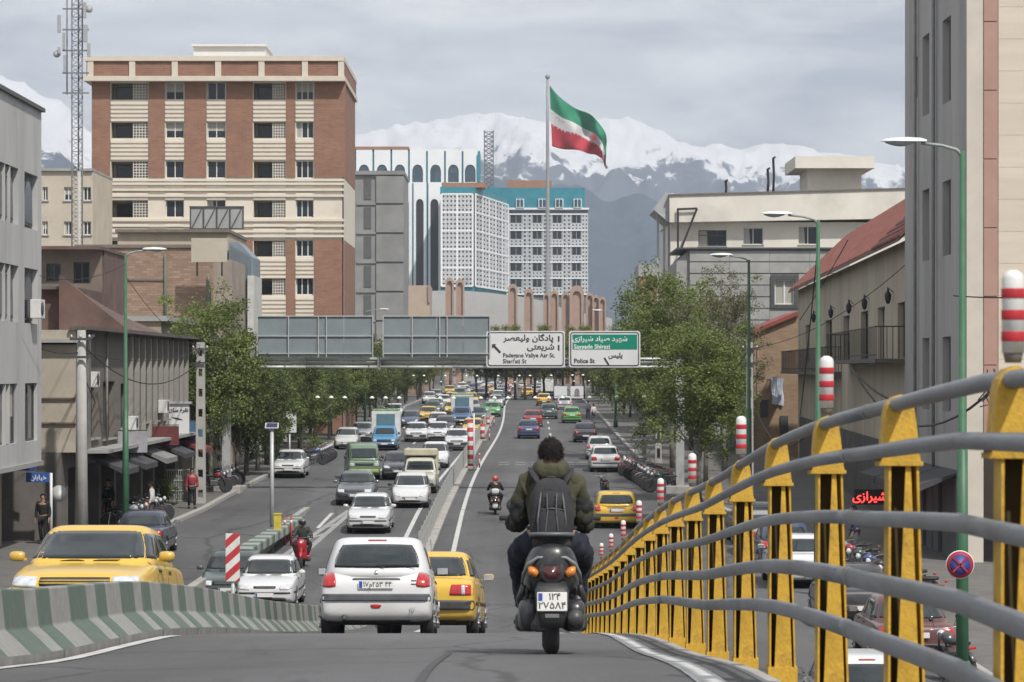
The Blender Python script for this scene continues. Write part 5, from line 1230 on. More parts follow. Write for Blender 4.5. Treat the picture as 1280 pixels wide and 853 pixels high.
MB().path([(RX0+.12, 99.6, -2.8), (RX0+.12, 99.6, 1.0), (RX0+.3, 99.4, 1.15)], .09, 8).build('drain_pipe', M('pipe_white', (.5, .5, .48), .6, .1, 2), rh)
ops = [(1.5 + 4.0*i, 4.9 + 4.0*i, LOW+.1, -3.5) for i in range(8)]
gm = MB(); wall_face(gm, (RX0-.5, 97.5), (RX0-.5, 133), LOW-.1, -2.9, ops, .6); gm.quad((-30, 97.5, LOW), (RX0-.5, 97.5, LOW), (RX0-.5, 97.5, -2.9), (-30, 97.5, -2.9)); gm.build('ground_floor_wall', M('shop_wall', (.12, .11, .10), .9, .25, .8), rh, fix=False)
sl = MB(); 
for j in range(14): sl.box(-.06, 0, 0, 3.4, .03 + j*.17, .17 + j*.17)
slm = sl.mesh('shutter', shut)
for i in range(8):
    if i % 3: link_mesh('shutter', slm, rh, (RX0-1.0, 99.0 + 4*i, LOW+.1))
    else: MB().quad((RX0-1.05, 99+4*i, LOW+.1), (RX0-1.05, 102.4+4*i, LOW+.1), (RX0-1.05, 102.4+4*i, -3.5), (RX0-1.05, 99+4*i, -3.5)).build('shop_window', glass, rh, fix=False)
awm = [M('awning_dark', (.05, .05, .055), .8, .2, 2), M('awning_red', (.16, .03, .03), .8), M('awning_grey', (.2, .2, .2), .8)]
for i, d in enumerate((100.5, 106, 112.5, 119, 126)):
    MB()._add([(RX0, d, -3.1), (RX0+1.3, d, -3.6), (RX0+1.3, d+3.6, -3.6), (RX0, d+3.6, -3.1), (RX0, d, -3.16), (RX0+1.3, d, -3.8), (RX0+1.3, d+3.6, -3.8), (RX0, d+3.6, -3.16)], [(0, 1, 2, 3), (4, 7, 6, 5), (0, 4, 5, 1), (2, 6, 7, 3), (1, 5, 6, 2)]).build('awning', awm[i % 3 if i != 1 else 0], rh)
rr = random.Random(17)
for i in range(9):   # boxes, condensers, pipes and small boards fixed to the row house
    d = 100 + i*3.4 + rr.uniform(-.8, .8); z = rr.uniform(-2.7, -.2)
    if i % 3 == 0:
        t_ = thing('air_conditioner', '%s grey air conditioner box hanging on the weathered row house wall' % ('nearest', 'middle', 'farthest')[i//3], 'air conditioner', (RX0+.02, d, z)); MB().bbox(0, .38, -.4, .4, 0, .55, .02).build('case', M('white_box'), t_); MB().lathe([(0, 0), (.2, 0), (.2, .02), (0, .02)], (.385, -.1, .28), 12, 'x').build('fan_grille', trim, t_)
    elif i % 3 == 1: MB().tube((RX0+.12, d, -2.85), (RX0+.12, d, 1.3), .05, n=6).build('drain_pipe', M('pipe_grey2', (.2, .2, .19), .7, .2, 2), rh)
    else:
        t_ = thing('shop_board', '%s small projecting shop board above the left shops' % ('nearest', 'middle', 'farthest')[i//3], 'sign', (RX0+.1, d, -3.2)); MB().bbox(0, 1.1, -.06, .06, 0, .8, .02).build('panel', M('board_%d' % i, ((.30, .30, .32), (.12, .03, .03), (.05, .12, .2))[i//3], .6, .2, 2), t_); MB().box(0, 1.1, -.02, .02, .82, .86).build('bracket', wind, t_)
# rusty sheet roof over the row house, in separate sheets
for i in range(9):
    x1 = -14.5 - i*.0; u0 = i/9; 
    a = [(-17.2, 108 + i*1.2, 3.55 - .12*i), (-14.6, 108 + i*1.2, 1.45), (-14.6, 109.17 + i*1.2, 1.45), (-17.2, 109.17 + i*1.2, 3.43 - .12*i)]
    mb = MB(); mb.quad(*a); mb.quad(*[(p[0], p[1], p[2]-.06) for p in reversed(a)]); mb.quad(a[0], a[3], (-17.2, a[3][1], 1.3), (-17.2, a[0][1], 1.3)); mb.quad(a[0], (-17.2, a[0][1], 1.3), a[1]); mb.build('roof_sheet', brownm, rh, fix=False)
MB().box(-25, -16.4, 109, 116, 1.3, 3.0).build('roof_shed', brownm, rh); MB().box(-25, -16.9, 108.6, 116.3, 3.0, 3.12).build('shed_roof', M('eave_dark'), rh)
hb_ = thing('dark_window_house', 'small brown house with dark windows behind the rusty roof on the left', 'building'); D = 140.0
xo = PX(45, D)
facade(hb_, (xo, D), (PX(128, D), D), -5, PZ(312, D), [fpx(58, 76, 330, 352, D, xo), fpx(92, 112, 328, 354, D, xo)], M('dark_brown_wall', (.15, .12, .10), .9, .2, .6), .3, 'dark')
MB().box(xo, PX(128, D), D+.6, D+8, -5, PZ(313, D)).build('wall', brownm, hb_); MB().box(xo-.3, PX(130, D), D-1.2, D+8.2, PZ(313, D), PZ(309, D)).build('roof', brownm, hb_)
bh = thing('brown_brick_house', 'old brown brick house with a blank side wall, below the brick tower block', 'building'); D = 160.0
MB().box(PX(95, D), PX(266, D), D, D+10, -5.6, PZ(310, D)).build('wall', brickold, bh); MB().box(PX(266, D)+.001, PX(290, D), D+.1, D+10, -5.6, PZ(325, D)).build('plaster_wall', M('plaster_patch', (.28, .24, .20), .9, .2, .6), bh)
MB().box(PX(94, D), PX(268, D), D-.12, D+10.1, PZ(310, D), PZ(306, D)).build('coping', M('dark_coping', (.15, .13, .11), .8), bh)
MB().box(PX(122, D), PX(206, D), D-.08, D-.002, PZ(351, D), PZ(349, D)).build('brick_ledge', M('dark_coping'), bh)
for px, y0, y1 in ((207, 318, 420), (261, 345, 420)): MB().tube((PX(px, D), D-.12, PZ(y0, D)), (PX(px, D), D-.12, PZ(y1, D)), .07, n=6).build('drain_pipe', M('green_pipe', (.12, .16, .12), .7), bh)
bb2 = thing('beige_low_house', 'low beige rendered house with a ledge, between brown brick wall and brick tower', 'building'); D = 178.0
MB().box(PX(147, D), PX(285, D), D, D+12, -5, PZ(291, D)).build('wall', M('beige_render', (.42, .36, .28), .9, .12, .6, dirt=(.28, .24, .19)), bb2); MB().box(PX(145, D), PX(287, D), D-.4, D+12, PZ(291, D), PZ(287, D)).build('roof_edge', M('dark_coping'), bb2)
MB().box(PX(164, D), PX(190, D), D-.1, D-.01, PZ(314, D), PZ(311, D)).build('vent', M('dark_edge'), bb2)
bbd = thing('blank_billboard', 'blank faded beige billboard on the roof edge in front of the brick tower', 'billboard'); D = 158.0
MB().bbox(PX(239, D), PX(284, D), D, D+.12, PZ(328, D), PZ(298, D), .02).build('panel', M('faded_board', (.42, .38, .31), .8, .12, 1.2, dirt=(.32, .27, .21)), bbd)
for px in (246, 277): MB().tube((PX(px, D), D+.2, PZ(345, D)), (PX(px, D), D+.2, PZ(300, D)), .05, n=6).build('post', wind, bbd)
cs = thing('corrugated_shed', 'blue grey corrugated metal lift shed at the right end of the brown brick wall', 'shed'); D = 168.0
mb = MB(); 
for i in range(16):
    a = PX(288 + i*1.7, D); mb.box(a, a + .045, D-.05, D-.002, -5, PZ(306 + i*1.0, D))
mb.build('corrugation', M('blue_steel', (.17, .21, .24), .5, .15, 1), cs, kind='stuff'); MB().prism([(PX(286, D), -5), (PX(316, D), -5), (PX(316, D), PZ(322, D)), (PX(298, D), PZ(303, D)), (PX(286, D), PZ(303, D))], D, D+5, 'y').build('wall', M('blue_steel'), cs)
MB().box(PX(310, D), PX(318, D), D-.3, D+5, -5, PZ(345, D)).build('white_duct', M('pipe_white'), cs)
ob = thing('beige_office', 'plain beige four storey office block far left behind the telecom mast', 'building'); D = 205.0; xo = PX(40, D)
ops = [fpx(a, b, c, d_, D, xo) for a, b in ((53, 60), (80, 91), (104, 114)) for c, d_ in ((234, 251), (277, 294), (320, 336))]
facade(ob, (xo, D), (PX(116, D), D), -5, PZ(214, D), ops, M('office_beige', (.47, .42, .34), .85, .08, .5, dirt=(.36, .31, .25)), .25, 'two', greyst); shell(ob, xo, PX(116, D), D, D+10, -5, PZ(214, D), M('office_beige'))
MB().box(xo-.1, PX(116.5, D), D-.25, D+10.1, PZ(214, D), PZ(211, D)).build('roof_edge', greyst, ob)
rs = thing('roof_sign_frame', 'dark steel frame with four grey glass fields on the low roof before the tower', 'sign frame'); D = 190.0
for i in range(4): a, b = 238 + i*16.5, 238 + (i+1)*16.5; MB().box(PX(a+1, D), PX(b-1, D), D, D+.06, PZ(286, D), PZ(259, D)).build('field', M('grey_field', (.30, .31, .30), .6, .15, .6), rs)
mb = MB(); mb.box(PX(237, D), PX(305, D), D-.08, D+.14, PZ(260, D), PZ(258, D)); mb.box(PX(237, D), PX(305, D), D-.08, D+.14, PZ(287, D), PZ(285.5, D))
for i in range(5): a = 238 + i*16.5; mb.box(PX(a-.7, D), PX(a+.7, D), D-.075, D+.135, PZ(285.5, D), PZ(260, D))
mb.build('frame', wind, rs)
for i in range(4): a = 240 + i*16.5; MB().tube((PX(a, D), D-.12, PZ(285, D)), (PX(a+12, D), D-.12, PZ(262, D)), .04, n=4).build('brace', wind, rs)

# ---------------------------------------------------------------- telecom mast
tm = thing('telecom_mast', 'tall grey steel lattice telecom mast with antennas, left of the brick tower block', 'mast'); D = 196.0; ms = M('mast_steel', (.17, .175, .185), .6, .15, 2, metal=.3)
mx0, mx1 = PX(90, D), PX(103, D); wq = mx1 - mx0; z0, z1 = PZ(312, D), PZ(-40, D)
legs = [(mx0, D), (mx1, D), ((mx0+mx1)/2, D+wq*.86)]
for (x, y) in legs: MB().tube((x, y, -5), (x, y, z1), .055, n=6).build('leg', ms, tm)
nz = 46; br = MB()
for i in range(nz):
    a, b = lerp(z0, z1, i/nz), lerp(z0, z1, (i+1)/nz)
    for k in range(3):
        p, q = legs[k], legs[(k+1) % 3]; br.tube((*p, a), (*q, b if i % 2 else a), .018, n=3, caps=False); br.tube((*(p if i % 2 else q), a), (*(q if i % 2 else p), b), .018, n=3, caps=False)
br.build('bracing', ms, tm, kind='stuff')
MB().tube((PX(83, D), D+.3, PZ(118, D)), (PX(83, D), D+.3, PZ(-30, D)), .05, n=6).build('cable_riser', ms, tm); MB().tube((PX(100, D), D-.4, -5), (PX(100, D), D-.4, PZ(215, D)), .13, n=8).build('pipe', M('pole_concrete', (.36, .355, .34), .85, .12, 2, .1), tm)
for y in (12, 38, 64, 92, 117): MB().box(PX(79, D), PX(112, D), D-.3, D-.22, PZ(y+.9, D), PZ(y-.9, D)).build('cross_arm', ms, tm)
for (px, y0, y1, w_) in ((75, 20, 42, 4), (107, 4, 24, 4), (112, 55, 72, 4), (81, 42, 63, 3), (108, 32, 54, 5), (75, 60, 68, 3), (82, 70, 92, 3)):
    MB().bbox(PX(px-w_/2, D), PX(px+w_/2, D), D-.5, D-.32, PZ(y1, D), PZ(y0, D), .02).build('antenna', M('antenna_grey', (.32, .33, .35), .5, .1, 2), tm)
for (px, y) in ((112, 12), (72, 68)): MB().lathe([(0, 0), (.18, .04), (.26, .12), (.27, .14), (0, .10)], (PX(px, D), D-.4, PZ(y, D)), 14, 'y').build('dish', M('antenna_grey'), tm)
m2 = thing('distant_lattice_mast', 'thin distant lattice mast standing against the snow between white hall and flagpole', 'mast'); D = 1000.0
for px in (605.5, 616.5): MB().tube((PX(px, D), D, -4), (PX(px, D), D, PZ(163, D)), .28, n=4).build('leg', ms, m2)
br = MB()
for i in range(12): a, b = 165 + i*6, 171 + i*6; br.tube((PX(605.5, D), D, PZ(a, D)), (PX(616.5, D), D, PZ(b, D)), .18, n=3).tube((PX(616.5, D), D, PZ(a, D)), (PX(605.5, D), D, PZ(b, D)), .18, n=3).tube((PX(605.5, D), D, PZ(a, D)), (PX(616.5, D), D, PZ(a, D)), .14, n=3)
br.build('bracing', ms, m2, kind='stuff')

# ================================================================ RIGHT SIDE OF THE STREET
tg = M('tower_grey', (.37, .36, .345), .85, .12, .5, .1, dirt=(.20, .20, .20), dscale=.7, stretch=(1, 1, .14)); beige = M('beige_stone', (.56, .49, .405), .8, .07, .7, .08, dirt=(.47, .40, .33), dscale=.4, stretch=(.3, .3, 3)); pink = M('pink_stone', (.36, .22, .18), .8, .08, 1)
tt = thing('grey_beige_tower', 'tall building at the right edge with grey side wall and beige stone front', 'building'); D = 87.0; TX = PX(1209, D)
sd = []
dd = lambda px: TX*FPX/(px-640)
for (pa, pb) in ((1143.5, 1147), (1153, 1161.5), (1178, 1188.5)):
    d1_, d2_ = dd(pa), dd(pb)
    for (z0, z1) in ((-1.4, 1.0), (3.6, 6.0), (8.5, 11.2), (13.2, 15.6)):
        if pa < 1150 and z0 < 8: continue
        sd.append((100.8-d1_, 100.8-d2_, z0 + (.8 if pa < 1150 else 0), z1 - (.5 if pa < 1150 else 0)))
sd = [(a, b, c, d_) for a, b, c, d_ in sd]
facade(tt, (TX, 100.8), (TX, D), LOW, 17.5, [s for s in sd], tg, .3, 'grey_pane')
mb = MB(); mb.quad((TX+.9, D, -2.0), (TX+16, D, -2.0), (TX+16, D, 17.5), (TX+.9, D, 17.5)); mb.quad((TX, 100.8, LOW), (TX+16, 100.8, LOW), (TX+16, 100.8, 17.5), (TX, 100.8, 17.5)); mb.quad((TX, D, 17.5), (TX+16, D, 17.5), (TX+16, 100.8, 17.5), (TX, 100.8, 17.5)); mb.build('wall', beige, tt, fix=False)
for j in range(19):
    z = -1.7 + j*.98
    for i in range(4): MB().box(TX + .95 + i*3.8, TX + .95 + i*3.8 + 3.77, D-.03, D-.002, z, z + .972).build('stone_course', beige, tt)
for j in range(9): MB().box(TX+.50, TX+.92, D-.07, D-.001, -2.0 + j*2.1, -2.0 + j*2.1 + 2.07).build('pink_stone', pink, tt)
MB().box(TX-.02, TX+.49, D-.03, D+.02, LOW, 17.5).build('corner_strip', M('corner_cream', (.50, .46, .40), .8, .08, 1), tt)
for z in (LOW+1.2, LOW+2.1, LOW+3.0): MB().box(TX+.95, TX+16, D-.12, D-.01, z, z+.12).build('brick_band', pink, tt)
MB().quad((TX+.9, D, LOW), (TX+16, D, LOW), (TX+16, D, -2.0), (TX+.9, D, -2.0)).build('ground_floor_wall', M_brick('red_brick_low', (.26, .10, .07), (.2, .08, .06), (.35, .3, .26)), tt, fix=False)
for px in (1171, 1148): MB().tube((TX-.12, dd(px), LOW), (TX-.12, dd(px), 17), .06, n=6).build('drain_pipe', M('pipe_grey', (.22, .22, .22), .6), tt)
for dq in (88.5, 92, 95.5): MB().box(TX-.14, TX-.01, dq, dq+2.6, LOW+.1, -3.4).build('shop_door', M('shop_door_grey', (.12, .125, .13), .6, .2, 1), tt)

for i, d in enumerate((88, 92.4, 96.8)): MB()._add([(TX-.01, d, -3.2), (TX-1.6, d, -3.7), (TX-1.6, d+4.2, -3.7), (TX-.01, d+4.2, -3.2), (TX-.01, d, -3.25), (TX-1.6, d, -3.95), (TX-1.6, d+4.2, -3.95), (TX-.01, d+4.2, -3.25)], [(0, 1, 2, 3), (4, 7, 6, 5), (0, 4, 5, 1), (2, 6, 7, 3), (1, 5, 6, 2)]).build('awning', (M('awning_dark', (.05, .05, .055), .8, .2, 2)), tt)
# red tiled building
tb = thing('red_tiled_building', 'two storey plastered building with red tiled roof, wall lanterns and iron balconies', 'building')
F0, F1 = Vector((17.3, 172.0)), Vector((14.35, 101.2)); olive = M('olive_plaster', (.43, .38, .295), .9, .12, .6, .1, dirt=(.24, .22, .18), dscale=.8, stretch=(1, 1, .2))
Ln = (F1-F0).length
def U(px):   # along-wall distance (from the far end) of a picture column
    k = (px-640)/FPX; dv = F1-F0; s = (k*F0.y - F0.x)/(dv.x - k*dv.y); return s*Ln
ops = [(U(a), U(b), .36, 2.45) for a, b in ((1007, 1012), (1032, 1040), (1054, 1062), (1076, 1085), (1097, 1106), (1122, 1131))]
ops += [(U(a), U(b), -5.9, -3.6) for a, b in ((1005, 1015), (1030, 1042), (1060, 1080), (1095, 1118))]
o_, P, t, n = facade(tb, F0, F1, -6.05, 4.7, ops, olive, .3, 'dark')
mb = MB(); mb.quad((F0.x, F0.y, -6), (F0.x+14, F0.y, -6), (F0.x+14, F0.y, 4.7), (F0.x, F0.y, 4.7)); mb.quad((F1.x, F1.y, -6), (F1.x+14, F1.y, -6), (F1.x+14, F1.y, 8), (F1.x, F1.y, 4.7)); mb.build('end_wall', olive, tb, fix=False)
# tiles: eave follows the wall, slope rises to the right
tile_m = M('roof_tile', (.26, .10, .08), .75, .35, 1.5, .1, island=.28)
tl = MB(); nt_ = 6; tp = []
for i in range(nt_+1):
    a = math.pi*i/nt_; tp.append((-math.cos(a)*.17, math.sin(a)*.12))
vs = [(0 - .02, x, z + .03) for x, z in tp] + [(.50, x*.86, z*.8) for x, z in tp]; m_ = nt_+1
tl.sm = True; tl._add(vs + [(-.02, x, z*.55) for x, z in tp], [(i, i+1, m_+i+1, m_+i) for i in range(nt_)] + [(i, 2*m_+i, 2*m_+i+1, i+1) for i in range(nt_)]); TILE = tl.mesh('tile', tile_m)
wd = (F1-F0)/Ln; ang = math.atan2(wd.y, wd.x) + math.pi/2; rise = math.atan2(.62, 1.0)
count = 0; bulk = MB()
ncol, nrow = int(Ln/.36), 11
for i in range(ncol):
    u = (U(1140) - i*.36) if i < int(U(1140)/.36) else Ln - (i - int(U(1140)/.36))*.36
    for r in range(nrow):
        s = r*.43; q = F0 + wd*u; nx_ = Vector((-wd.y, wd.x))    # into the building
        nx_ = nx_ if nx_.x > 0 else -nx_
        x, y, z = q.x + nx_.x*(s*.72 - .55), q.y + nx_.y*(s*.72-.55), 4.62 + s*.69
        if count < 300 and i < 28:
            o = link_mesh('tile', TILE, tb, (x, y, z), (0, -math.atan2(.69, .72), math.atan2(nx_.y, nx_.x))); count += 1
        else:
            ca, sa = .85, .53
            for (a, b) in ((-.17, 0), (0, .17)):
                bulk._add([(x + wd.x*a, y + wd.y*a, z + .03), (x + wd.x*b, y + wd.y*b, z + .03 + 0), (x + wd.x*b + nx_.x*.31, y + wd.y*b + nx_.y*.31, z + .31), (x + wd.x*a + nx_.x*.31, y + wd.y*a + nx_.y*.31, z + .31)][::1], [(0, 1, 2, 3)])
            b0 = len(bulk.v); 
            for k in (b0-8+1, b0-8+2, b0-4, b0-1): v = bulk.v[k]; bulk.v[k] = (v[0], v[1], v[2] + .11)
bulk.build('tiles', tile_m, tb, fix=False, kind='stuff')
nx_ = Vector((-wd.y, wd.x)); nx_ = nx_ if nx_.x > 0 else -nx_
e = lambda u, s, dz: (F0.x + wd.x*u + nx_.x*(s*.86-.6), F0.y + wd.y*u + nx_.y*(s*.86-.6), 4.50 + s*.825 + dz)
MB()._add([e(0, 0, 0), e(Ln, 0, 0), e(Ln, 4.1, 0), e(0, 4.1, 0), e(0, 0, .1), e(Ln, 0, .1), e(Ln, 4.1, .08), e(0, 4.1, .08)], [(0, 1, 2, 3), (4, 7, 6, 5), (0, 4, 5, 1), (1, 5, 6, 2), (2, 6, 7, 3), (3, 7, 4, 0)]).build('roof_deck', M('soffit', (.15, .10, .08), .9), tb)
iron = M('black_iron', (.03, .03, .032), .6, .2, 6)
def wall_pt(u, z, out): q = F0 + wd*u - nx_*out; return (q.x, q.y, z)
for px in (1044, 1067, 1087, 1117, 1022):
    u = U(px); c = wall_pt(u, 2.75, .22); l_ = MB(); l_.lathe([(0, -.3), (.07, -.26), (.12, -.10), (.13, .08), (.05, .2), (.02, .34), (0, .36)], c, 10); l_.tube(wall_pt(u, 2.9, 0), wall_pt(u, 3.1, .25), .02, n=4); l_.build('wall_lantern', iron, tb)
def balcony(u0, u1, z, out):
    b = MB()._add([wall_pt(u0, z, 0), wall_pt(u1, z, 0), wall_pt(u1, z, out), wall_pt(u0, z, out), wall_pt(u0, z+.16, 0), wall_pt(u1, z+.16, 0), wall_pt(u1, z+.16, out), wall_pt(u0, z+.16, out)], [(0, 1, 2, 3), (4, 7, 6, 5), (0, 4, 5, 1), (1, 5, 6, 2), (2, 6, 7, 3), (3, 7, 4, 0)]).build('balcony', M('balcony_slab', (.12, .115, .11), .85), tb)
    r = MB(); nb = max(6, int((u1-u0)/.5))
    for k in range(nb+1): u = lerp(u0, u1, k/nb); r.tube(wall_pt(u, z+.16, out-.05), wall_pt(u, z+1.35, out-.05), .013, n=4)
    for zz in (z+1.35, z+.3): r.tube(wall_pt(u0, zz, out-.05), wall_pt(u1, zz, out-.05), .03, n=4)
    for uu in (u0, u1):
        for k in range(5): r.tube(wall_pt(uu, z+.16, k*out/5), wall_pt(uu, z+1.35, k*out/5), .02, n=4)
        r.tube(wall_pt(uu, z+1.35, 0), wall_pt(uu, z+1.35, out), .03, n=4)
    r.build('balcony_railing', iron, b)
MB().box(0, .03, 0, .03, 0, .03).v; gf = MB(); q0, q1 = wall_pt(U(1000), LOW, .04), wall_pt(Ln-.5, -2.9, .04); gf.quad(q0, (q1[0], q1[1], LOW), q1, (q0[0], q0[1], -2.9)); gf.build('shopfront_cladding', M('shop_cladding', (.085, .08, .078), .7, .3, .7), tb, fix=False)
balcony(U(1062), U(1131), .18, 1.1); balcony(U(992), U(1052), -.35, .8)
ns = thing('red_neon_sign', 'small red lit shop sign low on the right, seen between the rail posts', 'sign'); D = 96.0
MB().box(PX(1068, D), PX(1106, D), D, D+.08, PZ(631, D), PZ(612, D)).build('board', M('sign_black', (.02, .015, .015), .6), ns)
text(fa('شیرازی'), .40, M('neon_red', (.5, .02, .02), .5, emit=(1, .05, .04, 3.0)), ns, (PX(1087, D), D-.02, PZ(621, D)), name='lettering', sx=1.0, bold=.006)

# brick shop with red roof edge
bs = thing('brick_shop_house', 'tan brick house with sloping red roof edge and a cloth poster on its wall', 'building'); D = 178.0; tanb = M_brick('tan_brick', (.30, .21, .135), (.25, .17, .11), (.2, .16, .12), bw=.4, bh=.13)
MB().prism([(PX(942, D), -5.6), (PX(1012, D), -5.6), (PX(1012, D), PZ(386, D)), (PX(995, D), PZ(392, D)), (PX(942, D), PZ(414, D))], D, D+9, 'y').build('wall', tanb, bs)
MB().prism([(PX(940, D), PZ(418, D)), (PX(940, D), PZ(413, D)), (PX(998, D), PZ(389, D)), (PX(998, D), PZ(394, D))], D-.35, D+9.1, 'y').build('roof', M('red_roof', (.22, .05, .04), .7, .15, 1), bs)
MB().box(PX(946, D), PX(958, D), D-.08, D-.01, -5.6, PZ(430, D)).build('pilaster', tanb, bs)
for a in ((950, 500), (975, 520)): MB().box(PX(a[0], D), PX(a[0]+10, D), D-.1, D-.011, PZ(a[1]+22, D), PZ(a[1], D)).build('window', wind, bs)
cp = MB().grid(lambda u, v: (lerp(PX(964, D), PX(979, D), u) + .04*math.sin(v*7), D-.15 - .05*math.sin(u*9+v*4), lerp(PZ(505, D), PZ(471, D), v) - .12*u), 8, 10).build('cloth_poster', M('poster_cloth', (.50, .52, .55), .9, .3, 2.2, col2=(.25, .33, .42)), None); tag(cp, 'crumpled white and blue cloth poster hanging on the tan brick wall', 'poster')
# grey striped block with one white window
gs = thing('grey_striped_block', 'grey block with dark horizontal grooves and one white framed window, right', 'building'); D = 215.0
MB().prism([(PX(846, D), -5.4), (PX(862, D)-.0, -5.4), (PX(862, D), PZ(312, D)), (PX(846, D), PZ(328, D))], D+.3, D+12, 'y').build('side_wall', greyst, gs)
xo = PX(862, D); z1 = PZ(312, D); o1 = fpx(968, 993, 350, 381, D, xo)
facade(gs, (xo, D), (PX(1062, D), D), -5.4, z1, [o1], M('groove_dark', (.10, .10, .105), .85), .35, None); shell(gs, xo, PX(1062, D), D, D+12, -5.4, z1, greyst)
zz = z1 - .1; k = 0
while zz > -5:
    zb = zz - .80
    segs = [(xo, PX(963, D)), (PX(998, D), PX(1062, D))] if zb < PZ(344, D) and zz > PZ(386, D) else [(xo, PX(1062, D))]
    for a, b in segs:
        n_ = max(1, int((b-a)/2.6)); 
        for i in range(n_): MB().box(lerp(a, b, i/n_)+.012, lerp(a, b, (i+1)/n_)-.012, D-.06, D-.002, zb, zz).build('stone_panel', greyst, gs)
    zz -= .88
fr = MB(); a, b, c, d_ = PX(963, D), PX(998, D), PZ(386, D), PZ(345, D); ia, ib, ic, id_ = PX(968, D), PX(993, D), PZ(381, D), PZ(350, D)
fr.box(a, ia, D-.2, D+.02, c, d_).box(ib, b, D-.2, D+.02, c, d_).box(ia, ib, D-.195, D+.02, c, ic).box(ia, ib, D-.195, D+.02, id_, d_); fr.build('window_surround', wind, gs)
wf = MB(); w_, h_ = ib-ia, id_-ic
for (x0, x1, zA, zB) in ((ia, ia+.1, ic, id_), (ib-.1, ib, ic, id_), (ia+.1, ib-.1, ic, ic+.1), (ia+.1, ib-.1, id_-.1, id_), ((ia+ib)/2-.06, (ia+ib)/2+.06, ic+.1, id_-.1)): wf.box(x0, x1, D+.12, D+.2, zA, zB)
wfo = wf.build('window', winw, gs); MB().quad((ia, D+.2, ic), (ib, D+.2, ic), (ib, D+.2, id_), (ia, D+.2, id_)).build('pane', curtain, wfo, fix=False)
MB().box(PX(846, D), PX(1064, D), D-.3, D+12.1, z1, z1+.14).build('roof_edge', wind, gs)
# white flat roofed building
wb = thing('white_flat_building', 'long white flat roofed building with a rooftop room, right of the flag', 'building'); D = 250.0; wpl = M('white_plaster', (.62, .59, .53), .8, .07, .4, dirt=(.44, .42, .38), dscale=.25)
xo = PX(838, D); ops = [fpx(873, 908, 288, 308, D, xo) + ('shop',), fpx(929, 954, 285, 306, D, xo) + ('two',), fpx(998, 1022, 283, 306, D, xo) + ('two',), fpx(1070, 1086, 284, 306, D, xo) + ('one',)]
facade(wb, (xo, D), (PX(1190, D), D), -5, PZ(278, D), ops, wpl, .3, 'two', greyst); shell(wb, xo, PX(1190, D), D, D+16, -5, PZ(278, D), wpl)
MB().prism([(PX(836, D), PZ(279, D)), (PX(1190, D), PZ(273, D)), (PX(1190, D), PZ(236, D)), (PX(836, D), PZ(246, D))], D-1.2, D+16, 'y').build('parapet', wpl, wb); MB().prism([(PX(835, D), PZ(246, D)), (PX(1190, D), PZ(236, D)), (PX(1190, D), PZ(234.5, D)), (PX(835, D), PZ(244, D))], D-1.35, D+16.1, 'y').build('coping', M('dark_coping'), wb)
MB().prism([(PX(817, D), PZ(263, D)), (PX(836, D)-.01, PZ(279, D)), (PX(836, D)-.01, PZ(243, D)), (PX(832, D), PZ(240, D))], D-.6, D+8, 'y').build('canopy', M('canopy_grey', (.36, .37, .38), .7, .1, 1), wb)
for px in (822, 830, 836): MB().box(PX(px, D), PX(px+2.5, D), D+1, D+1.6, -5, PZ(268, D)).build('column', M('canopy_grey'), wb)
MB().box(PX(1014, D), PX(1082, D), D+3, D+10, PZ(240, D), PZ(206, D+3)).build('roof_room', wpl, wb); MB().box(PX(996, D), PX(1096, D), D+1.4, D+11, PZ(209, D), PZ(194, D)).build('roof_slab', wpl, wb)
for (px, y0, y1) in ((909, 225, 243), (962, 210, 241), (969, 196, 241)):
    MB().path([(PX(px, D), D+2, PZ(y1, D)), (PX(px+1, D), D+2, PZ((y0+y1)/2, D)), (PX(px, D), D+2, PZ(y0, D)), (PX(px+2, D), D+1.8, PZ(y0-1, D))], .12, 6).build('chimney_pipe', iron, wb)
for (p, q) in (((845, 263), (870, 262)), ((870, 262), (848, 318)), ((846, 320), (846, 262))): MB().tube((PX(p[0], D), D-1.5, PZ(p[1], D)), (PX(q[0], D), D-1.5, PZ(q[1], D)), .10, n=5).build('steel_strut', iron, wb)
fo = thing('orange_brick_house', 'small distant orange brick house just left of the right hand trees', 'building'); D = 330.0
MB().box(PX(800, D), PX(846, D), D, D+10, -4, PZ(346, D)).build('wall', M('orange_brick', (.30, .14, .09), .85, .12, 1), fo); MB().box(PX(798, D), PX(848, D), D-.3, D+10.2, PZ(346, D), PZ(331, D)).build('roof', greyst, fo)
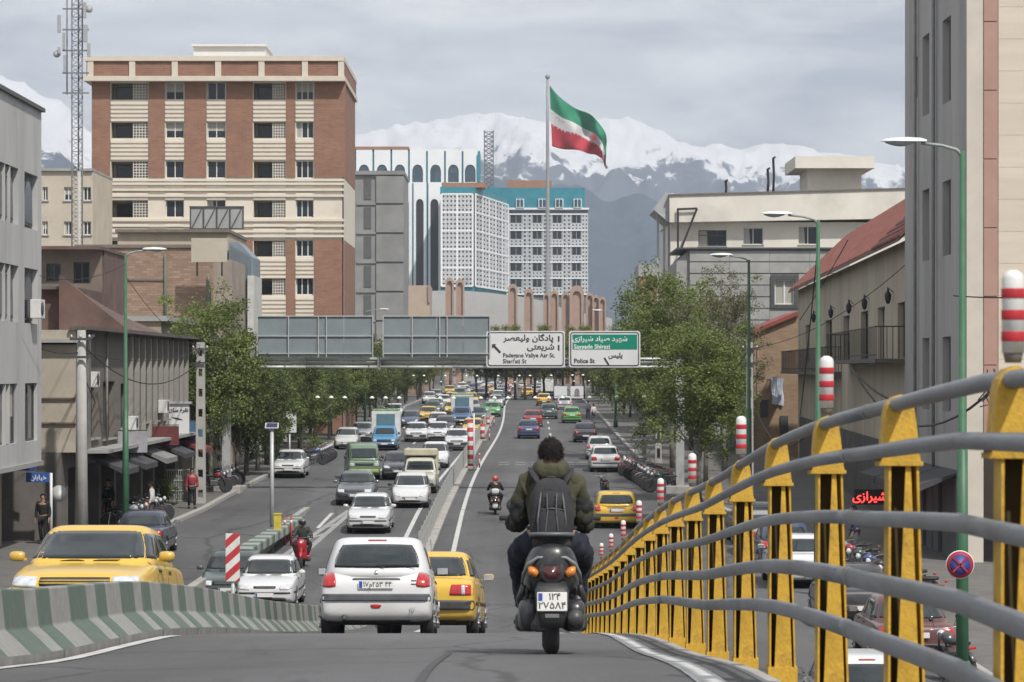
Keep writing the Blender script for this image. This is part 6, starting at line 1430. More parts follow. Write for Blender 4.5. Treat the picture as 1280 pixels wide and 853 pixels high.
# filler row behind the trees on both sides, real buildings of the street
def row_house(name, label, side, X, d0, d1, ztop, mat, seed):
    r = random.Random(seed); b = thing(name, label, 'building'); L_ = d1-d0; ops = []; zb = gl(d0) - .2
    u = 1.2
    while u < L_ - 3: 
        z = zb + 4.1
        while z + 1.6 < ztop - .5: ops.append((u, u+1.7, z, z+1.5)); z += 3.2
        u += 3.4
    sh = []; u = .8
    while u < L_ - 4: sh.append((u, u+3.4, zb+.3, zb+3.0)); u += 4.2
    if side < 0: p0, p1 = (X + drift(d0), d0), (X + drift(d1), d1)
    else: p0, p1 = (X + drift(d1), d1), (X + drift(d0), d0)
    facade(b, p0, p1, zb, ztop, [o + ('dark',) for o in ops] + [o + ('shop',) for o in sh], mat, .3, 'dark')
    s = -1 if side < 0 else 1; a, c = (p0, p1) if side < 0 else (p1, p0)
    xe = a[0] + s*14
    mb = MB(); mb.quad((a[0], d0, zb), (xe, d0, zb), (xe, d0, ztop), (a[0], d0, ztop)); mb.quad((c[0], d1, zb), (xe, d1, zb), (xe, d1, ztop), (c[0], d1, ztop)); mb.quad((a[0], d0, ztop-.01), (xe, d0, ztop-.01), (xe, d1, ztop-.01), (c[0], d1, ztop-.01)); mb.build('end_wall', mat, b, fix=False)
    MB()._add([(a[0]-s*.4, d0-.2, ztop), (c[0]-s*.4, d1+.1, ztop), (xe, d1+.1, ztop), (xe, d0-.2, ztop), (a[0]-s*.4, d0-.2, ztop+.25), (c[0]-s*.4, d1+.1, ztop+.25), (xe, d1+.1, ztop+.25), (xe, d0-.2, ztop+.25)], [(0, 1, 2, 3), (4, 7, 6, 5), (0, 4, 5, 1), (1, 5, 6, 2), (2, 6, 7, 3), (3, 7, 4, 0)]).build('roof', greyst, b)
wm_ = [M('wall_tan', (.30, .26, .21), .9, .12, .6, dirt=(.2, .17, .14)), M('wall_grey2', (.25, .25, .245), .9, .12, .6, dirt=(.18, .18, .17)), M('wall_pale', (.38, .36, .32), .9, .1, .6, dirt=(.27, .25, .22)), tanb]
LEFT = [(134, 158, 2.2), (159, 185, 1.5), (186, 220, 2.6), (235, 262, 1.8), (263, 298, 3.0), (322, 352, 2.5), (354, 388, 3.5), (430, 470, 2.8), (476, 520, 4.2)]
RIGHT = [(180, 204, 1.6), (236, 262, 1.0), (264, 300, 2.0), (302, 328, 1.4), (345, 380, 2.2), (382, 425, 1.2), (430, 475, 2.8), (480, 530, 2.2)]
WORDS = ['second', 'third', 'fourth', 'fifth', 'sixth', 'seventh', 'eighth', 'ninth', 'tenth', 'eleventh']
for i, (a, b, z) in enumerate(LEFT): row_house('street_house', '%s house of the left row, mostly hidden behind the street trees' % WORDS[i], -1, -17.4, a, b, z, wm_[i % 4], i)
for i, (a, b, z) in enumerate(RIGHT): row_house('street_house', '%s house of the right row, mostly hidden behind the street trees' % WORDS[i], 1, 13.6, a, b, z, wm_[(i+1) % 4], i+30)
mb_ = thing('end_block', 'low pale building closing the view at the far end of the street', 'building'); D = 760.0
MB().box(PX(560, D), PX(800, D), D, D+20, -4.4, PZ(462, D)).build('wall', wm_[2], mb_)
for i in range(16): MB().box(PX(566 + i*14, D), PX(574 + i*14, D), D-.2, D-.01, PZ(474, D), PZ(467, D)).build('window', wind, mb_)
# ================================================================ OVERHEAD SIGN GANTRY
D = 134.0; gal = M('galvanised', (.44, .45, .45), .5, .1, 2, metal=.3, dirt=(.34, .34, .33)); gz0 = gl(D)
ga = thing('sign_gantry', 'long pale steel gantry beam spanning the street and carrying the road signs', 'gantry')
for i, y in enumerate((449, 454, 459)):
    for a, b in ((295, 382), (382.5, 474), (474.5, 566), (566.5, 660), (660.5, 752), (752.5, 850)): MB().tube((PX(a, D), D + .25*(i % 2), PZ(y, D)), (PX(b, D), D + .25*(i % 2), PZ(y, D)), .075, n=8).build('beam_tube', gal, ga)
for px in (474, 660): MB().box(PX(px-2, D), PX(px+2, D), D-.1, D+.4, PZ(462, D), PZ(446, D)).build('flange', M('flange_dark', (.2, .2, .2), .6), ga)
for px in (283, 850):
    x = PX(px, D); MB().box(x-.19, x+.19, D-.15, D+.35, gz0 + .3, PZ(446, D)).build('column', gal, ga); MB().bbox(x-.7, x+.7, D-.6, D+.8, gz0-.1, gz0+.32, .05).build('footing', concrete, ga)
for k, (a, b) in enumerate(((323, 466), (480, 612))):
    s = thing('blank_sign_board', ('left' if k == 0 else 'right') + ' of the two wide blank blue grey sign boards on the gantry', 'sign board', group='blank boards on the gantry')
    bm_ = M('board_back', (.20, .235, .25), .55, .1, .8, metal=.2, dirt=(.26, .28, .29))
    nn = 4
    for i in range(nn):
        for (y0, y1) in ((396, 420), (420.6, 446)): MB().box(PX(lerp(a, b, i/nn)+.25, D), PX(lerp(a, b, (i+1)/nn)-.25, D), D-.32, D-.28, PZ(y1, D), PZ(y0, D)).build('panel', bm_, s)
    for y in (395.4, 420.2, 442): MB().box(PX(a-1, D), PX(b+1, D), D-.40, D-.325, PZ(y+.8, D), PZ(y-.5, D)).build('rail', gal, s)
    for px in (a-.5, lerp(a, b, .27), lerp(a, b, .53), lerp(a, b, .60), b+.5): MB().box(PX(px-.6, D), PX(px+.6, D), D-.44, D-.405, PZ(447, D), PZ(396, D)).build('upright', gal, s)
s = thing('small_sign_board', 'small blank blue grey board at the left end of the gantry beam', 'sign board'); MB().box(PX(295, D), PX(321, D), D-.3, D-.26, PZ(447, D), PZ(435, D)).build('panel', M('board_back'), s); MB().box(PX(294, D), PX(322, D), D-.34, D-.302, PZ(436, D), PZ(434.5, D)).build('rail', gal, s)
signw = M('sign_white', (.60, .61, .61), .45, .05, 1); signk = M('sign_black_print', (.03, .03, .035), .6); signg = M('sign_green', (.0, .20, .13), .45, .08, 1); signwt = M('sign_white_print', (.66, .68, .67), .5)
def rrect(a, b, c, d, r=.12, n=4):
    pts = []
    for (cx, cz, a0) in ((b-r, d-r, 0), (a+r, d-r, 90), (a+r, c+r, 180), (b-r, c+r, 270)):
        for k in range(n+1): an = R(a0 + 90*k/n); pts.append((cx + r*math.cos(an), cz + r*math.sin(an)))
    return pts
def roadsign(a, b, label):
    s = thing('road_sign', label, 'road sign'); x0, x1, z0, z1 = PX(a, D), PX(b, D), PZ(459.5, D), PZ(414, D)
    MB().prism(rrect(x0, x1, z0, z1), D-.34, D-.26, 'y').build('panel', signw, s); MB().prism(rrect(x0+.06, x1-.06, z0+.06, z1-.06), D-.352, D-.341, 'y').build('border', signk, s); MB().prism(rrect(x0+.11, x1-.11, z0+.11, z1-.11, .09), D-.364, D-.353, 'y').build('face', signw, s)
    return s, x0, x1, z0, z1
yf = D-.372
s, x0, x1, z0, z1 = roadsign(608, 706, 'white road sign with black arrow and Persian lettering on the gantry')
text(fa('پادگان ولیعصر'), .37, signk, s, (PX(692, D), yf, PZ(423, D)), align='RIGHT', bold=.009, sx=1.12); text(fa('شریعتی'), .37, signk, s, (PX(693, D), yf, PZ(434, D)), align='RIGHT', bold=.009, sx=1.12)
text('Padegane Valiye Asr St.', .28, signk, s, (PX(628.5, D), yf, PZ(444.6, D)), align='LEFT', bold=.005, sx=.93); text("Shari'ati St", .28, signk, s, (PX(628.5, D), yf, PZ(452, D)), align='LEFT', bold=.005, sx=.93)
ar = MB(); c = Vector((PX(620, D), yf, PZ(436, D)))
def pr2(mb, pts): mb._add([(x, yf-.004, z) for x, z in pts], [tuple(range(len(pts)))])
u = PX(641, D) - PX(640, D)
pr2(ar, [(c.x-5*u, c.z+5.5*u), (c.x+.5*u, c.z+5.5*u), (c.x-1.2*u, c.z+3.9*u), (c.x-3.4*u, c.z+1.4*u), (c.x-5*u, c.z-.2*u)]); pr2(ar, [(c.x-3.2*u, c.z+1.8*u), (c.x-1.2*u, c.z+3.9*u), (c.x+6.5*u, c.z-4.2*u), (c.x+4.6*u, c.z-6.2*u)]); ar.build('arrow', signk, s, fix=False)
for y in (424, 435): MB().box(PX(697.2, D), PX(699.2, D), yf-.006, yf-.001, PZ(y+3.5, D), PZ(y-3.5, D)).build('bracket_mark', signk, s)
s, x0, x1, z0, z1 = roadsign(711, 800, 'green and white road sign on the gantry, its right end behind leaves')
MB().box(PX(715.5, D), PX(796, D), yf-.004, yf+.004, PZ(437, D), PZ(418.5, D)).build('green_field', signg, s)
yf2 = yf; yf = yf - .006
text(fa('شهید صیاد شیرازی'), .32, signwt, s, (PX(784, D), yf, PZ(424, D)), align='RIGHT', bold=.008, sx=1.05); text('Sayyade Shirazi', .28, signwt, s, (PX(717, D), yf, PZ(433.8, D)), align='LEFT', bold=.006)
text('Police St', .28, signk, s, (PX(717, D), yf, PZ(451.5, D)), align='LEFT', bold=.006); text(fa('پلیس'), .30, signk, s, (PX(778, D), yf, PZ(444.5, D)), align='RIGHT', bold=.008)
ar = MB(); pr2(ar, [(PX(754, D), PZ(448, D)), (PX(756, D), PZ(447, D)), (PX(761.5, D), PZ(456, D)), (PX(760, D), PZ(457, D))]); ar.build('arrow', signk, s, fix=False)

# ================================================================ STREET LAMPS, POLES, WIRES
gpole = M('lamp_green', (.035, .115, .06), .5, .15, 3, dirt=(.10, .13, .09)); lampg = M('lamp_head_white', (.60, .62, .62), .35, .08, 3); lensm = M('lamp_lens', (.30, .32, .34), .15, .1, 3)
def street_lamp(x, d, side, label, base, top=3.95, arm=1.25):
    t = thing('street_lamp', label, 'street lamp', (x, d, base), group='green street lamps'); H = top - base
    MB().path([(0, 0, 0), (0, 0, H*.45), (0, 0, H*.451), (0, 0, H)], [.12, .10, .075, .05], 10).build('pole', gpole, t); MB().lathe([(0, 0), (.18, 0), (.18, .5), (.13, .62), (0, .62)], n=12).build('base', gpole, t)
    MB().path([(0, 0, H-.1), (side*.1, 0, H+.02), (side*arm*.5, 0, H+.10), (side*arm, 0, H+.14)], [.04, .035, .03, .03], 8).build('arm', M('arm_steel', (.25, .28, .26), .5), t)
    h = MB(); h.sm = True
    secs = [(-.05, .05, .04), (.05, .10, .07), (.3, .15, .085), (.55, .15, .075), (.72, .10, .05), (.78, .03, .02)]
    h.grid(lambda u, v: (lambda s, a: (side*(arm-.05 + lerp(secs[int(min(s, 4))][0], secs[int(min(s, 4))+1][0], s-int(min(s, 4)))), lerp(secs[int(min(s, 4))][1], secs[int(min(s, 4))+1][1], s-int(min(s, 4)))*math.cos(a), H+.17 + lerp(secs[int(min(s, 4))][2], secs[int(min(s, 4))+1][2], s-int(min(s, 4)))*math.sin(a)))(v*5, u*math.pi), 8, 10)
    hd = h.build('lamp_head', lampg, t, fix=False); MB().grid(lambda u, v: (side*(arm + .1 + .55*v), .13*math.cos(math.pi*(1+u))*math.sin(math.pi*(v*.8+.1)), H+.17 + .09*math.sin(math.pi*(1+u))*math.sin(math.pi*(v*.8+.1))), 8, 8).build('lens', lensm, hd, fix=False); return t
street_lamp(8.2, 51.8, -1, 'nearest green street lamp in front of the tall grey building at the right', LOW+.1, 3.95, .75)
street_lamp(8.2, 76.2, -1, 'green street lamp in front of the red tiled building', LOW+.1, 3.95, .8)
street_lamp(8.66, 104, -1, 'green street lamp before the tan brick shop house', LOW+.1, 3.95, .7)
street_lamp(-13.45, 99, 1, 'green street lamp on the left pavement before the cream row house', LOW+.1, 3.95, .7)
street_lamp(8.6, 236, -1, 'far green street lamp right, above the white billboard', gl(236)+.1, 4.6); street_lamp(-12.0, 232, 1, 'far green street lamp left, among the row of trees', gl(232)+.1, 4.6)
pcon = M('pole_concrete', (.36, .355, .34), .85, .12, 2, .1, dirt=(.26, .25, .24))
def utility_pole(px, d, ytop, label, holes=False, w=.17):
    x = PX(px, d); b = (gl(d) if d > 121 else LOW) + .08; H = PZ(ytop, d) - b; t = thing('utility_pole', label, 'pole', (x, d, b))
    if holes:
        for sx in (-1, 1): MB().prism([(sx*w*1.0, 0), (sx*w*.55, 0), (sx*w*.35, H), (sx*w*.75, H)], -w*.7, w*.7, 'y').build('rail', pcon, t)
        n = int(H/.85)
        for i in range(n+1):
            z = i*H/n; ww = lerp(.56, .36, z/H)*w; MB().box(-ww, ww, -w*.69, w*.69, max(0, z-.27), min(H, z+.27)).build('web', pcon, t)
    else: MB().path([(0, 0, 0), (0, 0, H)], [w, w*.62], 8).build('shaft', pcon, t)
    for z in (H-.3, H-.9): MB().box(-.35, .35, -w-.06, -w, z-.04, z+.04).build('cross_arm', wind, t)
    for sx in (-.3, 0, .3): MB().lathe([(0, 0), (.035, 0), (.05, .05), (.03, .1), (0, .12)], (sx, -w-.03, H-.26), 8).build('insulator', M('porcelain', (.4, .38, .34), .3), t)
    return t
utility_pole(102, 95, 413, 'thick round concrete pole on the left pavement before the cream row house', w=.24)
utility_pole(251, 124, 428, 'concrete utility pole with a ladder of holes beside the white billboard', True, .22)
utility_pole(937, 122, 428, 'concrete utility pole with holes before the tan brick shop house', True, .17)
utility_pole(823, 165, 530, 'short concrete pole with holes among the parked motorbikes at right', True, .2); utility_pole(805, 178, 525, 'pale concrete post right of the white saloon under the trees', False, .13)
wirem = M('cable_black', (.02, .02, .022), .7)
def wire(a, b, sag, label=None, r=.014, n=14, group='overhead cables'):
    pts = [Vector(a).lerp(Vector(b), i/n) - Vector((0, 0, sag*4*(i/n)*(1-i/n))) for i in range(n+1)]
    o = MB().path(pts, r, 5).build('cable', wirem); tag(o, label, 'cable', group); return o
W3 = lambda px, py, d: (PX(px, d), d, PZ(py, d))
wire(W3(1228, 470, 70), W3(1062, 458, 104), 1.0, 'thick black cable sagging from the balcony towards the right edge pole', .04); wire(W3(1250, 478, 66), W3(1066, 462, 104), 1.5, 'second black cable sagging below it from the balcony', .035)
wire(W3(1192, 370, 60), W3(1300, 371, 58), .03, 'thin straight wire from the nearest green lamp to the right edge'); wire(W3(1023, 300, 76.2), W3(1000, 520, 120), .2, 'thin cable hanging down beside the second green lamp', .02)
wire(W3(1010, 540, 110), W3(948, 520, 120), .9, 'cable looping before the tan brick wall', .02); wire(W3(1060, 300, 120), W3(1000, 400, 140), .1, 'cable slanting along the red tiled roof', .02)
wire(W3(52, 436, 94), W3(102, 440, 95), .1, 'cable from the grey corner building to the thick round pole', .02); wire(W3(102, 430, 95), W3(251, 450, 124), 1.2, 'sagging cable between the two left concrete poles', .022); wire(W3(102, 440, 95), W3(251, 437, 124), .4, 'upper cable between the two left concrete poles', .016)
wire(W3(251, 440, 124), W3(320, 440, 160), .3, 'cable running into the left trees from the pole with holes', .016); wire(W3(105, 470, 95), W3(150, 560, 125), .2, 'cable dropping from the thick round pole to the shops', .02)
wire(W3(1133, 330, 101), W3(937, 436, 122), .6, 'thin cable from the grey tower to the right pole with holes', .014); wire(W3(937, 436, 122), W3(823, 534, 165), .8, 'cable between the two right poles with holes', .016); wire(W3(157, 330, 99), W3(50, 345, 90), .3, 'thin cable from the left green lamp to the grey corner building', .012); wire(W3(157, 345, 99), W3(251, 432, 124), .5, 'thin cable from the left green lamp to the pole with holes', .012)
tng = MB(); r5 = random.Random(3)
for k in range(9):
    p = [Vector(W3(1238 + r5.uniform(-16, 14), 468 + j*9 + r5.uniform(-8, 8), 66)) for j in range(5)]; tng.path(p, .02, 4)
tag(tng.build('cable_tangle', wirem), 'tangle of loose black cables hanging beside the right edge of the picture', 'cables')
# garlands of small lamps across the street
gar = M('garland_white', (.55, .60, .52), .5, emit=(.8, 1.0, .8, .25))
for gi, (pa, pb, y, d, n) in enumerate(((225, 905, 495, 176, 30), (330, 860, 468, 290, 24), (430, 800, 476, 360, 16))):
    t = thing('lamp_garland', ('string of small pale lamps across the street below the gantry', 'higher string of pale lamps across the street behind the gantry', 'farthest string of pale lamps across the street')[gi], 'garland')
    pts = [Vector(W3(lerp(pa, pb, i/40), y - 3 + 4*(4*(i/40)*(1-i/40)), d)) for i in range(41)]; MB().path(pts, .02, 4).build('cord', wirem, t)
    lm = MB().lathe([(0, .10), (.06, .08), (.14, 0), (.15, -.04), (0, -.06)], n=8).mesh('lamp', gar)
    for i in range(n): q = pts[min(40, int((i+.5)/n*40))]; link_mesh('lamp', lm, t, (q.x + .1, q.y, q.z-.08))

# ================================================================ SMALL STREET THINGS
rw = M_stripe('red_white_chevron', (.42, .02, .03), (.60, .60, .58), .36, axis=0, skew=-1.1, dirtamt=.3)
t = thing('chevron_board', 'upright board with slanting red and white stripes behind the barrier', 'traffic board', (PX(291, 56), 56, gz(56))); zt = PZ(667, 56) - gz(56); zb = PZ(727, 56) - gz(56)
MB().bbox(-.14, .14, -.02, .02, zb, zt, .008).build('board', rw, t); MB().tube((0, .05, 0), (0, .05, zb+.3), .04).build('post', gal, t); MB().bbox(-.25, .25, -.2, .2, 0, .12, .03).build('foot', rub, t)
rwh = M_stripe('red_white_post', (.42, .03, .04), (.58, .58, .56), .5, axis=2, skew=.0, dirtamt=.3)
for i, (px, y0, y1, d) in enumerate(((588, 526, 575, 158), (603, 530, 548, 205), (610, 522, 536, 240), (638, 478, 500, 420))):
    t = thing('striped_post', ('thick red and white post on the median beside the white saloon', 'red and white post on the median farther up', 'third red and white post up the median', 'farthest red and white post at the top of the median')[i], 'traffic post', (PX(px, d), d, gz(d)+.1), group='red and white median posts')
    H = PZ(y0, d) - gz(d) - .1; MB().tube((0, 0, 0), (0, 0, H), .17, n=10).build('tube', rwh, t); MB().bbox(-.3, .3, -.3, .3, -.05, .1, .03).build('foot', concrete, t)
    for k in range(3): MB().tube((-.5+.5*k, .4, 0), (-.5+.5*k, .4, .8), .05, n=6).build('small_post', rwh, t)
t = thing('thin_white_pole', 'thin white pole standing on the median next to the striped post', 'pole', (PX(592.5, 157), 157, gz(157))); MB().tube((0, 0, 0), (0, 0, PZ(517, 157) - gz(157)), .05, n=6).build('shaft', signw, t)
d = 101.5; t = thing('solar_light_pole', 'pale steel pole with a small solar panel standing at the end of the kerb blocks', 'pole', (PX(340, d), d, LOW+.1)); H = PZ(536, d) - LOW - .1
MB().tube((0, 0, 0), (0, 0, H), .085, .07, n=10).build('shaft', gal, t); p = MB().bbox(-.24, .24, -.16, .16, -.02, .02, .005).build('solar_panel', M('frame_pale', (.5, .5, .5), .5), t, (0, -.02, H+.1), (R(35), 0, 0)); MB().box(-.20, .20, -.13, .13, .021, .026).build('solar_cell', M('solar_blue', (.02, .03, .08), .2), p)
t = thing('yellow_cabinet', 'narrow yellow cabinet at the foot of the solar light pole', 'cabinet', (PX(347, 100), 100, LOW+.1)); MB().bbox(-.13, .13, -.12, .12, 0, .78, .02).build('body', M('cabinet_yellow', (.50, .40, .05), .6, .15, 3), t); MB().bbox(-.15, .15, -.14, .14, .78, .84, .02).build('lid', M('cabinet_lid', (.42, .33, .05), .6), t)
for i, px in enumerate((356, 364)):
    t = thing('red_bollard', ('left' if i == 0 else 'right') + ' of two small red bollards beyond the yellow cabinet', 'bollard', (PX(px, 103), 103, gz(103)+.0)); MB().tube((0, 0, 0), (0, 0, .75 + .3), .045, n=8).build('post', M('bollard_red', (.35, .04, .03), .5), t); MB().tube((0, 0, .8), (0, 0, .92), .05, n=8).build('white_band', signw, t)
# white hanging billboard and street name signs
t = thing('white_shop_sign', 'white projecting shop sign with Persian lettering beside the pole with holes', 'sign', (PX(222, 124), 124, PZ(545, 124))); w_ = PX(236, 124) - PX(207, 124); h_ = PZ(505, 124) - PZ(545, 124)
MB().bbox(-w_/2, w_/2, 0, .12, 0, h_, .02).build('panel', signw, t); MB().box(-w_/2-.15, w_/2+.1, -.1, .25, h_, h_+.10).build('canopy', gal, t); text(fa('نقره سازی'), .24, signk, t, (0, -.012, h_*.80), bold=.008); 
MB().path([(-.25, -.012, h_*.58), (0, -.012, h_*.54), (.22, -.012, h_*.5)], [.01, .035, .01], 5).build('leaf_mark', signk, t); MB().box(-w_/2-.9, -w_/2, .03, .08, h_*.5, h_*.56).build('bracket', gal, t)
blue_s = M('street_sign_blue', (.02, .09, .30), .5, .1, 2)
def name_sign(px, py, d, w, lbl, txt, ang=0):
    b = LOW + .1; x = PX(px, d); t = thing('street_name_sign', lbl, 'sign', (x, d, b)); z = PZ(py, d) - b
    MB().tube((0, 0, 0), (0, 0, z+.15), .05, n=8).build('post', signw, t)
    p = MB().bbox(-w, -.02, -.015, .015, -.16, .16, .01).build('name_plate', blue_s, t, (0, 0, z), (0, 0, ang)); text(fa(txt), .22, signwt, p, (-w/2, -.018, 0), bold=.004, name='lettering'); return t, z, p
t, z, _ = name_sign(64, 597, 96, .85, 'blue street name sign on a white post in front of the tan pillar', 'خیابان'); p = MB().bbox(-1.4, -.6, -.015, .015, .22, .50, .01).build('name_plate', blue_s, t, (0, .05, z), (0, 0, R(-14))); MB().lathe([(0, 0), (.28, 0), (.28, .02), (0, .02)], (.25, .1, z-.55), 20, 'y').build('round_plate', gal, t)
name_sign(243, 559, 128, .75, 'blue street name sign on a white post left of the pole with holes', 'کوچه')
t = thing('no_parking_sign', 'round red and blue no parking sign on the nearest green lamp post', 'sign', (PX(1200, 50.8), 50.8, PZ(706, 50.8)))
MB().lathe([(0, 0), (.255, 0), (.255, .02), (0, .02)], n=28, axis='y').build('rim', signw, t); MB().lathe([(0, -.006), (.24, -.006), (.24, .0), (0, 0)], n=28, axis='y').build('red_ring', M('sign_red', (.32, .02, .03), .5), t); MB().lathe([(0, -.012), (.185, -.012), (.185, -.007), (0, -.007)], n=28, axis='y').build('blue_disc', M('sign_blue', (.03, .04, .20), .5), t)
for s_ in (1, -1): MB().tube((-.13*s_, -.018, .13), (.13*s_, -.018, -.13), .022, n=4).build('red_bar', M('sign_red'), t)
t = thing('white_billboard', 'white advertising board on the right pavement beyond the green car', 'billboard', (PX(711, 330), 330, gl(330)+.1))
for sx in (-.95, .95): MB().box(sx-.75, sx+.75, 0, .3, PZ(499, 330)-gl(330), PZ(484, 330)-gl(330)).build('panel', signw, t)
MB().box(-.2, .2, .05, .25, 0, PZ(499, 330)-gl(330)).build('post', gal, t); MB().prism(arch_poly(.95, .3, PZ(497, 330)-gl(330), PZ(487, 330)-gl(330)), -.02, -.002, 'y').build('printed_figure', M('print_grey', (.2, .18, .2), .7), t)
d = 125.5; t = thing('wire_bin_cage', 'grey wire mesh bin cage on the left pavement beside the pedestrian in red', 'bin', (PX(226, d), d, LOW+.1)); H = 1.45; mb = MB()
for i in range(12):
    for (x, y) in ((-.55+.1*i, -.4), (-.55+.1*i, .4)): mb.tube((x, y, .1), (x, y, H), .016, n=4)
for zz in (.1, .55, 1.0, H): mb.box(-.58, .58, -.42, -.39, zz-.02, zz+.02); mb.box(-.58, .58, .39, .42, zz-.02, zz+.02); mb.box(-.58, -.55, -.39, .39, zz-.02, zz+.02); mb.box(.55, .58, -.39, .39, zz-.02, zz+.02)
mb.build('mesh_cage', gal, t, kind='stuff'); MB().bbox(-.5, .5, -.35, .35, .12, 1.2, .03).build('container', M('bin_grey', (.16, .165, .17), .6, .15, 3), t)
for sx in (-.45, .45): MB().lathe([(0, -.03), (.09, -.03), (.09, .03), (0, .03)], (sx, -.3, .09), 10, 'x').build('castor', rub, t)
t = thing('white_notice_board', 'white notice board on a post behind the white saloon at the left kerb', 'sign', (PX(362, 160), 160, gl(160)+.1)); MB().bbox(-.38, .38, 0, .06, 1.9, 3.1, .02).build('panel', signw, t); MB().tube((0, .03, 0), (0, .03, 1.9), .05).build('post', gal, t)

# ================================================================ TREES
barkm = M('bark', (.10, .085, .065), .95, .3, 5, .4); barkg = M('bark_pale', (.20, .19, .16), .9, .3, 4, .3)
def leafmat(name, a, b):
    m = bpy.data.materials.new(name); nt, N, L, P = nodes(m); P.inputs['Roughness'].default_value = .65
    g_ = N('ShaderNodeNewGeometry'); mr = N('ShaderNodeMixRGB'); L(g_.outputs['Random Per Island'], mr.inputs[0]); mr.inputs[1].default_value = (*a, 1); mr.inputs[2].default_value = (*b, 1)
    n = N('ShaderNodeTexNoise'); n.inputs['Scale'].default_value = .9; tc = N('ShaderNodeTexCoord'); L(tc.outputs['Object'], n.inputs['Vector']); m2 = N('ShaderNodeMapRange'); L(n.outputs[0], m2.inputs[0]); m2.inputs[1].default_value = .3; m2.inputs[2].default_value = .7; m2.inputs[3].default_value = .65; m2.inputs[4].default_value = 1.35
    hs = N('ShaderNodeHueSaturation'); L(m2.outputs[0], hs.inputs['Value']); L(mr.outputs[0], hs.inputs['Color']); L(hs.outputs[0], P.inputs['Base Color'])
    tr = N('ShaderNodeBsdfTranslucent'); L(hs.outputs[0], tr.inputs[0]); mx = N('ShaderNodeMixShader'); mx.inputs[0].default_value = .3; L(P.outputs[0], mx.inputs[1]); L(tr.outputs[0], mx.inputs[2]); L(mx.outputs[0], nt.nodes['Material Output'].inputs[0]); return m
leafA = leafmat('leaves_fresh', (.11, .155, .035), (.19, .225, .07)); leafB = leafmat('leaves_deep', (.045, .075, .022), (.11, .135, .04)); leafC = leafmat('leaves_budding', (.17, .13, .09), (.13, .16, .06)); leafD = leafmat('leaves_yellow', (.22, .20, .05), (.14, .17, .05))
def tree_proto(seed, H, rx, rz, zc, nclus, leafm, bark=barkm, leaf=.13, per=70, bare=.0, trunk=.16, twigs=0):
    """trunk, limbs and a crown made of many leaf clusters; H crown centre height zc"""
    r = random.Random(seed); t = thing('street_tree', 'x', 'tree'); tr = MB()
    top = zc + rz*.35; tr.path([(0, 0, -.1), (r.uniform(-.1, .1), r.uniform(-.1, .1), zc*.3), (r.uniform(-.25, .25), r.uniform(-.2, .2), zc*.65), (r.uniform(-.3, .3), 0, top)], [trunk, trunk*.8, trunk*.6, trunk*.15], 8)
    cl = []
    while len(cl) < nclus:
        p = Vector((r.uniform(-1, 1), r.uniform(-1, 1), r.uniform(-1, 1))); l = p.length
        if l > 1 or l < .25: continue
        sh = 1 + .35*mn.noise(p*1.7 + Vector((seed, 0, 0)))*2
        if mn.noise(p*2.6 + Vector((0, seed*1.3, 0))) < -.18: continue
        cl.append(Vector((p.x*rx*sh, p.y*rx*sh, zc + p.z*rz*sh)))
    for k in range(min(len(cl), 16 + twigs)):
        c = cl[k]; b = Vector((0, 0, zc*.35 + r.random()*zc*.5)); m_ = (b+c)/2 + Vector((0, 0, -.15)); tr.path([b, m_, c], [trunk*.38, trunk*.22, .015], 5)
    tr.build('trunk', bark, t); mb = []; vs = []; fs = []
    for c in cl:
        cr = r.uniform(.28, .62)*max(.8, rx/2.4)
        for q in range(int(per*1.7)):
            v = Vector((r.gauss(0, 1), r.gauss(0, 1), r.gauss(0, .7))); v = v.normalized()*cr*r.random()**.45; p = c + v
            a = Vector((r.gauss(0, 1), r.gauss(0, 1), r.gauss(0, .6))).normalized(); b = a.cross(Vector((r.gauss(0, 1), r.gauss(0, 1), r.gauss(0, 1)))).normalized(); s = leaf*.74*r.uniform(.6, 1.25)
            i = len(vs); vs += [p - a*s*.5, p + b*s*.33, p + a*s*.55, p - b*s*.33]; fs.append((i, i+1, i+2, i+3))
    me = bpy.data.meshes.new('crown'); me.from_pydata(vs, [], fs); me.materials.append(leafm); me.update(); link_mesh('crown', me, t); return t
TP = {'A': tree_proto(1, 8, 2.2, 2.9, 5.6, 150, leafA, leaf=.17, per=80), 'B': tree_proto(2, 8, 2.6, 2.6, 5.2, 150, leafB, leaf=.18, per=75), 'C': tree_proto(3, 11, 2.3, 3.4, 7.6, 120, leafC, barkg, leaf=.15, per=60, twigs=20),
      'D': tree_proto(4, 9, 3.0, 3.3, 6.2, 170, leafA, leaf=.19, per=80), 'E': tree_proto(5, 7, 2.4, 2.2, 4.4, 110, leafD, leaf=.2, per=60), 'F': tree_proto(6, 8, 2.7, 3.0, 5.4, 130, leafB, barkg, leaf=.2, per=70)}
TP['L'] = tree_proto(9, 8, 2.9, 2.7, 4.3, 190, leafB, leaf=.2, per=70); TP['K'] = tree_proto(10, 8, 2.7, 2.8, 4.6, 190, leafA, barkg, leaf=.2, per=70)
TP['R'] = tree_proto(12, 10, 2.8, 3.5, 6.3, 230, leafA, barkg, leaf=.19, per=66); used = set(); r6 = random.Random(11)
def tree(k, x, d, sc, label, group, rot=None, sz=1.0):
    p = TP[k]; c = p if k not in used else copy_tree(p); used.add(k)
    c.location = (x, d, (gl(d) if d < 560 else gl(560)) + .05); c.rotation_euler = (0, 0, r6.uniform(0, 6.28) if rot is None else rot); c.scale = (sc, sc, sc*sz); tag(c, label, 'tree', group)
gL, gR = 'trees along the left pavement', 'trees along the right pavement'
tree('R', -14.1, 133, .93, 'leafy light green tree behind the pole with holes on the left', gL, sz=1.02); tree('B', -13.4, 139, .82, 'tree right behind the left gantry column', gL)
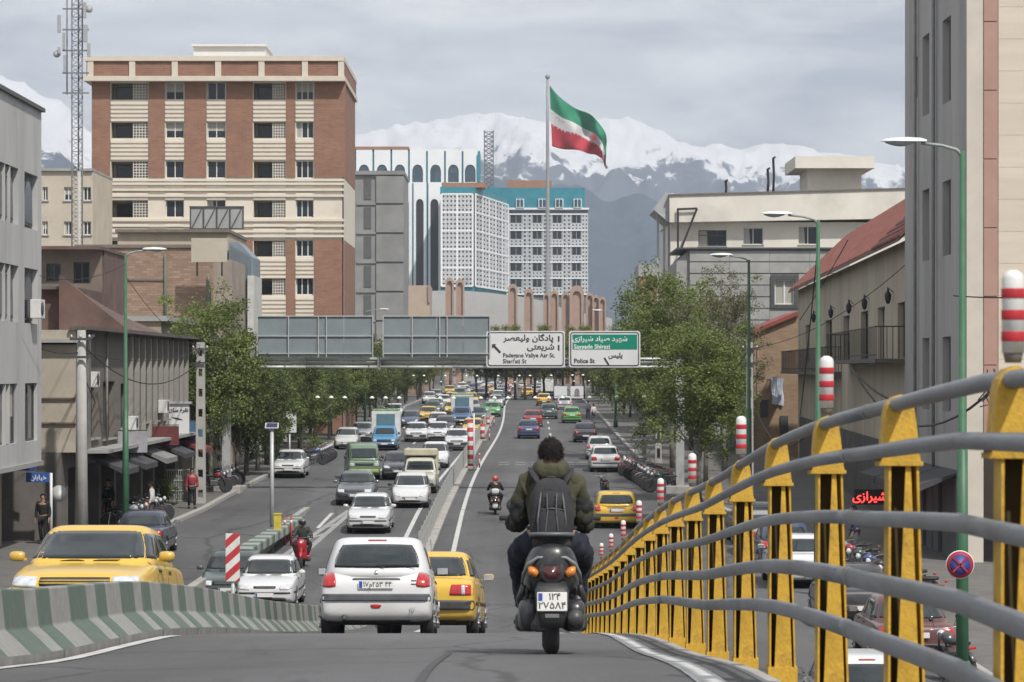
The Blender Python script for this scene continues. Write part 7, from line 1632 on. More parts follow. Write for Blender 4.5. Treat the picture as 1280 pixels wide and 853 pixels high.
names = ['third', 'fourth', 'fifth', 'sixth', 'seventh', 'eighth', 'ninth', 'tenth', 'eleventh', 'twelfth', 'thirteenth', 'fourteenth', 'fifteenth', 'sixteenth', 'seventeenth', 'eighteenth', 'nineteenth', 'twentieth', 'twenty-first', 'twenty-second', 'twenty-third', 'twenty-fourth', 'twenty-fifth', 'twenty-sixth', 'twenty-seventh', 'twenty-eighth', 'twenty-ninth', 'thirtieth', 'thirty-first', 'thirty-second']
for i in range(26):
    d = 147 + i*(8.5 if i < 12 else 14) + (0 if i < 12 else -66) + r6.uniform(-2, 2); tree('LKLBKL'[i % 6] if i < 18 else 'BE'[i % 2], -14.9 + drift(d) + r6.uniform(-.6, .8), d, r6.uniform(.78, .95) if i < 8 else r6.uniform(.85, 1.1), '%s tree from the camera along the left pavement' % names[i], gL)
tree('R', 8.35, 127, .86, 'light green tree whose leaves cover the end of the green road sign', gR, sz=.9); tree('C', 11.2, 150, .98, 'tall budding tree with pinkish twigs before the grey striped block', gR); tree('R', 9.6, 141, .82, 'dark full tree at the right beside the pole with holes', gR)
tree('C', 12.6, 168, .98, 'second tall budding tree behind the first at the right', gR); tree('R', 8.9, 158, 1.02, 'tall bright green tree right of the gantry signs', gR); tree('R', 9.0, 174, 1.12, 'broad green tree behind the bright one at the right', gR, sz=1.05)
for i in range(22):
    d = 184 + i*13 + r6.uniform(-3, 3); tree('DLKAFL'[i % 6] if i < 14 else 'EBF'[i % 3], 9.4 + drift(d) + r6.uniform(-.5, 1.2), d, r6.uniform(1.0, 1.2) if i < 4 else r6.uniform(.8, .98), '%s tree from the camera along the right pavement' % names[i+3], gR)
for i in range(12):
    d = 140 + i*11 + r6.uniform(-2, 2); tree('LK'[i % 2], -17.3 + drift(d) + r6.uniform(-.5, .5), d, r6.uniform(.9, 1.05), '%s tree of the second line close to the left house fronts' % (['first', 'second'] + names)[i], 'trees close to the left house fronts')
gF = 'trees closing the far end of the street'
for i in range(26):
    x = -26 + i*2.6 + r6.uniform(-1, 1); d = 590 + r6.uniform(0, 110); 
    if -9 < x - drift(d) + 1 < 6: d = 650 + r6.uniform(0, 40)
    tree('EBFADB'[i % 6], x, d, r6.uniform(1.0, 1.35), 'tree in the far green mass at the street end, %s from the left' % (['first', 'second'] + names)[i], gF)
gG = 'yellow green trees before the curved wall'
for i in range(12):
    px = 596 + i*12; tree('E', PX(px, 372), 368 + r6.uniform(-6, 6), 1.2, 'yellow green treetop in front of the curved wall, %s from the left' % (['first', 'second'] + names)[i], gG, sz=1.12)
# ================================================================ PEOPLE
def skin_obj(name, verts, edges, radii, mat, parent=None, sub=2, root=0, disp=0.0, dscale=.12, fl=None):
    me = bpy.data.meshes.new(name); me.from_pydata([Vector(v) for v in verts], edges, []); o = bpy.data.objects.new(name, me); COL.objects.link(o)
    o.modifiers.new('skin', 'SKIN').use_smooth_shade = True
    for i, r in enumerate(radii):
        sv = me.skin_vertices[0].data[i]; sv.radius = r if isinstance(r, tuple) else (r, r); sv.use_root = (i == root)
    s = o.modifiers.new('sub', 'SUBSURF'); s.levels = sub; s.render_levels = sub
    if disp:
        tx = bpy.data.textures.new('folds', 'CLOUDS'); tx.noise_scale = dscale; tx.noise_depth = 2; d = o.modifiers.new('folds', 'DISPLACE'); d.texture = tx; d.strength = disp; d.mid_level = .5
    modmesh(o); o.data.materials.clear(); o.data.materials.append(mat)
    o.data.polygons.foreach_set('use_smooth', [True]*len(o.data.polygons))
    if parent: o.parent = parent
    return o
skinm = M('skin', (.36, .20, .135), .6, .08, 8); hairm = M('hair_black', (.010, .008, .008), .75, .4, 60, spec=.2)
def cloth(name, c, v=.18): return M('cloth_' + name, c, .9, v, 9, .25)
def hand(V, E, Rr, wi, w, fwd, down, side):
    """palm and five curled fingers added to a skin skeleton: w wrist point, fwd finger direction, down curl direction, side towards the thumb"""
    w = Vector(w); fwd = Vector(fwd).normalized(); down = Vector(down).normalized(); side = Vector(side).normalized()
    p = w + fwd*.05; V.append(p); Rr.append((.036, .018)); pi = len(V)-1; E.append((wi, pi)); 
    for k, ln in enumerate((.068, .078, .073, .058)):
        s = side*(.028 - k*.019); a = p + s + fwd*.042; b = a + fwd*ln*.42 + down*.010; c = b + fwd*ln*.15 + down*ln*.42; e = c - fwd*ln*.22 + down*ln*.16
        for q, (pt, r) in enumerate(((a, .0105), (b, .0095), (c, .0085), (e, .0075))): V.append(pt); Rr.append(r); E.append((pi if q == 0 else len(V)-2, len(V)-1))
    a = w + fwd*.03 + side*.034; b = a + side*.018 + fwd*.03 + down*.018; c = b + fwd*.022 + down*.026 - side*.008
    for q, (pt, r) in enumerate(((a, .013), (b, .011), (c, .009))): V.append(pt); Rr.append(r); E.append((pi if q == 0 else len(V)-2, len(V)-1))
def figure(root, J, top, legs, shoe, hair=True, helmet=None, sub=2, fingers=True, face=1, disp=.0, bare=False, headr=.088, skirt=None):
    """J: joint table. One continuous body; garments, shoes, hair are its children"""
    H = Vector(J['head']); N_ = Vector(J['neck']); fd = Vector(J.get('face', (0, 1, 0)))
    V = [J['pelvis'], J['waist'], J['chest'], J['neck'], tuple(H - Vector((0, 0, .055)) + fd*.01), tuple(H + Vector((0, 0, .03))), tuple(H + Vector((0, 0, .085)) - fd*.01)]
    Rr = [(.145, .11), (.13, .095), (.155, .105), .052, (.062, .07), (.076, .092), (.055, .068)]; E = [(0, 1), (1, 2), (2, 3), (3, 4), (4, 5), (5, 6)]
    for s in ('l', 'r'):
        b = len(V); V += [J['sh'+s], J['el'+s], J['wr'+s]]; Rr += [.052, .040, .027]; E += [(2, b), (b, b+1), (b+1, b+2)]
        if fingers:
            w, el = Vector(J['wr'+s]), Vector(J['el'+s]); f = (w-el).normalized(); dn = Vector(J.get('curl', (0, 0, -1))); hand(V, E, Rr, b+2, w, J.get('hf'+s, f), dn, Vector((1 if s == 'l' else -1, 0, 0)) if abs(f.z) < .8 else Vector((0, 1, 0)))
        b = len(V); V += [J['hip'+s], J['kn'+s], J['an'+s], J['toe'+s]]; Rr += [.085, .056, .038, (.036, .028)]; E += [(0, b), (b, b+1), (b+1, b+2), (b+2, b+3)]
    body = skin_obj('body', V, E, Rr, skinm, root, sub)
    # face: nose, ears, eyes and mouth set on the head, kept as part of the same body mesh where they are flesh
    hb = MB(); hb.sm = True; c = H + Vector((0, 0, .015)); sd_ = Vector((fd.y, -fd.x, 0))
    hb.path([c + fd*.085 + Vector((0, 0, .03)), c + fd*.105 + Vector((0, 0, -.012)), c + fd*.088 + Vector((0, 0, -.022))], [.008, .014, .010], 6)
    for s in (-1, 1): hb.path([c + sd_*s*.076 + Vector((0, 0, .028)), c + sd_*s*.09 + Vector((0, 0, .01)) - fd*.012, c + sd_*s*.078 + Vector((0, 0, -.025))], [.008, .014, .007], 6)
    tmp = hb.build('t', skinm); bm = bmesh.new(); bm.from_mesh(body.data); bm.from_mesh(tmp.data); bm.to_mesh(body.data); bm.free(); bpy.data.objects.remove(tmp)
    ey = MB()
    for s in (-1, 1): ey.lathe([(0, -.007), (.006, -.004), (.008, 0), (.006, .004), (0, .007)], tuple(c + fd*.078 + sd_*s*.030 + Vector((0, 0, .018))), 8)
    ey.build('eyes', M('eye_dark', (.04, .025, .02), .3), body); MB().path([c + fd*.084 - sd_*.022 + Vector((0, 0, -.045)), c + fd*.09 + Vector((0, 0, -.047)), c + fd*.084 + sd_*.022 + Vector((0, 0, -.045))], .005, 5).build('mouth', M('lips', (.25, .10, .08), .6), body)
    # garments
    tV = [tuple(Vector(J['pelvis']) + Vector((0, 0, .02))), J['waist'], J['chest'], tuple(lerp(J['chest'][k], J['neck'][k], .72) for k in range(3))]; tR = [(.175, .135), (.165, .125), (.19, .135), (.085, .08)]; tE = [(0, 1), (1, 2), (2, 3)]
    if skirt: pass
    for s in ('l', 'r'): b = len(tV); m_ = tuple(lerp(J['sh'+s][k], J['el'+s][k], .5) for k in range(3)); wv = tuple(lerp(J['el'+s][k], J['wr'+s][k], .95) for k in range(3)); tV += [J['sh'+s], m_, J['el'+s], wv]; tR += [.082, .076, .068, .050]; tE += [(2, b), (b, b+1), (b+1, b+2), (b+2, b+3)]
    jk = skin_obj('jacket', tV, tE, tR, top, body, sub, disp=disp)
    lV = [J['pelvis']]; lR = [(.165, .13)]; lE = []
    for s in ('l', 'r'): b = len(lV); m_ = tuple(lerp(J['hip'+s][k], J['kn'+s][k], .5) for k in range(3)); an = tuple(lerp(J['kn'+s][k], J['an'+s][k], .93) for k in range(3)); lV += [J['hip'+s], m_, J['kn'+s], an]; lR += [.108, .096, .078, .058]; lE += [(0, b), (b, b+1), (b+1, b+2), (b+2, b+3)]
    skin_obj('trousers', lV, lE, lR, legs, body, sub, disp=disp*.7)
    for s in ('l', 'r'):
        a, t_ = Vector(J['an'+s]), Vector(J['toe'+s]); bk = a + (a - t_).normalized()*.05; bk.z = min(a.z, t_.z) + .01; skin_obj('shoe', [bk, a*.5 + t_*.5 + Vector((0, 0, .012)), t_ + (t_-a).normalized()*.06], [(0, 1), (1, 2)], [(.05, .045), (.05, .05), (.045, .032)], shoe, body, 2)
    if hair and not helmet:
        bm = bmesh.new(); bmesh.ops.create_icosphere(bm, subdivisions=4, radius=1)
        for v in list(bm.verts):
            q = v.co.copy(); f = q.dot(fd)
            if (f > .45 and q.z < .45) or (q.z < -.50 + max(0, f)*.4): bm.verts.remove(v); continue
            n_ = 1 + mn.noise(q*5)*.05 + mn.noise(q*14)*.035; v.co = Vector((q.x*.091*n_, q.y*.104*n_, q.z*.108*n_)) + H + Vector((0, 0, .025)) - fd*.006
        for f in bm.faces: f.smooth = True
        bm.verts.ensure_lookup_table(); base = [v.co.copy() for v in bm.verts]; rh_ = random.Random(4); cH = H + Vector((0, 0, .02))
        for k in range(2600 if sub > 2 else 0):
            p = rh_.choice(base); o_ = (p - cH).normalized(); dn = (Vector((rh_.gauss(0, .25), rh_.gauss(0, .25), -.9)) + o_*.25).normalized(); sdv = o_.cross(dn).normalized()*.0022; q = p + Vector((rh_.gauss(0, .006), rh_.gauss(0, .006), rh_.gauss(0, .006)))
            vs_ = [bm.verts.new(q - sdv), bm.verts.new(q + sdv), bm.verts.new(q + dn*rh_.uniform(.012, .022) + o_*.001)]; bm.faces.new(vs_)
        me = bpy.data.meshes.new('hair'); bm.to_mesh(me); bm.free(); me.materials.append(hairm); link_mesh('hair', me, body)
    if helmet:
        bm = bmesh.new(); bmesh.ops.create_icosphere(bm, subdivisions=4, radius=1)
        for v in list(bm.verts):
            q = v.co
            if q.dot(fd) > .62 and -.45 < q.z < .35 or q.z < -.78: bm.verts.remove(v); continue
            v.co = Vector((q.x*.128, q.y*.14, q.z*.135)) + H + Vector((0, 0, .02))
        for f in bm.faces: f.smooth = True
        me = bpy.data.meshes.new('helmet'); bm.to_mesh(me); bm.free(); me.materials.append(helmet); link_mesh('helmet', me, body)
        vz = MB().grid(lambda u, v: tuple(H + Vector((0, 0, .02)) + (sd_*math.cos(math.pi*(.2+.6*u))*.126 + fd*math.sin(math.pi*(.2+.6*u))*.138)*math.cos((v-.5)*1.0) + Vector((0, 0, (v-.5)*.13))), 10, 5); vz.build('visor', carglass, body)
    return body, jk

def puff(name, c, sx, sy, sz, mat, parent, e=.55, taper=.0, sub=4):
    bm = bmesh.new(); bmesh.ops.create_uvsphere(bm, u_segments=36, v_segments=24, radius=1)
    for v in bm.verts:
        q = v.co; f = lambda a: math.copysign(abs(a)**e, a); z = f(q.z); k = 1 - taper*max(0, z)**2; n_ = 1 + mn.noise(Vector((q.x*3, q.y*3, q.z*3)))*.05
        v.co = Vector((f(q.x)*sx*k*n_, f(q.y)*sy*k*n_, z*sz))
    for f_ in bm.faces: f_.smooth = True
    me = bpy.data.meshes.new(name); bm.to_mesh(me); bm.free(); me.materials.append(mat); return link_mesh(name, me, parent, c)

# ================================================================ SCOOTER (seen from behind, nearest)
blk = M('scooter_black', (.022, .023, .026), .35, .25, 6, coat=.4, dirt=(.07, .07, .07), dscale=5); seatm = M('seat_vinyl', (.02, .02, .021), .6, .2, 12, .2); engm = M('engine_metal', (.10, .10, .105), .45, .3, 12, metal=.5)
def scooter(body_m, plate=None, label='x'):
    t = thing('scooter', label, 'scooter')
    # bodywork lofted along its length, rear (y=0) to the floorboard
    secs = []
    for (y, w, z0, z1) in ((-.02, .055, .60, .72), (.02, .12, .52, .80), (.10, .17, .44, .83), (.25, .205, .36, .80), (.42, .21, .32, .76), (.60, .18, .28, .66), (.72, .13, .26, .50), (.80, .11, .25, .36)):
        n = 16; secs.append([(w*math.copysign(abs(math.cos(2*math.pi*k/n))**.75, math.cos(2*math.pi*k/n)), y, (z0+z1)/2 + (z1-z0)/2*math.copysign(abs(math.sin(2*math.pi*k/n))**.75, math.sin(2*math.pi*k/n))) for k in range(n)])
    o = loft_obj(secs, body_m, name='rear_body'); catmull(o, 1); modmesh(o); o.parent = t
    bm = bmesh.new(); bm.from_mesh(o.data); tree = BVHTree.FromBMesh(bm); bm.free()
    s2 = []
    for (y, w, z0, z1) in ((.12, .09, .80, .84), (.16, .14, .79, .87), (.3, .155, .77, .88), (.5, .15, .75, .85), (.68, .11, .70, .80), (.74, .06, .70, .77)):
        n = 12; s2.append([(w*math.copysign(abs(math.cos(2*math.pi*k/n))**.7, math.cos(2*math.pi*k/n)), y, (z0+z1)/2 + (z1-z0)/2*math.copysign(abs(math.sin(2*math.pi*k/n))**.7, math.sin(2*math.pi*k/n))) for k in range(n)])
    se = loft_obj(s2, seatm, name='seat'); catmull(se, 1); modmesh(se); se.parent = t
    MB().path([(-.14, .28, .84), (-.15, .10, .86), (-.10, .0, .86), (.10, .0, .86), (.15, .10, .86), (.14, .28, .84)], .016, 8).build('grab_rail', M('rack_grey', (.11, .115, .12), .4, .2, 8), t)
    # tail: round lamp with orange corner lamps and pale side fins
    MB().lathe([(0, -.02), (.06, -.012), (.078, .01), (.082, .05), (0, .06)], (0, .0, .60), 20, 'y').build('taillight', M('lamp_dark_red', (.055, .006, .008), .15, .3, 10, coat=.8), t)
    MB().lathe([(.080, -.008), (.094, .0), (.096, .05), (.080, .05)], (0, .0, .60), 20, 'y').build('lamp_ring', body_m, t)
    for s in (-1, 1):
        MB().path([(s*.10, .025, .575), (s*.14, .03, .60), (s*.165, .06, .635)], [.03, .038, .012], 10, flat=(1, .9)).build('indicator', lampo, t)
        MB().path([(s*.03, .0, .70), (s*.10, .005, .695), (s*.165, .04, .65), (s*.20, .12, .58), (s*.215, .2, .50)], [.006, .012, .014, .014, .006], 8).build('tail_fin', M('fin_grey', (.20, .21, .22), .35, .15, 8), t)
        MB().path([(s*.20, .16, .50), (s*.225, .22, .40), (s*.215, .3, .30)], [.02, .03, .015], 8).build('side_panel', body_m, t)
        MB().path([(s*.17, .12, .24), (s*.19, .2, .40), (s*.16, .3, .55)], [.022, .028, .02], 8).build('shock_absorber', engm, t)
        MB().bbox(-.035, .035, -.02, .14, -.018, .018, .012).build('footrest', trim, t, (s*.235, .42, .24))
    MB().path([(0, .03, .52), (0, -.03, .46), (0, -.05, .34), (0, -.045, .20)], [(.10), (.125), (.12), (.08)], 12, flat=(1, .22)).build('mudguard', trim, t)
    p = MB().bbox(-.118, .118, -.004, .004, -.075, .075, .006).build('licence_plate', platem, t, (0, -.075, .385), (R(-8), 0, 0)); p.scale = (.9, 1, .9)
    text(plate[0] if plate else '۱۲۳', .075, ink, p, (.02, -.0055, .036), name='plate_digits', ext=.001, bold=.001); text(plate[1] if plate else '۴۵۶۷۸', .075, ink, p, (0, -.0055, -.034), name='plate_digits', ext=.001, sx=1.1, bold=.001); MB().box(-.108, -.075, -.006, -.0045, .005, .065).build('blue_band', blu, p)
    MB().bbox(-.05, .05, -.075, -.06, .27, .298, .004).build('reflector', M('reflector_grey', (.16, .16, .165), .3), t)
    MB().bbox(-.16, .06, .05, .42, .17, .34, .05).build('engine', engm, t); MB().path([(.10, .46, .22), (.15, .25, .24), (.165, -.02, .27), (.165, -.06, .275)], [.03, .06, .062, .05], 12).build('muffler', M('muffler_black', (.05, .05, .052), .45, .2, 8), t)
    def tw_(y): 
        w = MB().lathe([(.13, -.05), (.20, -.055), (.235, -.04), (.25, -.015), (.25, .015), (.235, .04), (.20, .055), (.13, .05)], n=30, axis='x').build('wheel', rub, t, (0, y, .25)); m = MB().lathe([(0, -.045), (.04, -.05), (.05, -.02), (.12, -.012), (.14, -.045), (.14, .045), (.12, .012), (.05, .02), (.04, .05), (0, .045)], n=24, axis='x')
        for k in range(5): a = 2*math.pi*k/5; m.tube((0, math.cos(a)*.04, math.sin(a)*.04), (0, math.cos(a)*.135, math.sin(a)*.135), .018, n=5)
        m.build('rim', engm, w); return w
    tw_(.26); tw_(1.38)
    for s in (-1, 1):
        puff('side_cover', (s*.155, .27, .29), .085, .22, .12, body_m, t); puff('lower_cover', (s*.19, .42, .24), .07, .16, .07, trim, t)
    MB().bbox(-.15, .15, .72, 1.12, .24, .29, .02).build('floorboard', trim, t)
    sh = MB(); sh.grid(lambda u, v: ((u-.5)*2*lerp(.20, .17, v), 1.10 + .10*v + .10*(1-(2*u-1)**2), lerp(.28, .92, v)), 10, 8); puff('front_fairing', (0, 1.24, .78), .15, .11, .20, body_m, t, e=.7, taper=.2); so = sh.build('leg_shield', body_m, t); s_ = so.modifiers.new('s', 'SOLIDIFY'); s_.thickness = .02
    fr = MB(); fr.path([(0, 1.18, .95), (0, 1.26, .72), (0, 1.32, .5), (0, 1.38, .26)], [.04, .09, .06, .03], 10); fr.build('front_fork', body_m, t); MB().path([(0, 1.22, .52), (0, 1.36, .54), (0, 1.52, .46), (0, 1.60, .36)], [.03, .07, .065, .02], 10).build('front_mudguard', body_m, t)
    MB().lathe([(0, .05), (.05, .04), (.075, .0), (.075, -.06), (0, -.06)], (0, 1.30, .86), 16, 'y').build('headlight', lampc, t)
    MB().path([(-.36, .98, 1.0), (-.2, 1.06, 1.02), (0, 1.12, 1.0), (.2, 1.06, 1.02), (.36, .98, 1.0)], .014, 8).build('handlebar', engm, t)
    for s in (-1, 1):
        MB().tube((s*.26, 1.03, 1.01), (s*.37, .975, 1.0), .02, n=8).build('grip', rub, t); m = MB().path([(s*.22, 1.06, 1.02), (s*.25, 1.04, 1.07), (s*.27, 1.0, 1.09)], .006, 5).build('mirror_stalk', trim, t)
        MB().lathe([(0, -.01), (.05, -.01), (.055, .0), (.05, .015), (0, .02)], (s*.27, 1.0, 1.10), 14, 'y').build('mirror', trim, m)
    return t
SEATED = dict(pelvis=(0, .42, .86), waist=(0, .44, 1.0), chest=(0, .47, 1.20), neck=(0, .50, 1.345), head=(0, .53, 1.455), shl=(-.185, .48, 1.275), shr=(.185, .48, 1.275), ell=(-.295, .60, 1.04), elr=(.295, .60, 1.04), wrl=(-.315, .86, 1.0), wrr=(.315, .86, 1.0),
              hipl=(-.105, .44, .83), hipr=(.105, .44, .83), knl=(-.285, .80, .78), knr=(.285, .80, .78), anl=(-.17, .86, .36), anr=(.17, .86, .36), toel=(-.18, 1.0, .31), toer=(.18, 1.0, .31))
def moto_set(x, d, toward, spec):
    on = d > 121 or -8.7 < x < 2; return (x, d, (gz if on else gl)(d) - (.02 if d > 119 else 0)), (pitch_for(d, toward) if on else 0, 0, math.pi if toward else 0)
loc, rot = (PX(690, 20.05), 20.05, gz(20.2)), (math.atan(slope(20.6)), 0, 0)
hs = scooter(blk, ('۱۲۴', '۲۷۵۸۴')); tag(hs, 'black scooter seen from behind in the centre foreground with a white number plate', 'scooter'); hs.location = loc; hs.rotation_euler = rot
# ---- the rider in the olive jacket
rider = thing('person', 'black haired rider in an olive jacket on the nearest scooter', 'person', loc); rider.rotation_euler = rot
olive_c = M('cloth_olive', (.048, .046, .024), .85, .22, 5, .3); dark_s = M('cloth_sleeve', (.016, .017, .018), .85, .3, 7, .3); navy = M('cloth_navy', (.012, .015, .026), .9, .3, 7, .25)
J = dict(SEATED); J.update(pelvis=(0, .36, .87), waist=(0, .36, .98), chest=(0, .37, 1.19), neck=(0, .40, 1.345), head=(0, .43, 1.435), shl=(-.185, .38, 1.235), shr=(.185, .38, 1.235), ell=(-.243, .45, .945), elr=(.243, .45, .945), wrl=(-.265, .78, .955), wrr=(.265, .78, .955),
                         hipl=(-.13, .38, .80), hipr=(.13, .38, .80), knl=(-.235, .80, .69), knr=(.235, .80, .69), anl=(-.19, .84, .30), anr=(.19, .84, .30), toel=(-.2, 1.0, .28), toer=(.2, 1.0, .28), hfl=(-.05, 1, 0), hfr=(.05, 1, 0))
body, jk = figure(rider, J, olive_c, navy, M('shoe_dark', (.02, .02, .02), .7), sub=3, disp=.045)
# darker sleeves cover the arms of the olive jacket
for s, k in ((-1, 'l'), (1, 'r')):
    sh, el, wr = Vector(J['sh'+k]), Vector(J['el'+k]), Vector(J['wr'+k]); a = sh.lerp(el, .22)
    skin_obj('sleeve', [a, sh.lerp(el, .6), el, el.lerp(wr, .5), el.lerp(wr, .97)], [(0, 1), (1, 2), (2, 3), (3, 4)], [.087, .083, .077, .066, .054], dark_s, body, 3, disp=.05, dscale=.055)
    kn, hp = Vector(J['kn'+k]), Vector(J['hip'+k]); skin_obj('trouser_leg', [hp + Vector((s*.02, 0, 0)), hp.lerp(kn, .5) + Vector((s*.03, 0, .0)), kn, kn.lerp(Vector(J['an'+k]), .5), kn.lerp(Vector(J['an'+k]), .95)], [(0, 1), (1, 2), (2, 3), (3, 4)], [.118, .104, .086, .070, .058], navy, body, 3, disp=.045, dscale=.07)
skin_obj('jacket_body', [(0, .34, .87), (0, .345, 1.0), (0, .35, 1.14), (0, .365, 1.25), (0, .385, 1.325)], [(0, 1), (1, 2), (2, 3), (3, 4)], [(.18, .135), (.185, .135), (.205, .14), (.19, .125), (.10, .09)], olive_c, body, 3, disp=.045, dscale=.06)
skin_obj('shoulder_yoke', [(-.215, .38, 1.18), (-.15, .37, 1.26), (0, .365, 1.30), (.15, .37, 1.26), (.215, .38, 1.18)], [(0, 1), (1, 2), (2, 3), (3, 4)], [.075, .082, .085, .082, .075], olive_c, body, 3, root=2, disp=.015)
skin_obj('hood', [(-.10, .42, 1.36), (-.10, .33, 1.35), (-.06, .27, 1.315), (0, .25, 1.295), (.06, .27, 1.315), (.10, .33, 1.35), (.10, .42, 1.36)], [(i, i+1) for i in range(6)], [(.035, .05), (.045, .06), (.05, .066), (.05, .07), (.05, .066), (.045, .06), (.035, .05)], olive_c, body, 3, root=3, disp=.02, dscale=.07)
# ---- backpack on his back
bp = thing('backpack', 'dark grey backpack with straps and pale piping worn by the scooter rider', 'backpack', loc); bp.rotation_euler = rot
bpm = M('backpack_cloth', (.022, .023, .027), .8, .35, 9, .35); pip = M('backpack_piping', (.09, .09, .095), .5, .4, 18)
puff('pack_body', (0, .15, 1.02), .158, .095, .245, bpm, bp, taper=.25); puff('front_pocket', (0, .065, .93), .105, .05, .115, bpm, bp, taper=.15); puff('upper_pocket', (0, .085, 1.10), .085, .04, .07, bpm, bp, taper=.3); puff('base_panel', (0, .14, .80), .135, .085, .045, M('pack_base', (.03, .027, .026), .85, .3, 9), bp)
for s in (-1, 1):
    MB().path([(s*.07, .09, 1.20), (s*.085, .045, 1.08), (s*.10, .03, .96), (s*.095, .035, .84)], [.006, .008, .008, .006], 6).build('piping', pip, bp)
    MB().path([(s*.08, .17, 1.21), (s*.125, .24, 1.29), (s*.135, .34, 1.335), (s*.125, .45, 1.31)], [.012, .02, .022, .02], 8, flat=(1.6, .5)).build('shoulder_strap', bpm, bp)
    MB().path([(s*.13, .12, .92), (s*.16, .18, .90), (s*.17, .26, .92)], .012, 6, flat=(1.4, .5)).build('side_strap', bpm, bp)
    MB().path([(s*.035, .03, 1.15), (s*.03, .012, 1.02), (s*.045, .008, .88)], .005, 5).build('cord', pip, bp)
MB().path([(-.09, .045, 1.03), (0, .022, 1.045), (.09, .045, 1.03)], .005, 6).build('zip', pip, bp); MB().path([(-.08, .04, .86), (0, .015, .85), (.08, .04, .86)], .006, 6).build('piping', pip, bp)
MB().path([(-.03, .15, 1.22), (-.02, .13, 1.27), (.02, .13, 1.27), (.03, .15, 1.22)], .010, 6).build('grab_loop', bpm, bp)

# ================================================================ OTHER RIDERS, MOTORCYCLES, WALKERS
redp = M('scooter_red', (.36, .02, .03), .3, .15, 5, coat=.5)
loc, rot = moto_set(-6.95, 95, True, None); s2 = scooter(redp); tag(s2, 'red scooter coming towards the camera beside the ramp kerb', 'scooter'); s2.location = loc; s2.rotation_euler = rot
pr = thing('person', 'rider in dark clothes on the oncoming red scooter', 'person', loc); pr.rotation_euler = rot; figure(pr, SEATED, cloth('dark_green', (.04, .045, .04)), cloth('black', (.015, .015, .017)), M('shoe_dark', (.02, .02, .02)), helmet=M('helmet_grey', (.12, .12, .12), .3), sub=1, fingers=False)
loc, rot = moto_set(PX(619, 118), 118, False, None); s3 = scooter(blk); tag(s3, 'small black scooter ridden away in the middle lane', 'scooter'); s3.location = loc; s3.rotation_euler = rot
pr = thing('person', 'rider with orange red helmet on the small black scooter', 'person', loc); pr.rotation_euler = rot; figure(pr, SEATED, cloth('black', (.015, .015, .017)), cloth('black', (.015, .015, .017)), M('shoe_dark', (.02, .02, .02)), helmet=M('helmet_red', (.38, .06, .03), .25, coat=.6), sub=1, fingers=False)
t = thing('white_bag', 'white bag strapped behind the rider with the orange red helmet', 'bag', loc); t.rotation_euler = rot; puff('bag_body', (0, .12, .98), .16, .12, .11, M('bag_white', (.55, .55, .56), .8, .15, 9), t); MB().path([(-.12, .1, 1.08), (0, .1, 1.11), (.12, .1, 1.08)], .01, 5).build('bag_strap', trim, t)
loc, rot = moto_set(PX(672, 128), 128, False, None); c = copy_tree(s3, loc, rot, 'black scooter just beyond the near riders head, half hidden'); pr2_ = thing('person', 'rider in a maroon jacket half hidden by the near riders head', 'person', loc); pr2_.rotation_euler = rot; figure(pr2_, SEATED, cloth('maroon', (.16, .03, .05)), cloth('black', (.015, .015, .017)), M('shoe_dark', (.02, .02, .02)), helmet=M('helmet_white', (.5, .5, .5), .3), sub=1, fingers=False)
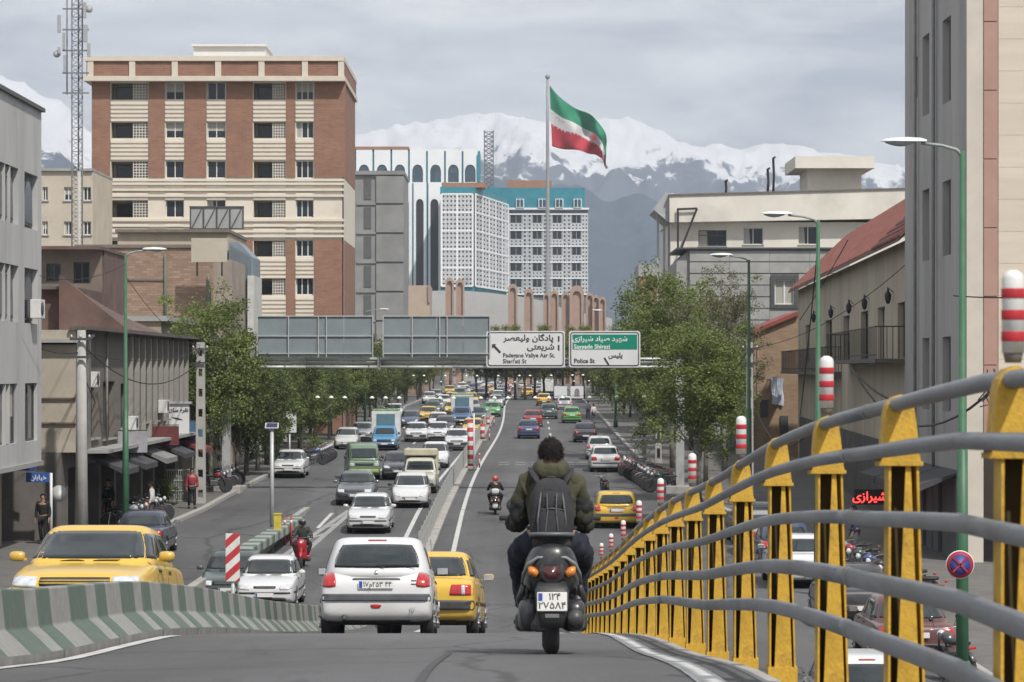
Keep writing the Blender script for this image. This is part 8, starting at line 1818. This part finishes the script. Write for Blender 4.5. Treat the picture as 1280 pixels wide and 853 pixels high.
# parked motorcycle
def motorcycle():
    t = thing('motorcycle', 'x', 'motorcycle'); chm = M('spoke_chrome', (.4, .4, .4), .3, .1, 8, metal=.7)
    for y in (-.62, .66):
        w = MB(); n = 24
        w.lathe([(.25, -.035), (.30, -.04), (.32, 0), (.30, .04), (.25, .035)], n=n, axis='x'); wo = w.build('wheel', rub, t, (0, y, .32)); s = MB(); s.lathe([(.235, -.02), (.255, -.02), (.255, .02), (.235, .02)], n=n, axis='x'); s.tube((-.06, 0, 0), (.06, 0, 0), .035)
        for k in range(10): a = 2*math.pi*k/10; s.tube((.02*(-1)**k, 0, 0), (0, math.cos(a)*.24, math.sin(a)*.24), .004, n=3)
        s.build('spokes', chm, wo)
    MB().path([(0, .12, .78), (0, .30, .84), (0, .46, .80)], [.08, .13, .07], 10).build('fuel_tank', PAINT, t); MB().path([(0, -.62, .80), (0, -.3, .79), (0, .1, .76)], [.09, .12, .10], 10, flat=(1, .5)).build('seat', seatm, t)
    MB().bbox(-.13, .13, -.08, .28, .30, .58, .04).build('engine', engm, t); MB().path([(-.10, .2, .35), (-.15, -.1, .27), (-.15, -.75, .33)], [.02, .035, .045], 8).build('exhaust', chm, t)
    f = MB()
    for s in (-1, 1): f.tube((s*.07, .66, .32), (s*.09, .46, .92), .022, n=6); f.tube((s*.09, -.62, .32), (s*.10, -.45, .72), .02, n=6)
    f.path([(0, .46, .85), (0, .3, .5), (0, -.1, .3), (0, -.3, .55), (0, -.6, .7)], .02, 6); f.build('frame', trim, t)
    MB().path([(-.34, .28, 1.02), (-.15, .42, 1.0), (.15, .42, 1.0), (.34, .28, 1.02)], .012, 6).build('handlebar', chm, t); MB().lathe([(0, .05), (.08, .02), (.085, -.04), (.03, -.09), (0, -.09)], (0, .60, .88), 12, 'y').build('headlight', lampc, t)
    for y, a in ((.66, 1), (-.62, -1)): MB().path([(0, y-.28*a, .55), (0, y-.1*a, .66), (0, y+.15*a, .63), (0, y+.3*a, .48)], .05, 8, flat=(1, .25)).build('mudguard', PAINT, t)
    MB().bbox(-.09, .09, -.86, -.80, .70, .76, .02).build('taillight', lampr, t); MB().tube((-.1, 0, .3), (-.28, .05, .02), .012, n=5).build('side_stand', trim, t)
    for s in (-1, 1): m = MB().tube((s*.2, .4, 1.0), (s*.26, .36, 1.2), .006, n=4); m.lathe([(0, -.01), (.05, 0), (0, .012)], (s*.28, .36, 1.22), 10, 'y'); m.build('mirror', trim, t)
    return t
mc = motorcycle(); first_mc = [True]; mcols = [((.03, .03, .035), 'black'), ((.26, .03, .03), 'red'), ((.05, .08, .22), 'blue'), ((.35, .36, .37), 'silver'), ((.03, .06, .05), 'dark green')]
r8 = random.Random(5)
def bike(x, d, yaw, label, col, group):
    c = mc if first_mc[0] else copy_tree(mc); first_mc[0] = False; on_pave = False
    c.location = (x, d, (gl(d) if d > 121 else LOW) - .02 if LK(d) + .3 < x < RK(d) - .2 else (gl(d) if d > 121 else LOW) + .1); c.rotation_euler = (0, R(-5), yaw); tag(c, label, 'motorcycle', group); paint(c, col); return c
ordw = ['first', 'second', 'third', 'fourth', 'fifth', 'sixth', 'seventh', 'eighth', 'ninth', 'tenth', 'eleventh', 'twelfth', 'thirteenth', 'fourteenth', 'fifteenth', 'sixteenth', 'seventeenth', 'eighteenth']
for i in range(14): d = 134 + i*1.55; co, cn = mcols[r8.randrange(5)]; bike(RK(d) - 1.15 + r8.uniform(-.1, .1), d, R(90 + r8.uniform(-12, 22)), '%s motorcycle, %s in the row parked along the right kerb' % (cn, ordw[i]), co, 'motorcycles parked at the right kerb')
for i in range(7): d = 165 + i*1.4; co, cn = mcols[(i + 2) % 5]; bike(LK(d) + 1.2, d, R(-90 + r8.uniform(-15, 15)), '%s motorcycle, %s in the short row at the left kerb' % (cn, ordw[i]), co, 'motorcycles parked at the left kerb')
for i in range(5): d = 132 + i*1.5; co, cn = mcols[(i + 1) % 5]; bike(LK(d) - .9, d, R(-80 + r8.uniform(-15, 15)), '%s motorcycle, %s of those on the left pavement by the gantry foot' % (cn, ordw[i]), co, 'motorcycles on the left pavement')
for i in range(6): d = 104 + i*1.3; co, cn = mcols[(i + 3) % 5]; bike(LK(d) - .9, d, R(-85 + r8.uniform(-15, 15)), '%s motorcycle, %s of those before the left shops' % (cn, ordw[i]), co, 'motorcycles before the left shops')
for i in range(7): co, cn = mcols[(i*2 + 1) % 5]; bike(9.9, 70 + i*2.2, R(80 + r8.uniform(-15, 15)), '%s motorcycle, %s on the pavement below the ramp before the tall building' % (cn, ordw[i]), co, 'motorcycles on the pavement below the ramp')
c = bike(PX(757, 130), 130, R(8), 'dark motorcycle alone on the road in front of the white saloon at right', (.03, .03, .03), None); c = bike(PX(1196, 55), 55, R(15), 'motorcycle standing by the nearest green lamp below the ramp', (.05, .05, .06), None)
c = bike(PX(514, 210), 210, R(180), 'motorcycle coming on left of the white saloons', (.03, .03, .04), None)
STAND = dict(pelvis=(0, 0, .93), waist=(0, .0, 1.06), chest=(0, .01, 1.29), neck=(0, .01, 1.47), head=(0, .03, 1.58), shl=(-.18, .01, 1.40), shr=(.18, .01, 1.40), ell=(-.235, -.02, 1.12), elr=(.235, -.02, 1.12), wrl=(-.24, .08, .88), wrr=(.24, .06, .88),
             hipl=(-.09, 0, .88), hipr=(.09, 0, .88), knl=(-.10, .06, .48), knr=(.10, -.01, .48), anl=(-.10, .08, .09), anr=(.10, -.14, .10), toel=(-.11, .22, .04), toer=(.11, .0, .04))
def walker(px, d, label, topc, legc, yaw, head='hair', x=None, cat='person'):
    x = PX(px, d) if x is None else x; z = (gl(d) if d > 121 else LOW) + (.1 if not (LK(d) < x < RK(d)) else -.02)
    t = thing('person', label, 'person', (x, d, z)); t.rotation_euler = (0, 0, yaw); figure(t, STAND, topc, legc, M('shoe_dark', (.02, .02, .02)), sub=1, fingers=True if d < 130 else False); return t
walker(240, 120, 'pedestrian in a red shirt at the left kerb by the wire bin cage', cloth('red', (.24, .03, .045)), cloth('black', (.015, .015, .017)), R(200))
walker(54, 96, 'pedestrian in black with a white scarf beside the blue street name sign', cloth('black', (.015, .015, .017)), cloth('black', (.015, .015, .017)), R(170)); 
walker(136, 108, 'pedestrian dressed all in black in front of the dark left shops', cloth('black', (.015, .015, .017)), cloth('black', (.015, .015, .017)), R(150)); walker(190, 106, 'pedestrian in a white shirt behind the parked dark blue car', cloth('white', (.5, .5, .5)), cloth('grey', (.08, .08, .09)), R(90))
for i, (px, d, lb, tc) in enumerate(((735, 262, 'pedestrian in a pale top on the right pavement beyond the green car', cloth('pale', (.4, .4, .42))), (742, 250, 'pedestrian in white standing between the right hand trees', cloth('white', (.5, .5, .5))), (700, 345, 'dark clothed pedestrian left of the white billboard', cloth('maroon', (.16, .03, .05))),
                                       (1090, 88, 'pedestrian in dark blue on the right pavement behind the rail', cloth('blue', (.03, .05, .12))))):
    walker(px, d, lb, tc, cloth('grey', (.08, .08, .09)), R(30*i), x=None if i < 3 else 10.6)
# shrubs and planters near the left kerb
for i, (px, d) in enumerate(((205, 124), (214, 127), (395, 178))):
    t = thing('shrub', ('first', 'second', 'farther')[i] + ' small shrub on the left pavement', 'shrub', (PX(px, d), d, gl(d)+.1), group='shrubs on the left pavement'); vs = []; fs = []; r9 = random.Random(i)
    for q in range(700):
        v = Vector((r9.gauss(0, .28), r9.gauss(0, .28), .55 + r9.gauss(0, .25))); a = Vector((r9.gauss(0, 1), r9.gauss(0, 1), r9.gauss(0, 1))).normalized()*.06; b = a.cross(Vector((r9.gauss(0, 1), r9.gauss(0, 1), r9.gauss(0, 1))).normalized()); k = len(vs); vs += [v-a, v+b, v+a, v-b]; fs.append((k, k+1, k+2, k+3))
    me = bpy.data.meshes.new('foliage'); me.from_pydata(vs, [], fs); me.materials.append(leafA); link_mesh('foliage', me, t); MB().tube((0, 0, -.05), (0, 0, .5), .03).build('stem', barkm, t)

# ================================================================ HAZE
def haze():
    m = bpy.data.materials.new('haze_air'); m.use_nodes = True; nt = m.node_tree; nt.nodes.clear(); o = nt.nodes.new('ShaderNodeOutputMaterial'); v = nt.nodes.new('ShaderNodeVolumePrincipled')
    v.inputs['Color'].default_value = (.74, .85, 1.0, 1); v.inputs['Density'].default_value = HAZE_D; v.inputs['Anisotropy'].default_value = .1; nt.links.new(v.outputs[0], o.inputs['Volume'])
    b = MB().box(-3400, 3400, -30, 8100, -9, 900).build('haze', m, kind='stuff'); return b
HAZE_D = 1.25e-4
haze()
bpy.data.scenes.remove(BENCH)
